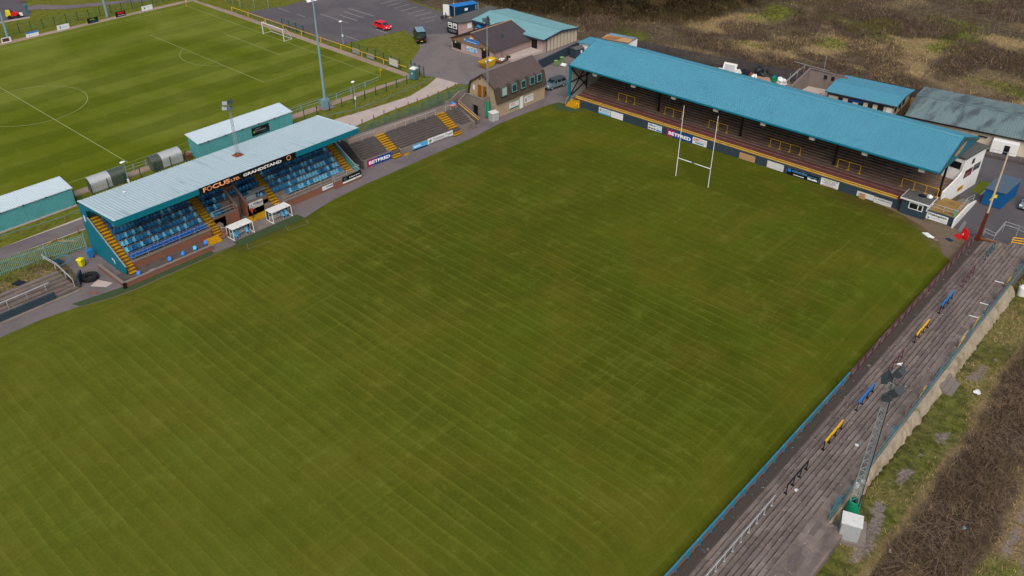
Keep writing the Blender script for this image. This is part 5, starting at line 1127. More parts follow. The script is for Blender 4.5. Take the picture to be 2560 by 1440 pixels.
for (x, y), lb in (((OX + HW, OY), 'yellow corner flag nearest the portable toilet'), ((OX - HW, OY), 'yellow corner flag at the far corner of the upper pitch')):
    T_ = thing('corner_flag', lb, 'flag', (x, y, 0)); b = MB(); b.tube((0, 0, 0), (0, 0, 1.5), .03, 6); part('pole', b, M['yellow_bright'], T_); b = MB(); b.prism([(0, .02, 1.5), (.38, .04, 1.4), (.34, .06, 1.15), (0, .02, 1.2)], (0, .012, 0)); part('flag', b, M['yellow_bright'], T_)
FW = [('pale pink and white advertising board at the left frame edge of the far touchline', -41.8, -39.9, 'white', [('rect', .1, .8, .2, .85, 'maroon_rail')]), ('white advertising board with a bright blue top band on the far touchline', -36.9, -34.3, 'white', [('rect', 0, 1, .68, 1, 'blue_bright'), ('disc', .25, .3, .1, 'blue_paint')]),
      ('white advertising board with dark boot shape, beyond the blue-banded one on the far touchline', -30.4, -27.8, 'white', [('poly', [(.2, .3), (.36, .3), (.3, .5), (.28, .8), (.2, .8)], 'blue_paint'), ('rect', .4, .9, .55, .6, 'light_blue'), ('rect', .4, .9, .35, .4, 'light_blue')]), ('black advertising board with green figures on the far touchline', -23.8, -21.4, 'sign_black', [('text', 'MIL', .25, .75, .5, .85, 'bin_green', .03), ('rect', .25, .95, .18, .28, 'teal')]),
      ('black advertising board with red figures on the far touchline', -17.4, -15.1, 'sign_black', [('text', '888', .2, .85, .5, .9, 'red', .04), ('rect', .2, .9, .14, .3, 'steel')]), ('white advertising board with dark boot shape nearest the far corner', -11.2, -8.6, 'white', [('poly', [(.2, .3), (.36, .3), (.3, .5), (.28, .8), (.2, .8)], 'green_tarp'), ('rect', .4, .9, .55, .6, 'light_blue')])]
for lb, y0, y1, bm, it in FW: board('advertising_board', lb, (-137.3, y0), (-137.3, y1), .05, 1.1, bm, it, off=.3)
for lb, x0, x1 in (('pale grey board fixed low on the mesh fence, nearest the car park', -80.7, -78.4), ('mid grey board fixed low on the mesh fence by the grass triangle', -76.3, -74.1)): board('fence_board', lb, (x0, 2.95), (x1, 2.95), .1, 1.1, 'steel', cat='board')
board('fence_board', 'white lined board fixed on the mesh fence near the portable toilet', (-69.4, 2.75), (-66.9, 2.75), .3, 1.7, 'galv', lines(.05, .98, (.8, .6, .4, .2), 'white', .06), cat='board')
def lamp_post(loc, label, h=4.6):
    T_ = thing('lamp_post', label, 'lamp post', (*loc, 0)); b = MB(); b.tube((0, 0, 0), (0, 0, .9), .09, 8); b.tube((0, 0, .9), (0, 0, h), .05, 8); part('column', b, M['pole_blue'], T_)
    b = MB(); b.blob((0, -.15, h + .05), (.22, .42, .14), 10, 5, 0); part('lantern', b, M['lamp_white'], T_, sm=60); b = MB(); b.box(-.13, -.1, 1.5, .13, .1, 2.0); part('junction_box', b, M['white'], T_)
lamp_post((-58.0, -15.0), 'grey lamp post on the grass verge beside the concrete road'); lamp_post((-86.2, 5.1), 'grey lamp post at the near corner of the car park'); lamp_post((-57.3, -56.7), 'grey lamp post behind the grandstand beside the curved shelters')
def flood_pole(loc, label, h, box=True):
    T_ = thing('floodlight_pole', label, 'floodlight', (*loc, 0)); b = MB(); b.tube((0, 0, 0), (0, 0, h), .28, 10, .13); part('pole', b, M['pole_blue'], T_, sm=50)
    if box: b = MB(); b.box(-.45, -.65, 0, .45, .65, 1.5); part('cabinet', b, M['pole_blue'], T_); b = MB(); b.box(-1.2, -1.3, 0, 1.2, 1.3, .06); part('plinth', b, M['concrete'], T_)
    b = MB(); b.beam((0, -.9, h), (0, .9, h), .1)
    for y in (-.75, .75): lamp_head(b, Vector((-.1, y, h + .25)), PI / 2 + .2, -.6)
    part('lamps', b, M['lamp_white'], T_)
flood_pole((-62.0, -18.4), 'tall pale blue-grey floodlight pole with base cabinet beside the upper pitch', 18.1); flood_pole((-138.8, -18.5), 'tall blue-grey floodlight pole behind the black board on the far touchline', 18, False); flood_pole((-139.5, -39.6), 'grey pole behind the far mesh fence near the left frame edge', 9, False)
def soccer_stand(y0, y1, label, sign=None):
    T_ = thing('covered_terrace', label, 'stand', (-60, (y0 + y1) / 2, 0)); xb, zb, xf, zf = -58.9, 2.75, -62.3, 3.35
    def Q(n, b, mt, par=T_): return part(n, b, M[mt], par, world=True)
    b = MB(); b.corr((xb, y0, zb), (xb, y1, zb), (xb, y1, 0.05), (xb, y0, 0.05), .3, .03); b.corr((xb - .06, y1, zb), (xb - .06, y0, zb), (xb - .06, y0, .05), (xb - .06, y1, .05), 2, .01); Q('back_wall', b, 'teal_wall')
    b = MB(); b.corr((xb + .12, y0 - .15, zb + .02), (xb + .12, y1 + .15, zb + .02), (xf, y1 + .15, zf), (xf, y0 - .15, zf), .3, .035) if False else b.corr((xf, y1 + .15, zf), (xf, y0 - .15, zf), (xb + .12, y0 - .15, zb + .02), (xb + .12, y1 + .15, zb + .02), .3, .035)
    b.corr((xf, y0 - .15, zf - .06), (xf, y1 + .15, zf - .06), (xb + .12, y1 + .15, zb - .04), (xb + .12, y0 - .15, zb - .04), 2, .01); Q('roof', b, 'roof_shed')
    b = MB()
    for y in (y0, y1): b.prism([(xb - .05, y - .03, 0), (xf + .5, y - .03, 0), (xf + .5, y - .03, zf - .12), (xb - .05, y - .03, zb - .03)], (0, .06, 0))
    Q('side_wall', b, 'teal_wall')
    b = MB(); b.box(xf + .6, y0, 0, xb - .1, y1, .25); b.box(xf + 1.6, y0, .25, xb - .1, y1, .5); Q('steps', b, 'concrete')
    b = MB(); b.box(xb + .03, y0 - .1, 0, xb + .12, y1 + .1, .22); Q('base_kerb', b, 'concrete_pale')
    b = MB(); n = int((y1 - y0) / 3)
    for i in range(n): b.box(xb + .1, y0 + 1.5 + i * 3, zb - .12, xb + .22, y0 + 1.65 + i * 3, zb + .06)
    Q('gutter_bracket', b, 'steel_dark'); return T_
soccer_stand(-84, -63.9, 'low teal corrugated covered terrace at the left edge with pale roof'); SR = soccer_stand(-44.4, -27.4, 'low teal corrugated covered terrace behind the grandstand with pale roof and black sign')
board('wall_sign', 'small black sign with green disc on the back of the teal covered terrace', (-58.85, -35.2), (-58.85, -32.0), 1.0, 2.3, 'sign_black', [('disc', .13, .45, .18, 'bin_green'), ('text', 'Evergreens', .2, .8, .34, .62, 'steel', .02), ('rect', .2, .5, .74, .8, 'steel'), ('rect', .55, .92, .16, .22, 'teal')], off=.06, cat='sign')
def shelter(y0, y1, ysplit, silver_first, label):
    T_ = thing('curved_shelter', label, 'shelter', (-61.6, (y0 + y1) / 2, 0), 0, 'curved corrugated shelters by the upper pitch'); pr = [(-60.75, .05), (-60.75, 1.1)] + [(-60.75 - 1.1 + 1.1 * math.cos(a), 1.1 + .95 * math.sin(a)) for a in np.linspace(.2, 1.75, 8)]
    for a, c, sv in ((y0, ysplit, silver_first), (ysplit, y1, not silver_first)):
        b = MB(); n = int((c - a) / .11); prn = pr
        b.grid([[(x + (.02 if (j % 2) else 0), a + (c - a) * j / n, z + (.015 if j % 2 else 0)) for x, z in prn] for j in range(n + 1)]); part('shell', b, M['galv' if sv else 'glass_smoke'], T_, world=True)
    b = MB()
    for y in (y0, ysplit, y1): b.path([(x - .03, y, z - .03) for x, z in pr], .03, 5)
    part('frame', b, M['steel_dark'], T_, world=True)
    for y in (y0, y1): b = MB(); b.poly([(x - .04, y, z - .03) for x, z in pr] + [(-62.0, y, .05)]); part('end_panel', b, M['glass_smoke'], T_, world=True)
m('glass_smoke', sr(70, 78, 72), .3, .1, spec=.5)
shelter(-60.6, -55.3, -57.6, True, 'curved shelter with silver left half and dark right half by the upper pitch'); shelter(-51.2, -46.3, -49.6, False, 'curved shelter with dark left third and silver right part by the upper pitch')
PT = thing('portable_toilet', 'grey-green portable toilet with white roof beside the mesh fence', 'portable toilet', (-60.75, 1.2, 0), R(10))
b = MB(); b.box(-.58, -.58, .08, .58, .58, 2.0); part('body', b, M['steel_dark'] if False else M['pole_green'] if 'pole_green' in M else m('pole_green', sr(72, 100, 104), .5, .06), PT); b = MB(); b.prism([(-.62, -.62, 2.001), (.62, -.62, 2.001), (.62, .62, 2.001), (-.62, .62, 2.001)], (0, 0, .07)); b.prism([(-.62, -.62, 2.07), (.62, -.62, 2.07), (.5, 0, 2.28), (-.5, 0, 2.28)], (0, .01, 0)); b.prism([(-.6, -.6, 2.07), (-.6, .6, 2.07), (-.45, .45, 2.26), (-.45, -.45, 2.26)], (1.1, 0, 0)); part('roof', b, M['white'], PT)
b = MB(); b.box(-.42, -.61, .12, .42, -.581, 1.92); dr = part('door', b, M['teal_fence'], PT); b = MB(); b.box(-.1, -.62, 1.1, .1, -.611, 1.4); part('notice', b, M['white'], dr)
b = MB(); b.box(-.5, -.4, 0, .5, .4, .7); b.box(-.56, -.46, .7, .56, .46, .78); single('rusty_bin', b, M['rust'], 'rusty dark bin at the end of the teal covered terrace', 'bin', (-61.2, -45.4, 0), .3)
# little ride-on machine and court beyond the far fence
flat('court', [(-172, -44), (-152.2, -39.5), (-150.8, -30.6), (-154.6, -28.2), (-166, -25), (-200, -26)], -.02, 'asphalt'); flat('far_path', [(-158, -28.6), (-151.5, -22), (-138.6, 6), (-139.8, 6.4), (-154, -20), (-160, -25)], -.018, 'path_grey')
b = MB(); b.beam((-152.4, -42, .1), (-150.7, -30.3, .1), .3, .25); b.v = [(x + 151.5, y + 36, z) for x, y, z in b.v]; single('low_wall', b, M['concrete_pale'], 'low pale wall along the edge of the grey court', 'wall', (-151.5, -36, 0))
RM = thing('ride_on_machine', 'red ride-on machine with yellow hopper and white front parked on the grey court', 'vehicle', (-153.2, -32.6, 0), R(75))
b = MB(); b.prism([(-.5, -.55, .5), (1.0, -.55, .5), (1.1, -.55, 1.0), (.3, -.55, 1.35), (-.5, -.55, 1.2)], (0, 1.1, 0)); part('body', b, M['red'], RM); b = MB(); b.prism([(-1.5, -.6, .6), (-.55, -.6, .6), (-.52, -.6, 1.7), (-1.3, -.6, 1.7)], (0, 1.2, 0)); part('hopper', b, M['bin_yellow'], RM)
b = MB(); b.box(1.12, -.5, .3, 1.8, .5, .8); part('front_box', b, M['white'], RM); b = MB(); b.box(-.45, -.3, 1.21, .1, .3, 1.4); b.box(-.45, -.3, 1.4, -.3, .3, 1.9); part('seat', b, M['black'], RM)
for x, y in ((-.9, -.65), (-.9, .65), (.9, -.6), (.9, .6)): b = MB(); b.tube((x, y - .12, .4), (x, y + .12, .4), .4, 12); part('wheel', b, M['rubber'], RM)
for (x, y), lb in (((-154.6, -29.2), 'grey-green curved bin post beside the court'),): b = MB(); b.lathe((0, 0, 0), [(.18, 0), (.2, .6), (.4, 1.6), (.45, 1.9), (.1, 2.0)], 10); single('bin_post', b, M['teal_fence'], lb, 'bin', (x, y, 0))
board('court_sign', 'white sign with pink foot band on posts beside the court', (-164, -27.2), (-162.6, -26.2), .7, 1.8, 'white', [('rect', 0, 1, 0, .25, 'purple'), ('disc', .5, .65, .12, 'red', .06)], cat='sign')
def B_(root):
    return lambda n, b, mt, par=None, **k: part(n, b, M[mt] if mt else None, par or root, world=True, **k)
# ------------------------------------------------------------------ tiled clubhouse
CL = thing('tiled_clubhouse', 'pinkish single-storey clubhouse with dark tiled gable roof and black shutters', 'building', (-62, 23, 0)); Q = B_(CL)
x0, x1, y0, y1 = -67.8, -56.2, 18.0, 29.4; xm = -62.0
b = MB(); b.prism([(x0, y0, 0), (x1, y0, 0), (x1, y0, 2.25), (xm, y0, 4.3), (x0, y0, 2.25)], (0, y1 - y0, 0)); wl_ = Q('wall', b, 'render_pink')
b = MB(); b.prism([(x0, y0 - .02, 1.95), (x1, y0 - .02, 1.75), (x1, y0 - .02, 2.25), (xm, y0 - .02, 4.28), (x0, y0 - .02, 2.25)], (0, -.08, 0)); Q('gable_brick', b, 'brown_brick')
for s in (-1, 1):
    b = MB(); e = (xm + s * 6.35, 2.12); n_ = 16; rows = []
    for i in range(n_ + 1):
        t_ = i / n_
        for k in (0, 1):
            if i == n_ and k: break
            zz_ = 4.5 + (e[1] - 4.5) * t_ + (.05 if k else 0); xx = xm + (e[0] - xm) * t_; rows.append([(xx, y0 - .35, zz_), (xx, y1 + .1, zz_)])
    b.grid(rows if s > 0 else rows[::-1]); b.prism([(xm, y0 - .35, 4.42), (e[0], y0 - .35, e[1] - .06), (e[0], y0 - .35, e[1] - .01), (xm, y0 - .35, 4.49)], (0, y1 - y0 + .45, 0)); Q('roof', b, 'roof_tile')
b = MB()
for i in range(26): y = y0 - .35 + i * .455; b.tube((xm, y, 4.5), (xm, y + .44, 4.5), .14 + .02 * (i % 2), 8)
Q('ridge_tiles', b, 'ridge_tile')
b = MB(); b.beam((x1 + .2, y0 - .3, 2.08), (x1 + .2, y1, 2.08), .12, .1); b.tube((x1 + .05, y1 - .3, 0), (x1 + .05, y1 - .3, 2.1), .05, 6); Q('gutter', b, 'black')
b = MB(); b.box(-67.4, y0 - .06, .45, -65.1, y0 - .01, 1.75); sh_ = Q('shutter', b, 'black'); b = MB(); b.box(-67.5, y0 - .26, 1.751, -65.0, y0 - .01, 2.0); Q('shutter_box', b, 'steel_dark', sh_)
b = MB(); b.box(-59.4, y0 - .06, 0, -57.35, y0 - .01, 2.0); sh_ = Q('door_shutter', b, 'black'); b = MB(); b.box(-59.55, y0 - .26, 2.001, -57.2, y0 - .01, 2.2); Q('shutter_box', b, 'steel_dark', sh_)
for x, z in ((-66.5, 1.65), (-58.6, 1.9)): b = MB(); b.box(x, y0 - .31, z, x + .3, y0 - .265, z + .3); Q('notice', b, 'bin_yellow')
b = MB(); b.box(-62.2, y0 - .4, 3.35, -61.9, y0 - .11, 3.6); b.blob((-61.6, y0 - .25, 3.45), (.14, .14, .14), 6, 4, 0); Q('alarm_lamp', b, 'white')
b = MB(); b.tube((-58.5, 23, 3.3), (-58.5, 23, 3.8), .12, 8); Q('flue', b, 'teal_dark')
board('wall_sign', 'bright blue banner sign with yellow cup and green lettering on the tiled clubhouse gable', (-64.3, y0), (-59.8, y0), 2.45, 3.2, 'blue_bright', [('poly', [(.07, .3), (.12, .3), (.15, .7), (.04, .7)], 'bin_yellow'), ('rect', .04, .15, .74, .86, 'navy'), ('text', 'Community Stadium', .2, .82, .46, .74, 'bin_green', .02), ('rect', .2, .8, .2, .28, 'lamp_white'), ('disc', .92, .6, .05, 'lamp_white')], off=.14, cat='sign')
board('wall_sign', 'pale blue and white poster sign on the pink wall between the two black shutters', (-63.5, y0), (-60.8, y0), .6, 1.6, 'white', [('rect', .02, .35, .2, .6, 'light_blue'), ('rect', .7, .98, .1, .9, 'light_blue'), ('rect', .2, .66, .72, .84, 'steel_dark'), ('rect', .0, .98, .02, .12, 'light_blue'), ('rect', .4, .66, .2, .62, 'galv')], off=.05, cat='sign')
b = MB(); b.prism([(-55.9, 20.5, 0), (-53.6, 20.6, 0), (-52.6, 29.0, 0), (-55.9, 29.0, 0)], (0, 0, .5)); single('loading_ramp', b, M['concrete_pale'], 'pale concrete ramp along the right side of the tiled clubhouse', 'ramp', (0, 0, 0))
# teal roofed hall
HL = thing('teal_hall', 'long panelled hall with pale teal low-pitched roof behind the tiled clubhouse', 'building', (-62, 33.5, 0)); Q = B_(HL)
b = MB(); b.prism([(-71.3, 28.6, 0), (-71.3, 38.6, 0), (-71.3, 38.6, 2.8), (-71.3, 33.6, 3.4), (-71.3, 28.6, 2.8)], (18.8, 0, 0)); wl_ = Q('wall', b, 'render_pink')
b = MB()
for i in range(9): y = 29.6 + i * 1.08; b.box(-52.5, y, .05, -52.42, y + .92, 2.72)
Q('wall_panel', b, 'render_cream'); b = MB(); b.box(-52.49, 29.4, .02, -52.45, 39.4, 2.75); Q('panel_joint', b, 'concrete_dark')
b = MB(); b.corr((-71.9, 28.0, 2.85), (-52.0, 28.0, 2.85), (-52.0, 33.6, 3.55), (-71.9, 33.6, 3.55), .5, .03); b.corr((-71.9, 33.6, 3.55), (-52.0, 33.6, 3.55), (-52.0, 39.2, 2.85), (-71.9, 39.2, 2.85), .5, .03); rf = Q('roof', b, 'roof_hall')
b = MB(); b.beam((-71.9, 33.6, 3.6), (-52.0, 33.6, 3.6), .4, .06); Q('ridge_cap', b, 'roof_hall', rf)
b = MB(); b.beam((-51.97, 28.0, 2.75), (-51.97, 33.6, 3.45), .06, .3); b.beam((-51.97, 33.6, 3.45), (-51.97, 39.2, 2.75), .06, .3); b.box(-71.9, 27.94, 2.55, -52, 28.0, 2.84); Q('fascia', b, 'slate_wall')
b = MB(); b.box(-55.6, 28.5, 0, -54.2, 28.6, 2.4); Q('doorway', b, 'black')
board('wall_sign', 'blue and white picture sign on the hall wall beside the grey annex', (-71.2, 28.6), (-67.6, 28.6), .8, 2.3, 'navy', [('poly', [(.05, .5), (.35, .35), (.45, .6), (.2, .9)], 'light_blue'), ('rect', 0, .4, 0, .2, 'white'), ('rect', .5, .9, .6, .7, 'light_blue'), ('rect', .5, .9, .35, .42, 'light_blue')], off=.05, cat='sign')
# annex
AX = thing('flat_roof_annex', 'low annex with flat grey felt roof, white windows and black lower panel', 'building', (-74, 28, 0)); Q = B_(AX)
b = MB(); b.prism([(-76.0, 25.0, 0), (-72.9, 25.2, 0), (-72.0, 28.4, 0), (-74.0, 38.0, 0), (-76.2, 38.0, 0)], (0, 0, 2.6)); Q('wall', b, 'render_pink')
b = MB(); b.prism([(-76.3, 24.7, 2.601), (-72.6, 24.9, 2.601), (-71.4, 28.5, 2.601), (-73.8, 38.3, 2.601), (-76.4, 38.3, 2.601)], (0, 0, .18)); Q('roof', b, 'felt_grey')
b = MB(); b.box(-76.05, 24.9, .02, -72.9, 24.98, 2.55); fr = Q('front_panel', b, 'black')
for x in (-75.75, -74.25): b = MB(); b.box(x, 24.82, 1.25, x + 1.2, 24.899, 2.35); w_ = Q('window', b, 'white', fr)
b = MB()
for x in (-75.75, -74.25): b.box(x + .2, 24.80, 1.45, x + 1.0, 24.819, 1.8); b.box(x + .25, 24.80, 2.0, x + .95, 24.819, 2.12)
Q('pane', b, 'glass_dark', fr)
b = MB(); b.beam((-75.6, 24.87, .75), (-73.3, 24.87, .75), .04, .12); b.beam((-75.4, 24.87, .5), (-73.5, 24.87, .5), .04, .07); b.poly([(-74.5, 24.88, .9), (-74.3, 24.88, .9), (-74.4, 24.88, 1.1)]); Q('lettering', b, 'steel', fr)
b = MB(); b.prism([(-72.32, 27.2, 1.1), (-72.02, 28.2, 1.1), (-72.02, 28.2, 2.3), (-72.32, 27.2, 2.3)], (.06, -.02, 0)); Q('window', b, 'white')
# container
CN = thing('shipping_container', 'dark blue shipping container with pale blue roof and one white door open', 'container', (-81, 36, 0)); Q = B_(CN)
cA, cB = Vector((-81.7, 32.7, 0)), Vector((-80.0, 38.6, 0)); D = (cB - cA).normalized(); N_ = Vector((-D.y, D.x, 0)); Lc = (cB - cA).length
def cq(s, w_, z): return cA + D * s + N_ * w_ + Vector((0, 0, z))
b = MB(); b.corr(cq(0, 0, .1), cq(Lc, 0, .1), cq(Lc, 0, 2.5), cq(0, 0, 2.5), .28, -.03); b.corr(cq(Lc, 2.4, .1), cq(0, 2.4, .1), cq(0, 2.4, 2.5), cq(Lc, 2.4, 2.5), .28, -.03); b.poly([cq(Lc, 0, .1), cq(Lc, 2.4, .1), cq(Lc, 2.4, 2.5), cq(Lc, 0, 2.5)]); b.poly([cq(.4, 0, .1), cq(.4, 2.4, .1), cq(.4, 2.4, 2.5), cq(.4, 0, 2.5)]); Q('body', b, 'blue_dark')
b = MB(); b.prism([cq(0, -.03, 2.501), cq(Lc, -.03, 2.501), cq(Lc, 2.43, 2.501), cq(0, 2.43, 2.501)], (0, 0, .06)); Q('roof', b, 'blue_paint')
b = MB()
for s in (0, Lc - .12): 
    for w_ in (-.03, 2.31): b.prism([cq(s, w_, 0), cq(s + .12, w_, 0), cq(s + .12, w_ + .12, 0), cq(s, w_ + .12, 0)], (0, 0, 2.5))
for s in (Lc - .8, Lc - .45): b.prism([cq(s, -.06, 1.3), cq(s + .1, -.06, 1.3), cq(s + .1, -.03, 1.3), cq(s, -.03, 1.3)], (0, 0, 1.0))
Q('corner_post', b, 'galv')
b = MB(); b.prism([cq(0, 2.45, .1), cq(-.9, 3.55, .1), cq(-.87, 3.6, .1), cq(.03, 2.5, .1)], (0, 0, 2.4)); Q('door', b, 'white')
b = MB(); b.prism([cq(2.6, -.06, 1.4), cq(3.4, -.06, 1.4), cq(3.4, -.06, 1.95), cq(2.6, -.06, 1.95)], -N_ * -.02); Q('notice', b, 'white')
lamp_post((-85.4, 36.2), 'grey lamp post behind the open door of the blue container', 3.4)
b = MB(); b.blob((0, 0, .28), (.5, .35, .3), 9, 5, .15, 3); single('yellow_sack', b, M['yellow_bright'], 'yellow sack on the ground at the open end of the blue container', 'sack', (-81.9, 31.7, 0), sm=60)
# ------------------------------------------------------------------ vehicles
def tyre(b, c, r, w): b.lathe(c, [], 1) if False else None
def car(name, label, loc, rz, Lc, Wc, H, paint, kind, cat='car', plate='white', roof_mat=None):
    C_ = thing(name, label, cat, (*loc, 0), rz); hw = Wc / 2; g = .2
    if kind == 'hatch': lower = [(-.5, .32), (-.5, .60), (-.475, .66), (.13, .68), (.36, .60), (.47, .50), (.5, .40), (.5, .26), (-.48, .26)]; cab = [(-.475, .66), (-.40, .97), (-.12, 1.0), (.10, .96), (.30, .64)]
    elif kind == 'suv': lower = [(-.5, .34), (-.5, .62), (-.48, .66), (.16, .66), (.40, .60), (.485, .52), (.5, .40), (.5, .26), (-.48, .26)]; cab = [(-.48, .65), (-.42, .94), (-.20, 1.0), (.06, .98), (.27, .65)]
    else: lower = [(-.5, .22), (-.5, .60), (-.49, .64), (.30, .62), (.44, .52), (.5, .44), (.5, .20), (-.48, .20)]; cab = [(-.49, .63), (-.475, .96), (-.44, 1.0), (.20, 1.0), (.27, .97), (.37, .60)]
    def loft(prof, taper, w0):
        b = MB(); n = len(prof); zs = [p[1] for p in prof]; zmin, zmax = min(zs), max(zs); rows = []
        for s in (-1, -.88, .88, 1):
            row = []
            for x, z in prof:
                k = (z - zmin) / (zmax - zmin + 1e-6); w_ = w0 * (1 - taper * k); ins = .035 if abs(s) == 1 else 0
                row.append((x * Lc * (1 - ins * .6), s * w_, (z - ins * .35 * (1 if z > (zmin + zmax) / 2 else -1)) * H))
            rows.append(row + [row[0]])
        b.grid(rows); b.poly(rows[0][:-1]); b.poly(rows[-1][:-1][::-1]); return b
    body = part('body', loft(lower, .06, hw), M[paint], C_, sm=35); part('cabin', loft(cab, .17 if kind != 'van' else .08, hw * .97), M[paint], C_, sm=35)
    if roof_mat:
        b = MB(); b.box(-.43 * Lc, -hw * .86, H + .002, .2 * Lc, hw * .86, H + .02); part('roof', b, M[roof_mat], C_)
    zb, zt = cab[0][1] * H, H; tp = .17 if kind != 'van' else .08
    def side(xa, xb, k0, k1, s):                   # panel on tapered side
        zl, zh = zb + (zt - zb) * k0, zb + (zt - zb) * k1; wl, wh = hw * .97 * (1 - tp * k0) + .012, hw * .97 * (1 - tp * k1) + .012
        (a0, a1), (b0, b1) = xa, xb; q = [(a0 * Lc, s * wl, zl), (b0 * Lc, s * wl, zl), (b1 * Lc, s * wh, zh), (a1 * Lc, s * wh, zh)]; return q if s < 0 else q[::-1]
    wins = {'hatch': [((-.40, -.34), (-.16, -.15)), ((-.13, -.12), (.22, .06))], 'suv': [((-.44, -.39), (-.20, -.20)), ((-.17, -.17), (.02, 0)), ((.05, .03), (.22, .07))], 'van': [((.06, .06), (.30, .22))]}[kind]
    for s in (-1, 1):
        for xa, xb in wins: b = MB(); b.poly(side(xa, xb, .12, .85, s)); part('side_window', b, M['glass_dark'], C_)
    def end(i, j, nm, k0, k1, off):
        (xa, za), (xb, zb_) = cab[i], cab[j]; q = []
        for k in (k0, k1):
            x = (xa + (xb - xa) * k) * Lc + off; z = (za + (zb_ - za) * k) * H + .012; kk = ((za + (zb_ - za) * k) * H - zb) / (zt - zb); w_ = hw * .84 * (1 - tp * kk); q += [(x, -w_, z), (x, w_, z)]
        b = MB(); b.poly([q[0], q[1], q[3], q[2]]); part(nm, b, M['glass'], C_)
    end(0, 1, 'rear_window', .15, .85, -.02); end(-1, -2, 'windscreen', .06, .94, .025)
    rw = {'hatch': .31, 'suv': .36, 'van': .37}[kind]
    for x in ((-.30, .31) if kind != 'van' else (-.29, .33)):
        for s in (-1, 1):
            b = MB(); y = s * (hw - .12); b.tube((x * Lc, y - .11, rw), (x * Lc, y + .11, rw), rw, 14); wh_ = part('wheel', b, M['rubber'], C_); b = MB(); b.tube((x * Lc, s * (hw - .005), rw), (x * Lc, s * (hw + .01), rw), rw * .6, 10); part('rim', b, M['steel'], wh_)
    fz = lower[5][1] if kind != 'van' else .46
    for s in (-1, 1):
        b = MB(); b.obox((.478 * Lc, s * hw * .74, fz * H - .03), (.16, .34, .15)); part('headlight', b, M['lamp_white'], C_); b = MB(); b.obox((-.497 * Lc, s * hw * .82, .53 * H if kind != 'van' else .36 * H), (.06, .16, .24)); part('tail_light', b, M['red'], C_)
        b = MB(); b.obox((.17 * Lc, s * (hw + .08), .69 * H), (.12, .18, .12)); part('mirror', b, M[paint], C_)
    b = MB(); b.obox((.502 * Lc, 0, .33 * H), (.03, .5, .11)); part('number_plate', b, M['white'], C_); b = MB(); b.obox((-.503 * Lc, 0, .36 * H if kind != 'van' else .26 * H), (.03, .5, .11)); part('number_plate', b, M['bin_yellow'], C_)
    b = MB(); b.obox((.49 * Lc, 0, .30 * H), (.06, hw * 1.3, .14)); part('grille', b, M['black'], C_); return C_
car('red_hatchback', 'bright red hatchback parked alone on the dark car park', (-88.0, 17.3), R(2), 3.95, 1.72, 1.5, 'car_red', 'hatch')
car('black_van', 'black panel van with pale roof seen from behind beside the grass triangle', (-76.4, 17.3), R(146), 5.4, 2.0, 2.5, 'car_black', 'van', 'van', roof_mat='pole_blue')
car('parked_suv', 'silver-grey estate car parked between the gambrel building and the blue stand', (-39.0, 15.7), R(-97), 4.7, 1.88, 1.66, 'car_grey', 'suv', roof_mat='steel_dark')
car('dark_hatchback', 'dark car cut by the right frame edge beside the blue shed', (39.0, 25.3), R(-92), 4.2, 1.76, 1.5, 'car_grey', 'hatch')
# ------------------------------------------------------------------ skip, cage, bins, sheds
SK = thing('waste_skip', 'yellow waste skip half full of rubbish behind the gambrel building', 'skip', (-55.4, 15.4, 0), R(96)); ro = [(-1.9, -.9), (1.9, -.9), (1.9, .9), (-1.9, .9)]; ri = [(-1.1, -.75), (1.1, -.75), (1.1, .75), (-1.1, .75)]
b = MB()
for i in range(4):
    a, c = ro[i], ro[(i + 1) % 4]; a2, c2 = ri[i], ri[(i + 1) % 4]; b.poly([(*a2, .12), (*c2, .12), (*c, 1.25), (*a, 1.25)]); b.poly([(a[0] * .96, a[1] * .94, 1.25), (c[0] * .96, c[1] * .94, 1.25), (c2[0] * .96, c2[1] * .94, .18), (a2[0] * .96, a2[1] * .94, .18)]); b.beam((*a, 1.25), (*c, 1.25), .09)
b.box(-1.1, -.75, .1, 1.1, .75, .17); part('body', b, M['yellow'], SK)
for x in (-.9, 0, .9): b = MB(); b.beam((x, -.76, .15), (x, -.93, 1.2), .12, .06); part('side_rib', b, M['yellow'], SK)
WR = thing('waste_heap', 'heap of dark rubbish with white board lying in the yellow skip', 'rubbish', (-55.4, 15.4, .2), R(96))
b = MB(); b.blob((-.6, 0, .35), (.6, .5, .35), 8, 5, .3, 1); b.blob((.3, .1, .3), (.7, .55, .35), 8, 5, .3, 2); part('rubbish', b, M['tarp_black'], WR); b = MB(); b.obox((.7, -.1, .85), (1.0, .6, .08), .3, .2); b.obox((-.2, .3, .75), (.5, .3, .2), .8); part('board', b, M['white'], WR); b = MB(); b.obox((.0, .2, 1.0), (1.2, .1, .1), 1.2, .0, .4); part('plank', b, M['wood_fresh'], WR)
TC = thing('trolley_cage', 'rusty open cage trolley with white sheet beside the tiled clubhouse', 'trolley', (-55.2, 19.0, 0), R(10)); b = MB(); b.box(-.6, -1.1, .25, .6, 1.1, .33)
for x in (-.6, .6):
    for y in (-1.1, 1.1): b.tube((x, y, 0), (x, y, 1.3), .04, 6)
for z in (.7, 1.3):
    for y in (-1.1, 1.1): b.tube((-.6, y, z), (.6, y, z), .03, 5)
part('frame', b, M['rust'], TC); b = MB(); b.obox((0, .2, .5), (.9, 1.2, .2), .2); part('sheet', b, M['white'], TC)
b = MB(); b.lathe((0, 0, 0), [(.4, 0), (.5, .5), (.42, .75), (.1, .85)], 10); single('dark_tub', b, M['tarp_black'], 'dark covered tub next to the rusty cage trolley', 'tub', (-55.0, 20.9, 0))
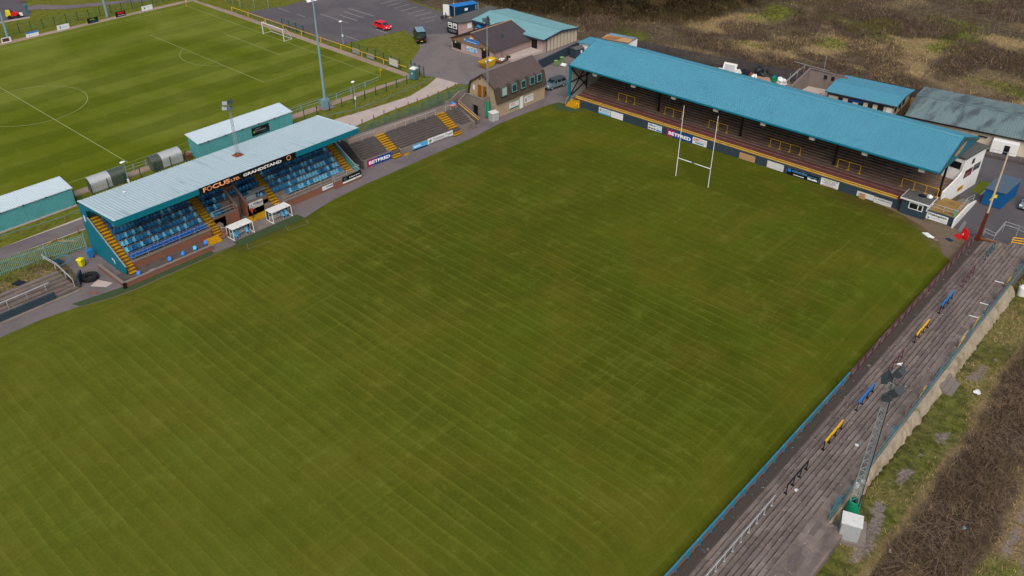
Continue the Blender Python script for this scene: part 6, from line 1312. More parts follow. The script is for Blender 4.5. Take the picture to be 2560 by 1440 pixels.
def wheelie(loc, rz, mt, label, group=None, open_=False):
    W_ = thing('wheelie_bin', label, 'bin', (*loc, 0), rz, group); b = MB(); lo, hi = [(-.24, -.26), (.24, -.26), (.24, .24), (-.24, .24)], [(-.31, -.36), (.31, -.36), (.31, .32), (-.31, .32)]
    b.add([(*p, .08) for p in lo] + [(*p, .98) for p in hi], [(3, 2, 1, 0), (0, 1, 5, 4), (1, 2, 6, 5), (2, 3, 7, 6), (3, 0, 4, 7), (4, 5, 6, 7)]); part('body', b, M[mt], W_)
    b = MB(); b.prism([(-.35, -.42, .985), (-.35, .38, .985), (-.35, .34, 1.08), (-.35, -.2, 1.13), (-.35, -.42, 1.05)], (.7, 0, 0)); part('lid', b, M[mt], W_)
    for s in (-1, 1): b = MB(); b.tube((s * .22, .27, .1), (s * .29, .27, .1), .1, 8); part('wheel', b, M['rubber'], W_)
    return W_
wheelie((-45.9, 24.6), .1, 'bin_green', 'pale green wheelie bin nearest the yard wall'); wheelie((-46.3, 26.9), -.1, 'bin_green', 'pale green wheelie bin beyond the first, beside the dark shed')
wheelie((-43.2, -70.7), .5, 'bin_yellow', 'bright yellow wheelie bin left of the grandstand'); wheelie((-44.4, -68.95), -.2, 'bin_blue', 'blue wheelie bin against the grandstand end wall')
b = MB(); b.obox((0, 0, .3), (1.0, .7, .1), 0, .5); b.obox((0, .2, .15), (.9, .5, .3)); single('white_sheeting', b, M['white'], 'white sheet lying on the ground in front of the green bins', 'sheeting', (-44.8, 25.4, 0))
b = MB(); b.blob((0, 0, .35), (.4, .4, .4), 8, 5, .2, 4); single('pink_sack', b, M['pink_block'], 'pale pink sack beside the green bins', 'sack', (-44.3, 27.0, 0), sm=60)
SD = thing('garden_shed', 'small dark slate shed with grey lid roof near the stand rear corner', 'shed', (-46.3, 31.4, 0), R(-8)); b = MB(); b.box(-.9, -1.1, 0, .9, 1.1, 1.8); part('wall', b, M['slate_wall'], SD); b = MB(); b.prism([(-1.0, -1.2, 1.8), (1.0, -1.2, 1.8), (0, -1.2, 2.15)], (0, 2.4, 0)); part('roof', b, M['felt_grey'], SD); b = MB(); b.box(.901, .2, .9, .93, .6, 1.5); part('window', b, M['white'], SD)
b = MB(); b.prism([(-47.3, 20.8, 0), (-48.9, 38.8, 0), (-48.6, 38.9, 0), (-47.0, 20.9, 0)], (0, 0, 1.75)); b.v = [(x + 48, y - 30, z) for x, y, z in b.v]; single('yard_wall', b, M['slate_wall'], 'long dark slate wall dividing the yard from the clubhouse ramp', 'wall', (-48, 30, 0))
RS = thing('rusty_shed', 'rusty store with patchy blue and maroon tin roof behind the stand', 'shed', (-42, 39, 0)); Q = B_(RS); b = MB(); b.prism([(-44.3, 37.2, 0), (-38.9, 38.3, 0), (-39.4, 42.0, 0), (-44.8, 41.0, 0)], (0, 0, 2.6)); Q('wall', b, 'cladding')
b = MB(); b.corr((-45.0, 39.2, 2.95), (-39.1, 40.4, 2.95), (-39.5, 42.2, 2.7), (-45.2, 41.2, 2.7), .4, .04); Q('roof', b, 'tin_patch' if 'tin_patch' in M else 'roof_hall'); b = MB(); b.poly([(-44.5, 36.9, 2.8), (-38.7, 38.1, 2.8), (-39.1, 40.3, 2.97), (-44.9, 39.2, 2.97)]); rf = Q('sheathing', b, 'plywood'); b = MB()
for i in range(4): b.beam((-44.4 + i * .1, 37.3 + i * .5, 2.85 + .03 * i), (-41.6 + i * .1, 37.9 + i * .5, 2.87 + .03 * i), .18, .05)
Q('battens', b, 'rust', rf)
b = MB(); b.corr((-38.85, 38.2, .05), (-39.35, 42.0, .05), (-39.35, 42.0, 2.6), (-38.85, 38.2, 2.6), .3, -.04); Q('end_cladding', b, 'white_wall')
SB = thing('lean_to', 'small store with light blue roof and white wall behind the stand gable', 'shed', (-44.8, 33.5, 0)); Q = B_(SB); b = MB(); b.prism([(-46.6, 32.6, 0), (-43, 33.2, 0), (-43.3, 37.0, 0), (-46.9, 36.4, 0)], (0, 0, 2.5)); Q('wall', b, 'white_wall'); b = MB(); b.prism([(-46.9, 32.2, 2.501), (-42.8, 32.9, 2.501), (-43.1, 37.1, 2.501), (-47.1, 36.6, 2.501)], (0, 0, .12)); Q('roof', b, 'roof_blue')
# rear yard clutter
WF = thing('window_unit', 'white framed window unit propped in the rear yard', 'window unit', (-19.4, 44.0, 0), R(8)); b = MB(); b.obox((0, 0, 1.0), (2.6, .12, 1.7), 0, -.5); part('frame', b, M['white'], WF); b = MB(); b.obox((0, -.09, 1.0), (2.0, .02, 1.1), 0, -.5); part('pane', b, M['galv'], WF); b = MB(); b.box(-2.2, -.3, .2, -.9, .3, .5); part('prop', b, M['off_white'], WF)
CLUT = [('tarp_heap', 'black tarpaulin heap, tallest pile in the rear yard', 'tarpaulin', 'tarp_black', (-13.4, 45.4), (1.7, 1.0, 2.0), 11), ('tarp_sheet', 'low dark tarpaulin left of the tall black heap', 'tarpaulin', 'tarp_black', (-16.0, 44.6), (1.5, 1.0, 1.1), 12), ('rubble_heap', 'pinkish brick rubble spread in the rear yard', 'rubble', 'ridge_tile', (-12.2, 44.3), (2.4, 1.0, .8), 13), ('rubble_heap', 'small brown rubble heap between the two dark tarpaulins', 'rubble', 'rust', (-14.9, 44.5), (.7, .7, .9), 14),
        ('plastic_heap', 'heap of white plastic sheeting beside the green tub', 'plastic sheeting', 'white', (-9.3, 45.4), (1.2, .9, 1.1), 15), ('white_bag', 'white builder sack in front of the black tarpaulin', 'sack', 'white', (-14.0, 43.9), (.6, .5, 1.0), 16), ('white_boards', 'stack of white boards beside the window unit', 'boards', 'off_white', (-17.7, 44.0), (.8, .8, 1.0), 17), ('dark_drum', 'dark teal drum behind the green tub', 'drum', 'teal_dark', (-11.0, 46.2), (.6, .6, 1.1), 18)]
for nm, lb, ct, mt, (x, y), (a, c, h), sd_ in CLUT: b = MB(); b.blob((0, 0, h * .35), (a, c, h * .65), 12, 6, .28, sd_); single(nm, b, M[mt], lb, ct, (x, y, 0))
b = MB(); b.lathe((0, 0, 0), [(.5, 0), (.62, 1.1), (.66, 1.15), (.56, 1.12), (.45, .2)], 12); single('green_tub', b, M['green_tarp'], 'round green tub in the rear yard clutter', 'tub', (-10.3, 44.4, 0))
# unroofed block building
BB = thing('unroofed_building', 'roofless grey blockwork building with sloping gable beside the changing rooms', 'building', (-2, 44, 0)); Q = B_(BB)
b = MB(); b.prism([(-5.1, 40, 0), (-5.4, 47.6, 0), (-5.4, 47.6, 3.3), (-5.25, 44.5, 2.6), (-5.1, 40, 1.9)], (.25, 0, 0)); Q('gable_wall', b, 'concrete'); b = MB(); b.beam((-5.1, 40.0, 1.95), (-5.25, 47.6, 3.35), .35, .1); b.beam((-5.3, 47.7, 3.35), (1.0, 48.6, 3.0), .35, .1); Q('coping', b, 'pink_block')
b = MB(); b.prism([(-5.4, 47.6, 0), (1.4, 48.6, 0), (1.4, 48.85, 0), (-5.4, 47.85, 0)], (0, 0, 3.0)); bw = Q('back_wall', b, 'concrete')
for x in (-2.6, -1.3):
    b = MB(); b.prism([(x, 48.0 + .147 * (x + 2.6), 1.9), (x + .55, 48.08 + .147 * (x + 2.6), 1.9), (x + .55, 48.08 + .147 * (x + 2.6), 2.6), (x, 48.0 + .147 * (x + 2.6), 2.6)], (0, -.06, 0)); Q('opening', b, 'black', bw)
b = MB(); b.prism([(-5.1, 39.8, 0), (.9, 40.6, 0), (.9, 40.85, 0), (-5.1, 40.05, 0)], (0, 0, .9)); b.prism([(-1.2, 40.4, .9), (.9, 40.6, .9), (.9, 40.85, .9), (-1.2, 40.65, .9)], (0, 0, .6)); b.prism([(.2, 44, 0), (.5, 44, 0), (.5, 46.5, 0), (.2, 46.5, 0)], (0, 0, 1.7)); Q('front_wall', b, 'brown_brick')
b = MB(); b.poly([(-5, 40, .05), (1, 40.8, .05), (1, 48.5, .05), (-5, 47.6, .05)]); Q('floor_slab', b, 'concrete_pale')
b = MB(); b.box(-.8, 0, 0, .8, .8, .7); single('block_pallet', b, M['concrete_pale'], 'pallet of cream blocks inside the roofless building', 'pallet', (-1.8, 43.6, .05), .15)
board('banner', 'white banner with red capitals on the low wall of the roofless building', (-1.9, 40.2), (.2, 40.5), .3, 1.7, 'white', [('text', 'ABC', .1, .9, .5, .85, 'red', .03)] + lines(.1, .9, (.3, .15), 'steel', .05), cat='banner', off=.08); board('banner', 'plain white panels left of the red-lettered banner', (-4.4, 39.9), (-2.0, 40.2), .2, 1.2, 'off_white', [('text', 'L', .45, .6, .3, .6, 'red', .02)], cat='banner', off=.08)
SCF = thing('scaffold', 'grey scaffold poles beside the roofless gable wall', 'scaffold', (-6.5, 43, 0)); b = MB()
for y in (40.5, 43, 46, 48.5): b.tube((-6.8, y, 0), (-6.8, y, 3.2), .03, 5)
b.tube((-6.8, 39.5, 1.6), (-6.8, 48.7, 3.3), .04, 5); b.tube((-7.4, 40, 1.0), (-7.4, 48, 2.7), .04, 5); b.tube((-9, 48.8, 3.4), (-2.0, 48.4, 3.4), .04, 5); b.tube((-3.4, 49.2, 0), (-3.4, 49.2, 6.0), .03, 5); part('pole', b, M['galv'], SCF, world=True)
# changing rooms
CH = thing('changing_rooms', 'cream changing-room block with low bright blue roof and row of dark windows', 'building', (7, 47, 0)); Q = B_(CH); fa, fb, ra, rb = Vector((.8, 41.1, 0)), Vector((12.9, 42.5, 0)), Vector((0, 51.2, 0)), Vector((12.2, 52.5, 0)); ma, mb_ = fa.lerp(ra, .44), fb.lerp(rb, .44); zv = Vector((0, 0, 1))
b = MB(); i0, i1, i2, i3 = fa.lerp(rb, .05), fb.lerp(ra, .05), rb.lerp(fa, .05), ra.lerp(fb, .05); b.prism([i0, i1, i2, i3], (0, 0, 2.3)); w_ = Q('wall', b, 'render_cream')
b = MB(); b.grid([[fa + zv * 2.45, fb + zv * 2.45], [ma + zv * 3.0, mb_ + zv * 3.0], [ra + zv * 2.4, rb + zv * 2.4]]); b.grid([[ra + zv * 2.34, rb + zv * 2.34], [ma + zv * 2.92, mb_ + zv * 2.92], [fa + zv * 2.37, fb + zv * 2.37]]); rf = Q('roof', b, 'roof_blue'); b = MB(); b.beam(ma + zv * 3.02, mb_ + zv * 3.02, .22, .04); Q('ridge_cap', b, 'roof_blue', rf)
b = MB(); b.prism([i0 + zv * 1.85, i1 + zv * 1.85, i1 + zv * 2.3, i0 + zv * 2.3], (i0 - i3).normalized() * .06); b.beam(fa + zv * 2.36, fb + zv * 2.36, .1, .16); b.beam(fb + zv * 2.36, mb_ + zv * 2.9, .08, .14); b.beam(mb_ + zv * 2.9, rb + zv * 2.33, .08, .14); Q('fascia', b, 'slate_wall')
fdir = (i1 - i0).normalized(); fn = Vector((fdir.y, -fdir.x, 0)); Lw = (i1 - i0).length
for k, s in enumerate((1.7, 3.4, 5.2, 6.8)): b = MB(); b.prism([i0 + fdir * s + zv * .9, i0 + fdir * (s + .8) + zv * .9, i0 + fdir * (s + .8) + zv * 1.8, i0 + fdir * s + zv * 1.8], fn * .05); Q('window', b, 'glass_dark')
b = MB(); b.prism([i0 + fdir * 8.4 + zv * .02, i0 + fdir * 9.4 + zv * .02, i0 + fdir * 9.4 + zv * 1.84, i0 + fdir * 8.4 + zv * 1.84], fn * .04); Q('doorway', b, 'black'); b = MB(); b.prism([i0 + fdir * 9.9 + zv * .02, i0 + fdir * 10.7 + zv * .02, i0 + fdir * 10.7 + zv * 1.84, i0 + fdir * 9.9 + zv * 1.84], fn * .05); Q('door', b, 'white')
b = MB(); q = i0 + fdir * 3.6 + fn * .1; b.prism([q + zv * 1.55, q + fdir * 2.2 + zv * 1.55, q + fdir * 2.2 + zv * 1.95, q + zv * 1.95], fn * .04); Q('name_board', b, 'navy')
sdv = (i2 - i1).normalized(); sn = Vector((sdv.y, -sdv.x, 0))
for s in (1.0, 3.2, 5.2): b = MB(); b.prism([i1 + sdv * s + zv * .7, i1 + sdv * (s + 1.2) + zv * .7, i1 + sdv * (s + 1.2) + zv * 1.8, i1 + sdv * s + zv * 1.8], sn * .05); Q('window', b, 'glass_dark')
b = MB()
for i in range(7): b.beam((12.9 + i * .32, 49.4 + i * .05, 0), (12.9 + i * .32, 49.4 + i * .05, 2.1), .29, .05)
for z in (.5, 1.7): b.beam((12.8, 49.32, z), (15.0, 49.64, z), .05, .1)
b.v = [(x - 14, y - 49.5, z) for x, y, z in b.v]; single('timber_gate', b, M['wood_fresh'], 'tan timber gate between the changing rooms and the grey-roofed hall', 'gate', (14, 49.5, 0))
# grey hall
GH = thing('grey_hall', 'long cream hall with stained grey asbestos roof at the right frame edge', 'building', (26, 46, 0)); Q = B_(GH); u = Vector((.987, .16, 0)); v = Vector((-.16, .987, 0)); o = Vector((15.6, 38.6, 0)); LG, DG = 34, 15.5
def gq(s, t_, z): return o + u * s + v * t_ + zv * z
b = MB(); b.prism([gq(.3, .4, 0), gq(.3, DG - .4, 0), gq(.3, DG - .4, 2.8), gq(.3, DG / 2, 3.75), gq(.3, .4, 2.8)], u * (LG - .6)); Q('wall', b, 'render_cream')
b = MB(); b.corr(gq(0, 0, 2.85), gq(LG, 0, 2.85), gq(LG, DG / 2, 3.85), gq(0, DG / 2, 3.85), .4, .035); b.corr(gq(0, DG / 2, 3.85), gq(LG, DG / 2, 3.85), gq(LG, DG, 2.85), gq(0, DG, 2.85), .4, .035); rf = Q('roof', b, 'roof_wash'); b = MB(); b.beam(gq(0, DG / 2, 3.9), gq(LG, DG / 2, 3.9), .5, .07); Q('ridge_cap', b, 'roof_asbestos', rf); b = MB(); b.beam(gq(0, -.06, 2.72), gq(LG, -.06, 2.72), .12, .2); Q('gutter', b, 'black')
b = MB()
for s in (3.2, 6.6, 10, 13.4, 16.8, 20.2): b.prism([gq(s, .4, 0), gq(s + .2, .4, 0), gq(s + .2, .4, 2.7), gq(s, .4, 2.7)], -v * .12)
Q('pilaster', b, 'concrete_pale')
b = MB(); b.prism([gq(13.5, .39, 0), gq(17.2, .39, 0), gq(17.2, -1.2, 0), gq(13.5, -1.2, 0)], (0, 0, 2.3)); po = Q('porch', b, 'white_wall'); b = MB(); b.prism([gq(15.3, -1.21, .3), gq(16.1, -1.21, .3), gq(16.1, -1.21, 1.9), gq(15.3, -1.21, 1.9)], -v * .04); Q('doorway', b, 'black', po)
b = MB(); b.prism([gq(10, -1.21, 0), gq(30, -1.21, 0), gq(30, -2.6, 0), gq(10, -2.6, 0)], (0, 0, .45)); Q('plinth', b, 'concrete_dark'); b = MB(); b.path([gq(12, -2.5, 1.35), gq(28, -2.5, 1.35)], .03)
for i in range(9): b.tube(gq(12 + i * 2, -2.5, .45), gq(12 + i * 2, -2.5, 1.35), .03, 5)
Q('railing', b, 'steel'); b = MB(); b.prism([gq(11.2, .2, 1.9), gq(12.6, .2, 1.9), gq(12.6, .2, 2.1), gq(11.2, .2, 2.1)], -v * .04); Q('name_plate', b, 'black')
# blue site shed
BS = thing('blue_store', 'royal blue steel store with slate-blue flat roof beside the tall thin mast', 'shed', (35, 24.8, 0), R(0)); Q = B_(BS); cs = [(33.75, 21.6), (36.3, 21.65), (36.6, 27.6), (33.9, 27.5)]; b = MB()
for (a, c) in zip(cs, cs[1:] + cs[:1]): b.corr((*a, .08), (*c, .08), (*c, 2.4), (*a, 2.4), .25, -.02)
Q('body', b, 'blue_shed'); b = MB(); b.prism([(x + (x - 35.1) * .06, y + (y - 24.6) * .05, 2.41) for x, y in cs], (0, 0, .12)); Q('roof', b, 'shed_roof'); b = MB(); b.poly([(34.6, 21.57, .9), (35.0, 21.57, .9), (34.8, 21.57, 1.4)]); b.obox((35.1, 21.55, 1.7), (.6, .02, .5), .3); Q('hazard_sign', b, 'bin_yellow')
# ------------------------------------------------------------------ east terrace
ET = thing('long_terrace', 'long weathered concrete standing terrace down the right-hand touchline', 'terrace', (40, -30, 0)); Q = B_(ET)
TX0, NS, TD, TR = 37.5, 10, .5, .165
def tz2(x): return .08 + TR * min(NS, max(0, math.floor((x - TX0) / TD) + 1))
pf = [(36.5, -.05), (36.5, .08), (TX0, .08)]
for i in range(NS): x = TX0 + TD * i; z = .08 + TR * (i + 1); pf += [(x, z), (x + TD, z)]
pf += [(43.75, .08 + TR * NS), (43.75, -.05)]
# build in bays with slightly uneven levels so joints and sunken treads show
bay = 3.7; yy = -134.0; k = 0; b = MB()
while yy < 9.5:
    y2 = min(yy + bay, 10.6); cut = 43.75 if yy > -50 else 45.2
    for i in range(NS + 1):
        x = TX0 + TD * i; xe = x + TD if i < NS else cut
        if i == 0: b.box(36.5, yy, -.05, TX0, y2, .08 + rng.uniform(-.015, .015))
        if i == NS: zt_ = .08 + TR * NS
        else: zt_ = .08 + TR * (i + 1) + rng.uniform(-.018, .018)
        b.box(x + rng.uniform(-.015, .015) * (i > 0), yy + rng.uniform(0, .02), -.05, xe, y2, zt_ if i < NS else .08 + TR * NS + .002 + rng.uniform(-.01, .01))
    yy = y2
    if y2 >= 10.59: break
b.box(36.6, 10.6, -.05, 43, 12.2, .06)
Q('steps', b, 'terrace_deck')
b = MB(); rows = []
for i in range(140):
    y = -49.5 + i * .35
    if -25.2 < y < -21.0: wob = 0
    r1, r2 = rng.uniform(-.14, .14), rng.uniform(-.12, .12); tp_ = .55 + .45 * max(0, min(1, (y + 46) / 22)); rows.append([(43.76, y, .08 + TR * NS + .02), (43.76 + .28 * tp_ + r1 * .5, y, .08 + TR * NS - .02 + r2 * .4), (43.76 + .6 * tp_ + r2, y, 1.25 + r1), (43.8 + .85 * tp_ + r1, y, .7)])
b.grid([list(r) for r in zip(*rows)][::-1]); Q('outer_face', b, 'stone_pale')
b = MB(); b.box(43.76, -24.6, 0, 44.5, -21.8, 1.5); b.box(44.5, -24.6, 0, 45.0, -21.8, 1.15); b.box(45.0, -24.6, 0, 45.5, -21.8, .9); single('step_flight', b, M['concrete'], 'short flight of three concrete steps off the back of the long terrace', 'steps')
b = MB(); b.prism([(44.3, -49.9, 0), (47.0, -48.9, 0), (46.0, -46.2, 0), (44.0, -46.8, 0)], (0, 0, 1.22)); b.v = [(x - 45.4, y + 48, z) for x, y, z in b.v]; single('mast_plinth', b, M['concrete'], 'square concrete base under the green wrapped mast', 'plinth', (45.4, -48, 0))
# pitch-side rail: wall with rail, maroon far end then teal
def pitch_rail(name, label, ya, yb, rail_mt, wall_mt, step=1.83):
    T_ = thing(name, label, 'barrier', (36.4, (ya + yb) / 2, 0)); Qr = B_(T_); b = MB(); b.box(36.28, ya, -.05, 36.40, yb, .82); Qr('wall', b, wall_mt)
    b = MB(); y = ya
    while y < yb - .01:
        y2 = min(y + step, yb); b.beam((36.44, y, 1.02 + rng.uniform(-.012, .012)), (36.44, y2, 1.02 + rng.uniform(-.012, .012)), .11, .13); y = y2
    Qr('top_rail', b, rail_mt)
    y = ya + .3
    while y < yb: b = MB(); b.box(36.405, y - .05, 0, 36.53, y + .05, .96); Qr('post', b, rail_mt); y += step
pitch_rail('pitch_side_barrier', 'maroon topped pitch-side barrier along the upper half of the long terrace', -27.9, 10.4, 'maroon_rail', 'pink_block'); pitch_rail('pitch_side_barrier', 'teal-blue topped pitch-side barrier along the lower half of the long terrace', -90, -27.95, 'teal_rail', 'pink_block')
EB = [('dark green', 'teal_dark', 5.05, 8.35, 'nearest the brown pole'), ('dull maroon', 'maroon_rail', -3.2, .75, 'second from the brown pole'), ('bright blue', 'blue_bright', -10.6, -6.6, 'third from the brown pole'), ('bright yellow', 'yellow_bright', -18.0, -14.3, 'fourth from the brown pole'), ('dull maroon', 'maroon_rail', -25.3, -21.5, 'behind the floodlight lamps'), ('bright blue', 'blue_bright', -32.8, -29.0, 'just below the floodlight lamps'), ('bright yellow', 'yellow_bright', -40.1, -36.3, 'nearest the bottom of the terrace'), ('black', 'black', -47.4, -43.5, 'next to the long grey rail')]
for nm, mt, ya, yb, wh in EB:
    xb = 39.3; zb_ = tz2(xb) - .02; T_ = thing('crush_barrier', '%s crush barrier on the long terrace, %s' % (nm, wh), 'crush barrier', (xb, (ya + yb) / 2, zb_), 0, 'crush barriers on the long terrace'); Qb = B_(T_)
    b = MB(); b.beam((xb, ya, zb_ + 1.12), (xb, yb, zb_ + 1.12), .10, .14)
    if mt in ('yellow_bright', 'blue_bright'): b.beam((xb, ya + .05, zb_ + .80), (xb, yb - .05, zb_ + .80), .05, .12)
    if mt == 'blue_bright': b.beam((xb, ya + .05, zb_ + .95), (xb, yb - .05, zb_ + .95), .03, .3)
    Qb('top_rail', b, mt)
    for i in range(4): b = MB(); y = ya + (yb - ya) * i / 3; b.beam((xb, y, zb_), (xb, y, zb_ + 1.1), .08); b.box(xb - .2, y - .1, zb_, xb + .2, y + .1, zb_ + .05); Qb('post', b, 'black' if mt in ('black', 'yellow_bright', 'blue_bright') else mt)
T_ = thing('crush_barrier', 'long pale grey pipe barrier at the bottom of the long terrace', 'crush barrier', (39.05, -60, tz2(39.05) - .02)); Qb = B_(T_); b = MB(); zb_ = tz2(39.05) - .02; b.tube((39.05, -74, zb_ + 1.05), (39.05, -49.2, zb_ + 1.05), .045, 8); Qb('top_rail', b, 'galv')
for i in range(19): b = MB(); y = -49.5 - 1.32 * i; b.beam((39.05, y, zb_), (39.05, y, zb_ + 1.03), .055); b.box(38.95, y - .07, zb_, 39.15, y + .07, zb_ + .04); Qb('post', b, 'galv')
T_ = thing('yellow_barrier', 'yellow three-rail barrier at the top corner by the right frame edge', 'barrier', (41.4, 12, .5)); Qb = B_(T_); b = MB()
for z in (.75, 1.1, 1.45): b.beam((40.5, 11.8, z), (43.5, 13.2, z), .07, .1)
for q in (0, .5, 1): b.beam((40.5 + 3 * q, 11.8 + 1.4 * q, .05), (40.5 + 3 * q, 11.8 + 1.4 * q, 1.5), .1)
Qb('frame', b, 'yellow_bright')
T_ = thing('handrail', 'grey two-bar handrail between the brown pole and the top of the terrace', 'handrail', (38.5, 15, 0)); Qb = B_(T_); b = MB()
for dz in (0, -.45): b.path([(36.9, 12.7, 1.0 + dz), (38.3, 12.3, 1.0 + dz), (38.5, 15.2, 1.6 + dz), (40.2, 15.2, 1.6 + dz), (43.5, 13.6, 1.6 + dz)], .03)
for x, y, h in ((36.9, 12.7, 1), (38.3, 12.3, 1), (38.5, 15.2, 1.6), (40.2, 15.2, 1.6), (43.5, 13.6, 1.6)): b.tube((x, y, 0), (x, y, h), .03, 6)
Qb('frame', b, 'galv')
# back rail of the terrace with slats leaning on it
T_ = thing('rear_railing', 'long green and rust pipe railing along the back edge of the terrace', 'railing', (43.7, -22, 1.7)); Qb = B_(T_); zt_ = .08 + TR * NS; b = MB()
for dz, dx in ((1.0, 0), (.62, .06), (.25, 0)): b.path([(43.62 + dx, -48.8, zt_ + dz - .1), (43.62 + dx, -30, zt_ + dz), (43.65 + dx, -8, zt_ + dz), (43.75 + dx, 6, zt_ + dz)], .035)
Qb('rail', b, 'teal_fence')
b = MB(); b.path([(43.55, -44, zt_ + .98), (43.5, -24, zt_ + 1.02)], .03); b.path([(43.56, -6, zt_ + .9), (43.7, 6, zt_ + 1.0)], .05); Qb('rusty_rail', b, 'rust')
for i in range(23): b = MB(); y = -48.5 + i * 2.42; b.beam((43.6, y, zt_), (43.6, y, zt_ + 1.02), .07); Qb('post', b, 'rust' if i % 3 else 'teal_fence')
SLT = [('teal_rail', 3.0, 'teal leaning board nearest the white tank'), ('maroon', 5.6, 'maroon leaning board at the right frame edge'), ('yellow', -1.5, 'yellow-tan leaning board below the teal one near the white tank'), ('maroon', -4.8, 'maroon leaning board between a yellow and a teal board high on the terrace'), ('teal_dark', -8.6, 'dark teal leaning board above the first big yellow board'), ('yellow', -12.5, 'broad yellow leaning board above the stepped flight'), ('yellow_bright', -17.0, 'long yellow leaning board beside a pale plank'), ('teal_dark', -24.2, 'dark teal leaning board beside the three concrete steps'), ('yellow', -27.9, 'short yellow leaning board below the steps'), ('maroon', -31.5, 'dark red leaning board halfway down the terrace'), ('teal_rail', -35.8, 'teal leaning board beside the leaning mast top'), ('maroon', -43.2, 'dark red leaning board beside the mast foot'), ('teal_rail', -47.1, 'large teal leaning board at the mast foot')]
for i, (mt, y, lb) in enumerate(SLT):
    b = MB(); h = (1.15, 1.5, 1.3)[i % 3] * (1.2 if 'large' in lb or 'broad' in lb or 'long' in lb else 1); b.prism([(-.14, -.2, 0), (-.14, .16, 0), (-.04, .62, h), (-.04, .28, h)], (.05, 0, .0)); single('leaning_board', b, M[mt], lb, 'board', (43.52, y - .3, zt_), R(-6), 'painted boards leaning on the terrace rear rail')
b = MB(); b.prism([(-.5, -.1, 0), (-.5, .1, 0), (-.08, .12, 1.7), (-.08, -.1, 1.7)], (.05, 0, .02)); single('pale_plank', b, M['off_white'], 'pale white plank leaning beside the long yellow board', 'plank', (43.6, -16.2, zt_), R(-14))
b = MB(); b.lathe((0, 0, 0), [(.45, 0), (.5, .3), (.5, 1.3), (.3, 1.5), (.01, 1.52)], 14); single('water_tank', b, M['white'], 'white rounded tank behind the terrace at the right frame edge', 'tank', (45.1, -.3, .5), sm=40)
for (x, y), lb in (((42.6, -1.0), 'white painted line on the terrace top below the teal board'), ((42.8, -6.9), 'white plank lying on the terrace top, upper one'), ((42.7, -10.3), 'white plank lying on the terrace top, lower one')): b = MB(); b.box(-.5, -.06, 0, .5, .06, .04); single('white_plank', b, M['white'], lb, 'plank', (x, y, zt_ + .012), .2)
# litter on the terrace
LIT = [((39.9, -46.6), .22, 'white', 'pale torn paper scrap on the lower terrace near the black barrier'), ((41.6, -38.4), .2, 'off_white', 'pale round patch of litter beside the leaning mast')]
for (x, y), r_, mt, lb in LIT: b = MB(); b.lathe((0, 0, 0), [(r_, 0), (r_ * .9, .05), (.01, .07)], 9); single('litter', b, M[mt], lb, 'litter', (x, y, tz2(x) + .012))
b = MB()
for i in range(260):
    x, y = rng.uniform(36.8, 43.5), rng.uniform(-62, 9); s_ = rng.uniform(.03, .075); a = rng.uniform(0, 6); z = tz2(x) + .022; b.use(M[['white', 'off_white', 'wood', 'light_blue'][int(rng.integers(0, 4))]]); b.obox((x, y, z), (s_, s_ * rng.uniform(.5, 1), .012), a)
tag(mesh_obj('debris', b), 'small scraps of litter scattered over the long terrace', 'litter', kind='stuff')
# masts and poles on this side
MT = mast('tall lattice floodlight mast leaning towards the camera beside the long terrace', (44.7, -46.6, 1.22), (44.55, -46.3, 15.6), .42, .22, 16, [(-.6, .1, .2, -1.2, -.5), (.45, -.2, -.3, -1.9, -.55), (.0, -.4, -.9, -1.5, -.6), (.05, .2, 1.1, -1.6, -.5)], 'steel', r=.032, hs=1.3)
b = MB(); b.lathe((0, 0, .0), [(.62, 0), (.6, .8), (.5, 1.7), (.48, 1.9), (.3, 1.92)], 10); part('tarpaulin_wrap', b, M['green_tarp'], MT, sm=50)
b = MB(); b.box(-.5, .2, 3.0, -.15, .45, 3.5); b.blob((.1, .35, 3.9), (.25, .22, .22), 8, 5, 0); part('control_box', b, M['white'], MT); b = MB(); b.path([(.45, -.3, 1.8), (.2, -.1, 13.5)], .035); part('cable_conduit', b, M['black'], MT)
b = MB(); b.blob((0, 0, .12), (.2, .1, .1), 8, 5, .1, 5); b.blob((.2, 0, .21), (.07, .06, .06), 6, 4, 0); b.prism([(-.15, -.06, .16), (.08, -.3, .2), (.08, -.06, .16)], (0, 0, .03)); single('gull', b, M['white'], 'white gull perched on top of the lattice mast lamps', 'gull', (44.6, -46.1, 17.15), .8, sm=60)
cabinet((45.4, -48.6, 1.22), R(20), 'large silver-grey cabinet at the foot of the lattice mast', (.95, .62, 1.75))
mast('lattice floodlight mast with four lamps standing through the grandstand roof', (-41.75, -47.9, 7.4), (-41.75, -47.9, 14.6), .30, .12, 9, [(-.45, -.3, .25, .9, -.5), (.45, .2, .6, 2.2, -.4), (-.55, -.4, -.45, .8, -.6), (.2, 0, -.35, 1.4, -.5)], 'steel', r=.018, hs=.8)
b = MB(); b.box(-.6, -.6, 0, .6, .6, .18); b.box(-.45, -.2, .18, .45, .25, .35); single('mast_footing', b, M['rust'], 'rusty mast foot bolted on the pale grandstand roof', 'base', (-41.75, -47.9, 7.42))
BP = thing('stump_mast', 'thick red-brown post carrying a tall thin pale mast at the terrace top corner', 'mast', (36.75, 10.75, 0)); b = MB(); b.beam((0, 0, 0), (.1, .05, 4.1), .5, .5, .34, .34); part('base_post', b, M['brown_pole'], BP); b = MB(); b.tube((.1, .05, 4.1), (.1, .05, 12.4), .13, 8, .09); part('mast', b, M['pole_pale'], BP); b = MB(); b.path([(.05, -.25, 2.8), (-2.2, -.3, .2)], .02); part('guy_wire', b, M['black'], BP)
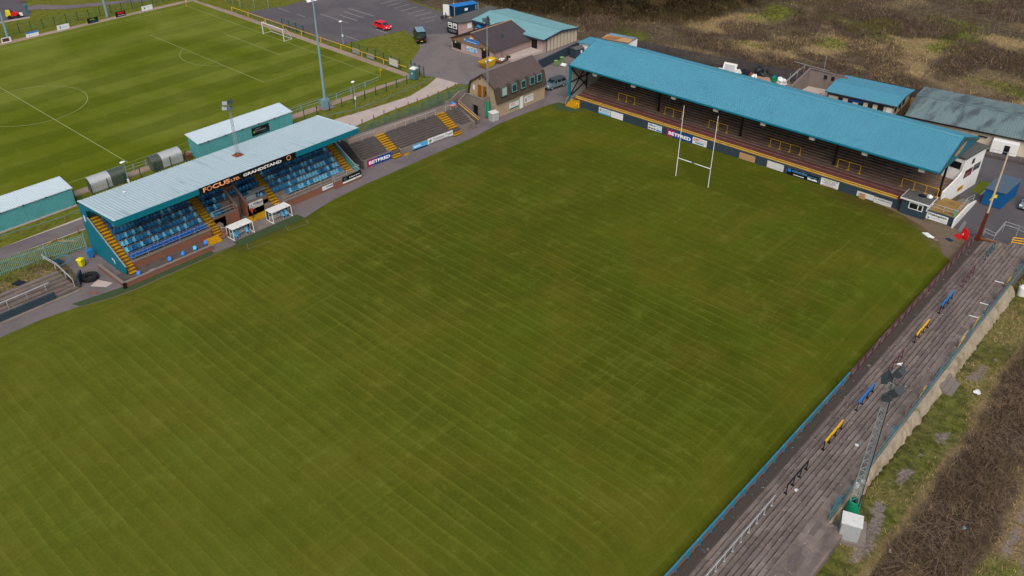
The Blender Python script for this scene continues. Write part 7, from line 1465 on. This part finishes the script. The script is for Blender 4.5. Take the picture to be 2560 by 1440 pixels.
b = MB(); b.beam((0, 0, .35), (2.2, .35, .3), .2, .2); single('timber_beam', b, M['rust'], 'rusty beam lying beside the red-brown post', 'beam', (37.0, 10.9, 0))
RSn = thing('fallen_sign', 'crumpled red banner boards leaning at the pitch corner', 'banner', (35.2, 9.8, 0), R(-35)); b = MB(); b.prism([(-.7, 0, 0), (.7, .1, 0), (.4, .4, 1.1), (-.5, .3, 1.5)], (0, .05, 0)); part('panel', b, M['red'], RSn); b = MB(); b.prism([(-1.0, -.5, .0), (.1, -.6, .0), (.2, -.3, .45), (-.9, -.2, .4)], (0, .05, 0)); part('panel', b, M['red'], RSn); b = MB(); b.prism([(-.3, -.05, .5), (0, -.04, .9), (-.05, -.03, .5)], (0, .01, 0)); part('emblem', b, M['lamp_white'], RSn)
b = MB(); b.prism([(-.4, 0, 0), (.3, 0, 0), (.5, .3, 1.6), (-.1, .3, 1.6)], (0, .05, 0)); single('leaning_sheet', b, M['galv'], 'narrow grey sheet leaning beside the crumpled red boards', 'panel', (34.2, 11.4, 0), R(-50))
b = MB(); b.prism([(-.9, -.3, 0), (.4, -.4, 0), (.5, .3, 0), (-.6, .4, 0)], (0, 0, .1)); b.obox((.5, -.1, .14), (.8, .4, .06), .5, .2); pr_ = single('sheet_pile', b, M['white'], 'crumpled white sheets lying on the grass near the pitch corner', 'sheeting', (31.6, 7.6, 0), -.5); b = MB(); b.blob((0, 0, .1), (.35, .25, .14), 8, 4, .3, 6); single('pink_sheet', b, M['pink_block'], 'pinkish scrap beside the white sheets on the grass', 'scrap', (32.7, 7.0, 0), sm=60)
b = MB(); b.box(-.45, -.3, 0, .45, .3, .04); single('blue_mat', b, M['blue_dark'], 'small dull blue mat on the worn grass by the red boards', 'mat', (34.0, 8.4, .006), -.3)
# rugby posts
RP = thing('rugby_posts', 'tall white rugby goalposts with crossbar in front of the stand', 'goalposts', (0, 0, 0))
for x in (-2.75, 2.75): b = MB(); b.tube((x, 0, 0), (x, 0, 11.0), .062, 10, .042); part('upright', b, M['white'], RP, sm=50)
b = MB(); b.use(M['white']); b.tube((-2.69, 0, 2.95), (-.35, 0, 2.95), .06, 8); b.use(M['navy']); b.tube((-.349, 0, 2.95), (-.001, 0, 2.95), .06, 8); b.use(M['bin_yellow']); b.tube((0.001, 0, 2.95), (.35, 0, 2.95), .06, 8); b.use(M['white']); b.tube((.351, 0, 2.95), (2.69, 0, 2.95), .06, 8); part('crossbar', b, None, RP)
b = MB()
for x in (-.16, .16): b.lathe((x, 0, 0), [(.16, 0), (.13, .1), (.05, .85), (.01, .9)], 8)
single('yellow_posts', b, M['yellow_bright'], 'pair of yellow marker cones at the left end of the stand wall', 'cones', (-29.9, 10.9, 0))
# left lower corner
LTc = thing('corner_terrace', 'old stepped terrace with slate-blue front wall in the lower left corner', 'terrace', (-39, -84, 0)); Q = B_(LTc); b = MB(); b.box(-38.7, -95, 0, -38.45, -76.1, .95); Q('front_wall', b, 'slate_wall')
b = MB()
for i in range(6):
    for y in np.arange(-95, -73.6, 3.0): b.box(-38.72 - .62 * (i + 1) + rng.uniform(-.03, .03), y + .01, -.05, -38.72 - .62 * i, min(y + 3.0, -73.4 - .1 * i) , .22 + .19 * i + rng.uniform(-.03, .03))
Q('steps', b, 'terrace_deck'); b = MB(); b.box(-38.45, -95, -.05, -38.0, -73.4, .1); Q('kerb', b, 'concrete')
b = MB(); b.tube((-39.6, -95, 1.45), (-40.05, -75.9, 1.5), .06, 8)
for i in range(9): y = -94 + i * 2.2; b.tube((-39.62 - .0233 * (y + 94.5), y, .4), (-39.62 - .0233 * (y + 94.5), y, 1.45), .035, 6)
Q('railing', b, 'galv')
b = MB(); b.prism([(-38.95, -73.2, 0), (-41.2, -71.9, 0), (-41.2, -71.9, .9), (-38.95, -73.2, 1.45)], (.12, .2, 0)); single('slate_end_wall', b, M['slate_wall'], 'short slate-blue wedge wall at the end of the corner terrace', 'wall')
T_ = thing('pipe_rail', 'bent grey double pipe rail crossing the corner terrace', 'handrail', (-41, -73.5, 0)); b = MB()
for d_ in (0, .45): b.path([(-46.8, -73.75 + d_ * .3, 1.55 - d_), (-43.6, -73.45 + d_ * .3, 1.6 - d_), (-39.0, -73.75 + d_ * .3, 1.75 - d_)], .05)
for x in (-46.8, -43.6, -41, -39.0): b.tube((x, -73.6, .3), (x, -73.6, 1.6), .05, 6)
part('pipe', b, M['galv'], T_, world=True)
b = MB(); n = 22
for i in range(n): a0, a1 = 2 * PI * i / n, 2 * PI * (i + 1) / n; b.tube((1.0 * math.cos(a0), 1.0 * math.sin(a0), .1 + .2 * math.sin(a0)), (1.0 * math.cos(a1), 1.0 * math.sin(a1), .1 + .2 * math.sin(a1)), .05, 5)
single('blue_hose', b, M['teal_rail'], 'loop of blue hose lying on the rough ground by the yellow bin', 'hose', (-44.9, -72.3, .75)); b = MB(); b.prism([(-.8, -.4, 0), (.6, -.5, 0), (.7, .4, 0), (-.5, .5, 0)], (0, 0, .06)); single('blue_tarpaulin', b, M['blue_dark'], 'dark blue tarpaulin scrap under the hose loop', 'tarpaulin', (-45.3, -72.7, .72), .3); b = MB(); b.prism([(-1.0, -.5, 0), (.9, -.6, 0), (1.0, .3, 0), (-.8, .5, 0)], (0, 0, .05)); single('dark_sheet', b, M['tarp_black'], 'dark sheet lying on the rough grass above the corner terrace', 'sheeting', (-43.4, -77.8, .85), .5)
TY = thing('tractor_tyre', 'large black tractor tyre lying flat on the concrete', 'tyre', (-39.75, -71.4, 0)); b = MB(); b.lathe((0, 0, .27), [(.42, .0), (.46, .2), (.72, .26), (.92, .18), (.97, 0), (.92, -.18), (.72, -.26), (.46, -.2), (.42, 0)], 24); part('carcass', b, M['rubber'], TY, sm=50); b = MB()
for i in range(20): a = 2 * PI * i / 20; b.obox((.95 * math.cos(a), .95 * math.sin(a), .27), (.1, .14, .42), a)
part('tread', b, M['rubber'], TY)
b = MB(); b.box(-.5, -.2, 0, .5, .2, .06); single('brick_strip', b, M['brick'], 'low brick strip in the path beside the artificial turf', 'bricks', (-36.6, -72.6, -.01), .6); b = MB(); b.box(-.5, -.3, 0, .5, .3, .03)
flat('concrete_slab', [(-38.9, -70.9), (-36.9, -70.0), (-36.6, -71.0), (-38.2, -72.2)], .0, 'concrete_pale'); b = MB(); b.box(-34.78, -69.75, 0, -34.55, -69.4, .72); single('black_drainpipe_box', b, M['black'], 'black panel on the corner of the low brick retaining wall', 'panel')
# ------------------------------------------------------------------ people
def person(label, loc, rz, joints, edges, mats, extra=None):
    me = bpy.data.meshes.new('person'); vs = [j[0] for j in joints]; me.from_pydata(vs, edges, []); o = bpy.data.objects.new('person', me); COL.objects.link(o)
    sk = o.modifiers.new('skin', 'SKIN'); sk.use_smooth_shade = True
    for i, j in enumerate(joints): me.skin_vertices[0].data[i].radius = (j[1], j[2] if len(j) > 2 else j[1]); 
    me.skin_vertices[0].data[0].use_root = True
    sb = o.modifiers.new('sub', 'SUBSURF'); sb.levels = 1; sb.render_levels = 1
    dg = bpy.context.evaluated_depsgraph_get(); m2 = bpy.data.meshes.new_from_object(o.evaluated_get(dg)); bpy.data.objects.remove(o)
    o = bpy.data.objects.new('person', m2); COL.objects.link(o); m2.materials.clear()
    for k in mats[0]: m2.materials.append(M[k])
    for p in m2.polygons: p.material_index = mats[1](p.center); p.use_smooth = True
    o.location = loc; o.rotation_euler = (0, 0, rz); return tag(o, label, 'person')
def human(lean=0.0, armf=.15, step=.2, bag=False):
    x = lean
    J = [((0, 0, .98), .15, .11), ((.08 * x, 0, 1.2), .14, .11), ((.3 * x, 0, 1.42), .19, .12), ((.38 * x, 0, 1.53), .06), ((.46 * x + .02, 0, 1.62), .085, .10), ((.5 * x + .03, 0, 1.74), .09, .10), ((.5 * x, 0, 1.82), .05)]
    E = [(0, 1), (1, 2), (2, 3), (3, 4), (4, 5), (5, 6)]
    for s in (-1, 1):
        f = s * step; n = len(J)
        J += [((.0, s * .1, .92), .11), ((f * .55, s * .11, .52), .075), ((f * .9 - .02, s * .11, .1), .05), ((f * .9 + .14, s * .12, .04), .045)]; E += [(0, n), (n, n + 1), (n + 1, n + 2), (n + 2, n + 3)]
        n = len(J); J += [((.3 * x, s * .2, 1.42), .075), ((.25 * x - f * .4, s * .27, 1.15), .052), ((.3 * x + armf - f * .3, s * .26, .93), .042), ((.34 * x + armf - f * .3 + .05, s * .25, .86), .038)]; E += [(2, n), (n, n + 1), (n + 1, n + 2), (n + 2, n + 3)]
        h = len(J) - 1; c = J[h][0]
        for k, (dy, dl) in enumerate(((-.03, .075), (-.01, .09), (.012, .085), (.034, .065))): J.append(((c[0] + .02, c[1] + dy, c[2] - .05), .012)); J.append(((c[0] + .03, c[1] + dy, c[2] - dl), .009)); E += [(h, len(J) - 2), (len(J) - 2, len(J) - 1)]
        J.append(((c[0] + .05, c[1] - s * .035, c[2] - .02), .013)); E.append((h, len(J) - 1))
    return J, E
J, E_ = human(.35, .3, .22)
person('man in rust-brown jacket and dark trousers walking beside the tunnel of the grandstand', (-37.9, -49.55, .05), R(120), J, E_, (['cloth_navy', 'jacket_rust', 'skin', 'hair_dark'], lambda c: 3 if c.z > 1.72 else (2 if c.z > 1.52 or (c.z < .93 and abs(c.y) > .2) else (1 if c.z > .95 else 0))))
J, E_ = human(.1, .1, .25)
person('person in black clothes walking past the open blue container', (-82.2, 30.6, 0), R(200), J, E_, (['cloth_navy', 'tarp_black', 'skin', 'hair_dark'], lambda c: 3 if c.z > 1.68 else (2 if c.z > 1.56 or (c.z < .9 and abs(c.y) > .22) else (1 if c.z > .95 else 0))))
b = MB(); b.blob((0, 0, .28), (.5, .3, .3), 9, 5, .2, 8); single('dark_bag', b, M['tarp_black'], 'dark bag carried by the person near the blue container', 'bag', (-82.9, 30.2, .35), sm=60)
# ------------------------------------------------------------------ vegetation
def veg_mat(name, cols, rough=.95, k=.7, ks=.35):
    t = NT(name); oi = t.n('ShaderNodeObjectInfo').outputs['Random']; g = t.n('ShaderNodeNewGeometry'); r_ = g.outputs['Random Per Island']
    c = cols[0]
    n_ = len(cols); cr_ = t.n('ShaderNodeValToRGB'); cr_.color_ramp.interpolation = 'LINEAR'
    el = cr_.color_ramp.elements; el[0].color = (*cols[0], 1); el[1].color = (*cols[-1], 1)
    for i in range(1, n_ - 1): e = el.new(i / (n_ - 1)); e.color = (*cols[i], 1)
    t.l(r_, cr_.inputs[0]); c = t.scale(cr_.outputs[0], t.math('MULTIPLY_ADD', oi, .3, .85)); c = t.scale(c, t.math('MULTIPLY_ADD', t.noise(ks, 4), k, 1 - k / 2))
    M[name] = t.out(c, rough, 0, .1)
veg_mat('v_tan', [sr(118, 98, 62), sr(160, 138, 96), sr(190, 170, 126), sr(146, 126, 84)])
veg_mat('v_bramble', [sr(66, 52, 44), sr(98, 82, 68), sr(128, 110, 92), sr(80, 64, 54), sr(90, 84, 50), sr(118, 98, 84)], k=1.5, ks=.7)
veg_mat('v_stem', [sr(104, 86, 70), sr(140, 120, 98), sr(120, 100, 84)])
veg_mat('v_heath', [sr(80, 66, 50), sr(112, 98, 76), sr(136, 122, 96), sr(90, 82, 52), sr(100, 98, 56)])
veg_mat('v_green', [sr(66, 78, 18), sr(92, 104, 30), sr(114, 122, 46), sr(80, 86, 30)])
veg_mat('v_wood', [sr(66, 54, 40), sr(92, 78, 58), sr(106, 96, 66), sr(78, 72, 40), sr(84, 68, 52)])
veg_mat('v_shrub', [sr(56, 56, 24), sr(78, 76, 36), sr(92, 84, 52), sr(66, 58, 38)])
veg_mat('v_gorse', [sr(70, 82, 22), sr(98, 104, 32), sr(80, 88, 28)])

def blades(pts, L, wd, lean, seg=1):
    """pts (n,3) -> thin triangles growing up and leaning over"""
    n = len(pts); a = rng.uniform(0, 2 * PI, n); l = L * rng.uniform(.5, 1.25, n); le = np.abs(rng.normal(lean, .28, n)).clip(0, 1.45)
    d = np.stack([np.cos(a) * np.sin(le), np.sin(a) * np.sin(le), np.cos(le)], 1) * l[:, None]
    b = rng.uniform(0, 2 * PI, n); s = np.stack([np.cos(b), np.sin(b), np.zeros(n)], 1) * (wd * rng.uniform(.6, 1.4, n))[:, None]
    V = np.stack([pts - s, pts + s, pts + d], 1).reshape(-1, 3); return V
def scatter(n, x0, x1, y0, y1, wfun):
    x = rng.uniform(x0, x1, n); y = rng.uniform(y0, y1, n); w = wfun(x, y); k = rng.uniform(0, 1, n) < w; return x[k], y[k]
def in_view(x, y):
    V = np.stack([x, y, np.zeros_like(x)], 1) - np.array(mw.translation); w = V @ np.array(cd); u = V @ np.array(cr) / w * 2186.4; v_ = V @ np.array(cu_) / w * 2186.4
    return (np.abs(u) < 1420) & (np.abs(v_) < 900)
def stuff_mesh(name, label, sets, mats):
    Vs, mi = [], []
    for V, m_ in sets: Vs.append(V); mi.append(np.full(len(V) // 3, m_))
    V = np.concatenate(Vs); F = np.arange(len(V)).reshape(-1, 3); o = np_mesh(name, V, F, [M[q] for q in mats], np.concatenate(mi)); return tag(o, label, 'vegetation', kind='stuff')
def P3(x, y, dz=0.0): return np.stack([x, y, gheight(x, y) + dz], 1)
def hv(ix): return lambda x, y: zones(x, y)[ix] * in_view(x, y) * (1 - .75 * mudmask(x, y))
HB = (-100, 75, 44, 150)
x, y = scatter(150000, *HB, hv(0)); tanV = blades(P3(x, y), .55, .05, .75)
x, y = scatter(60000, 43.9, 62, -62, 10, hv(0)); tanB = blades(P3(x, y), .42, .022, .9)
stuff_mesh('dry_grass', 'tawny dry grass over the heath and the bank', [(tanV, 0), (tanB, 0)], ['v_tan'])
x, y = scatter(150000, *HB, hv(2)); brV = blades(P3(x, y, .05), .95, .05, .6)
x, y = scatter(110000, 47.5, 56, -62, 10, hv(2)); k = vnoise(x, y, 3.2, 41); kk = k > .44; x, y, k = x[kk], y[kk], k[kk]
p_ = P3(x, y); p_[:, 2] += rng.uniform(0, 1, len(x)) * (k - .3) * 3.6; brB = blades(p_, .7, .018, .95)
x, y = scatter(60000, -105, -38, 40, 84, lambda x, y: sstep(y - (44 + np.clip((x + 85) * .38, -4, 26)), 1, 7) * sstep(-x, 38, 50) * in_view(x, y) * (.3 + .7 * sstep(vnoise(x, y, 4, 91), .4, .6))); brW = blades(P3(x, y), 2.0, .05, .5)
x, y = scatter(9000, 47.8, 56, -62, 10, lambda x, y: np.clip(zones(x, y)[2] + .15 * (x > 48.5), 0, 1)); q_ = P3(x, y); q_[:, 2] += rng.uniform(.2, 1.1, len(x)); stV = blades(q_, 1.7, .016, 1.3)
x, y = scatter(12000, -60, 60, 48, 120, hv(2)); q_ = P3(x, y); q_[:, 2] += rng.uniform(.2, .9, len(x)); stH = blades(q_, 1.9, .035, 1.2)
stuff_mesh('brambles', 'dark brown leafless brambles on the heath and along the bank', [(brV, 0), (brB, 0), (brW, 1), (stV, 2), (stH, 2)], ['v_bramble', 'v_wood', 'v_stem'])
x, y = scatter(110000, *HB, lambda x, y: (1 - np.clip(zones(x, y)[0] + zones(x, y)[2], 0, 1)) * (1 - zones(x, y)[3]) * .9 * in_view(x, y)); k = (y > 50) | (x < -58); heV = blades(P3(x[k], y[k]), .6, .045, .7)
stuff_mesh('heath_scrub', 'grey-brown scrub and dead stalks covering the heath', [(heV, 0)], ['v_heath'])
x, y = scatter(40000, *HB, hv(1)); gV = blades(P3(x, y), .35, .05, .6)
x, y = scatter(90000, 43.9, 62, -62, 10, hv(1)); gB = blades(P3(x, y), .22, .022, .7)
x, y = scatter(9000, -47.2, -42.2, -95, -72.8, lambda x, y: np.full(x.shape, .8)); wB = blades(P3(x, y), .28, .03, .8); wT = blades(P3(x[::2], y[::2]), .4, .025, .9)
x, y = scatter(7000, -51.5, -47.6, -30, 3, lambda x, y: sstep(x, -51.2, -49.5) * .8); vB = blades(P3(x, y), .3, .03, .8)
stuff_mesh('rough_grass', 'rough green grass on the bank, verges and heath', [(gV, 0), (gB, 0), (wB, 0), (wT, 1), (vB, 1)], ['v_green', 'v_heath'])
b = MB(); b.blob((0, 0, .05), (.32, .42, .1), 9, 4, .4, 21); single('white_sheet', b, M['white'], 'torn white plastic sheet on the bank below the three concrete steps', 'sheeting', (47.1, -22.2, .86))
for (x, y), mt, lb in (((52.3, -41.5), 'light_blue', 'pale blue litter caught in the brambles'), ((48.7, -47.9), 'white', 'small white litter scrap at the bramble edge on the bank')): b = MB(); b.blob((0, 0, .1), (.14, .2, .09), 7, 4, .3, 3); single('litter', b, M[mt], lb, 'litter', (x, y, float(gheight(x, y)) + .25))

def tree_parts(seed, h, spread, ntw, crown_mat, trunk_h=.35):
    rd = np.random.default_rng(seed); b = MB(); tips = []
    p0 = Vector((0, 0, -.3)); p1 = Vector((rd.uniform(-.2, .2), rd.uniform(-.2, .2), h * trunk_h)); b.tube(p0, p1, .16 * h / 8, 7, .11 * h / 8)
    for i in range(7):
        a = 2 * PI * (i / 7) + rd.uniform(-.4, .4); st = p0.lerp(p1, rd.uniform(.6, 1)) if i else p1
        e = Vector((math.cos(a) * spread * rd.uniform(.35, .8), math.sin(a) * spread * rd.uniform(.35, .8), h * rd.uniform(.55, .92))) if i else Vector((0, 0, h * .9))
        mid = st.lerp(e, .5) + Vector((rd.uniform(-.2, .2), rd.uniform(-.2, .2), .2)); b.tube(st, mid, .07 * h / 8, 5, .05 * h / 8); b.tube(mid, e, .05 * h / 8, 5, .02 * h / 8); tips += [mid, e, mid.lerp(e, .5)]
        for j in range(3):
            s2 = mid.lerp(e, rd.uniform(0, .9)); e2 = s2 + Vector((rd.uniform(-1, 1), rd.uniform(-1, 1), rd.uniform(.1, 1))) * spread * .45; b.tube(s2, e2, .03 * h / 8, 4, .01 * h / 8); tips += [e2, s2.lerp(e2, .6)]
    T = np.array([tuple(t_) for t_ in tips]); c = T[rd.integers(0, len(T), ntw)] + rd.normal(0, spread * .17, (ntw, 3)); c[:, 2] = np.where(rd.uniform(0, 1, ntw) < .22, rd.uniform(0, h * .4, ntw), np.clip(c[:, 2], h * .1, h * 1.02))
    d = rd.normal(0, 1, (ntw, 3)); d[:, 2] = np.abs(d[:, 2]) * 1.1; d /= np.linalg.norm(d, axis=1)[:, None]; l = rd.uniform(.25, .75, ntw) * h / 8; s = np.cross(d, rd.normal(0, 1, (ntw, 3))); s /= np.linalg.norm(s, axis=1)[:, None]; s *= (.034 * h / 8 * rd.uniform(.6, 1.6, ntw))[:, None]
    V = np.stack([c - s, c + s, c + d * l[:, None]], 1).reshape(-1, 3); return b, V
def tree(name, label, loc, seed, h, spread, ntw, cm, group):
    T_ = thing(name, label, 'tree' if 'tree' in name else 'shrub', loc, 0, group); b, V = tree_parts(seed, h, spread, ntw, cm); part('trunk', b, M['bark'], T_)
    o = np_mesh('crown', V, np.arange(len(V)).reshape(-1, 3), [M[cm]]); o.parent = T_; return T_
protos = [tree('bare_tree', 'leafless brown tree in the dark wood behind the teal-roofed hall', (-80, 50, 0), 1, 8.5, 3.2, 4600, 'v_wood', 'leafless trees in the wood'), tree('bare_tree', 'leafless brown tree in the dark wood behind the teal-roofed hall', (-75, 54, 0), 2, 10, 3.4, 5200, 'v_wood', 'leafless trees in the wood'), tree('bare_tree', 'leafless brown tree in the dark wood behind the teal-roofed hall', (-70, 56, 0), 3, 7.5, 3.0, 4200, 'v_wood', 'leafless trees in the wood')]
spots = []; rt = random.Random(11)
for i in range(4000):
    s = rt.uniform(0, 1); ex = -96 + 56 * s; ey = 44.5 + (ex + 96) * .14 + max(0, ex + 69) * .62 + max(0, ex + 50) * .75
    x, y = ex + rt.uniform(-3, 3), ey + rt.uniform(0, 15)
    V_ = Vector((x, y, 3)) - mw.translation; w_ = V_.dot(cd); vy = V_.dot(cu_) / w_ * 2186.4
    if vy > 790 or x > -38 or any((x - a) ** 2 + (y - c) ** 2 < 8.5 for a, c in spots): continue
    spots.append((x, y))
    if len(spots) >= 72: break
for i, (x, y) in enumerate(spots):
    loc = (x, y, float(gheight(x, y)) - .1)
    if i < 3: protos[i].location = loc; o = protos[i]
    else: o = dup(protos[i % 3], loc, rt.uniform(0, 6.28))
    o.rotation_euler.z = rt.uniform(0, 6.28); o.scale = (1, 1, rt.uniform(.8, 1.15))
SH = [((-27.0, 88.5), 3.6, 2.6, 'v_wood', 'tall grey-brown leafless shrub at the top of the heath beside the bright grass patch'), ((-21.5, 86.5), 2.6, 2.4, 'v_shrub', 'dark olive shrub clump right of the bright grass patch'), ((-18.2, 87.2), 2.4, 2.2, 'v_shrub', 'dark olive shrub on the left rim of the dark green hollow'), ((-24.0, 82.5), 2.2, 1.9, 'v_shrub', 'olive shrub below the tall leafless one'), ((7.0, 97.5), 3.0, 2.3, 'v_wood', 'brown leafless shrub beside the thin heath fence'), ((5.5, 92.5), 2.6, 2.1, 'v_wood', 'brown leafless shrub above the bright green patch by the heath fence'),
      ((-21.0, 73.5), 1.8, 2.0, 'v_wood', 'low leafless bush in the middle of the tawny grass'), ((-8.5, 99.5), 2.2, 2.6, 'v_bramble', 'dark bush on the far rim of the green hollow'), ((-3.0, 97.0), 2.0, 2.4, 'v_bramble', 'dark bush right of the green hollow'), ((13.0, 84.0), 2.0, 2.6, 'v_shrub', 'dark bush right of the thin heath fence'), ((19.5, 84.5), 2.2, 3.0, 'v_shrub', 'dark green bush near the right frame edge on the heath'), ((22.5, 79.5), 1.8, 2.6, 'v_wood', 'low brown bush below the dark green one near the right frame edge'), ((-47.5, 48.5), 2.4, 2.4, 'v_gorse', 'mossy green bush behind the rusty store'), ((-37.6, 55.6), 1.2, .9, 'v_gorse', 'small bright green bush alone on the brown heath'), ((-97, 37.5), 2.6, 2.6, 'v_wood', 'brown bush at the far corner of the car park')]
for k, ((x, y), h, sp, cm, lb) in enumerate(SH): tree('bush', lb, (x, y, float(gheight(x, y)) - .1), 40 + k, h, sp, 1900, cm, 'bushes on the heath')
# dark green hollow
b = MB(); pts = []
for i in range(26): t_ = 2 * PI * i / 26; q = 1 + .12 * math.sin(2 * t_) + rng.uniform(-.08, .08); pts.append((-11.0 + 5.4 * q * math.cos(t_) , 92.0 + 6.6 * q * math.sin(t_)))
rg = [(x, y, float(gheight(x, y)) + .05) for x, y in pts]; zc = float(np.mean([p[2] for p in rg]))
rows_ = [[(-11 + (p[0] + 11) * k, 92 + (p[1] - 92) * k, float(gheight(-11 + (p[0] + 11) * k, 92 + (p[1] - 92) * k)) + .06) for p in rg + rg[:1]] for k in (1, .75, .5, .25, .02)]; b.grid(rows_)
m('hollow', sr(66, 62, 14), .95, .2, .5, grime=.6, grime_col=sr(50, 44, 16)); struct('grass_hollow', b, M['hollow'])
print('objects', len(bpy.data.objects), 'seats', n_seat)
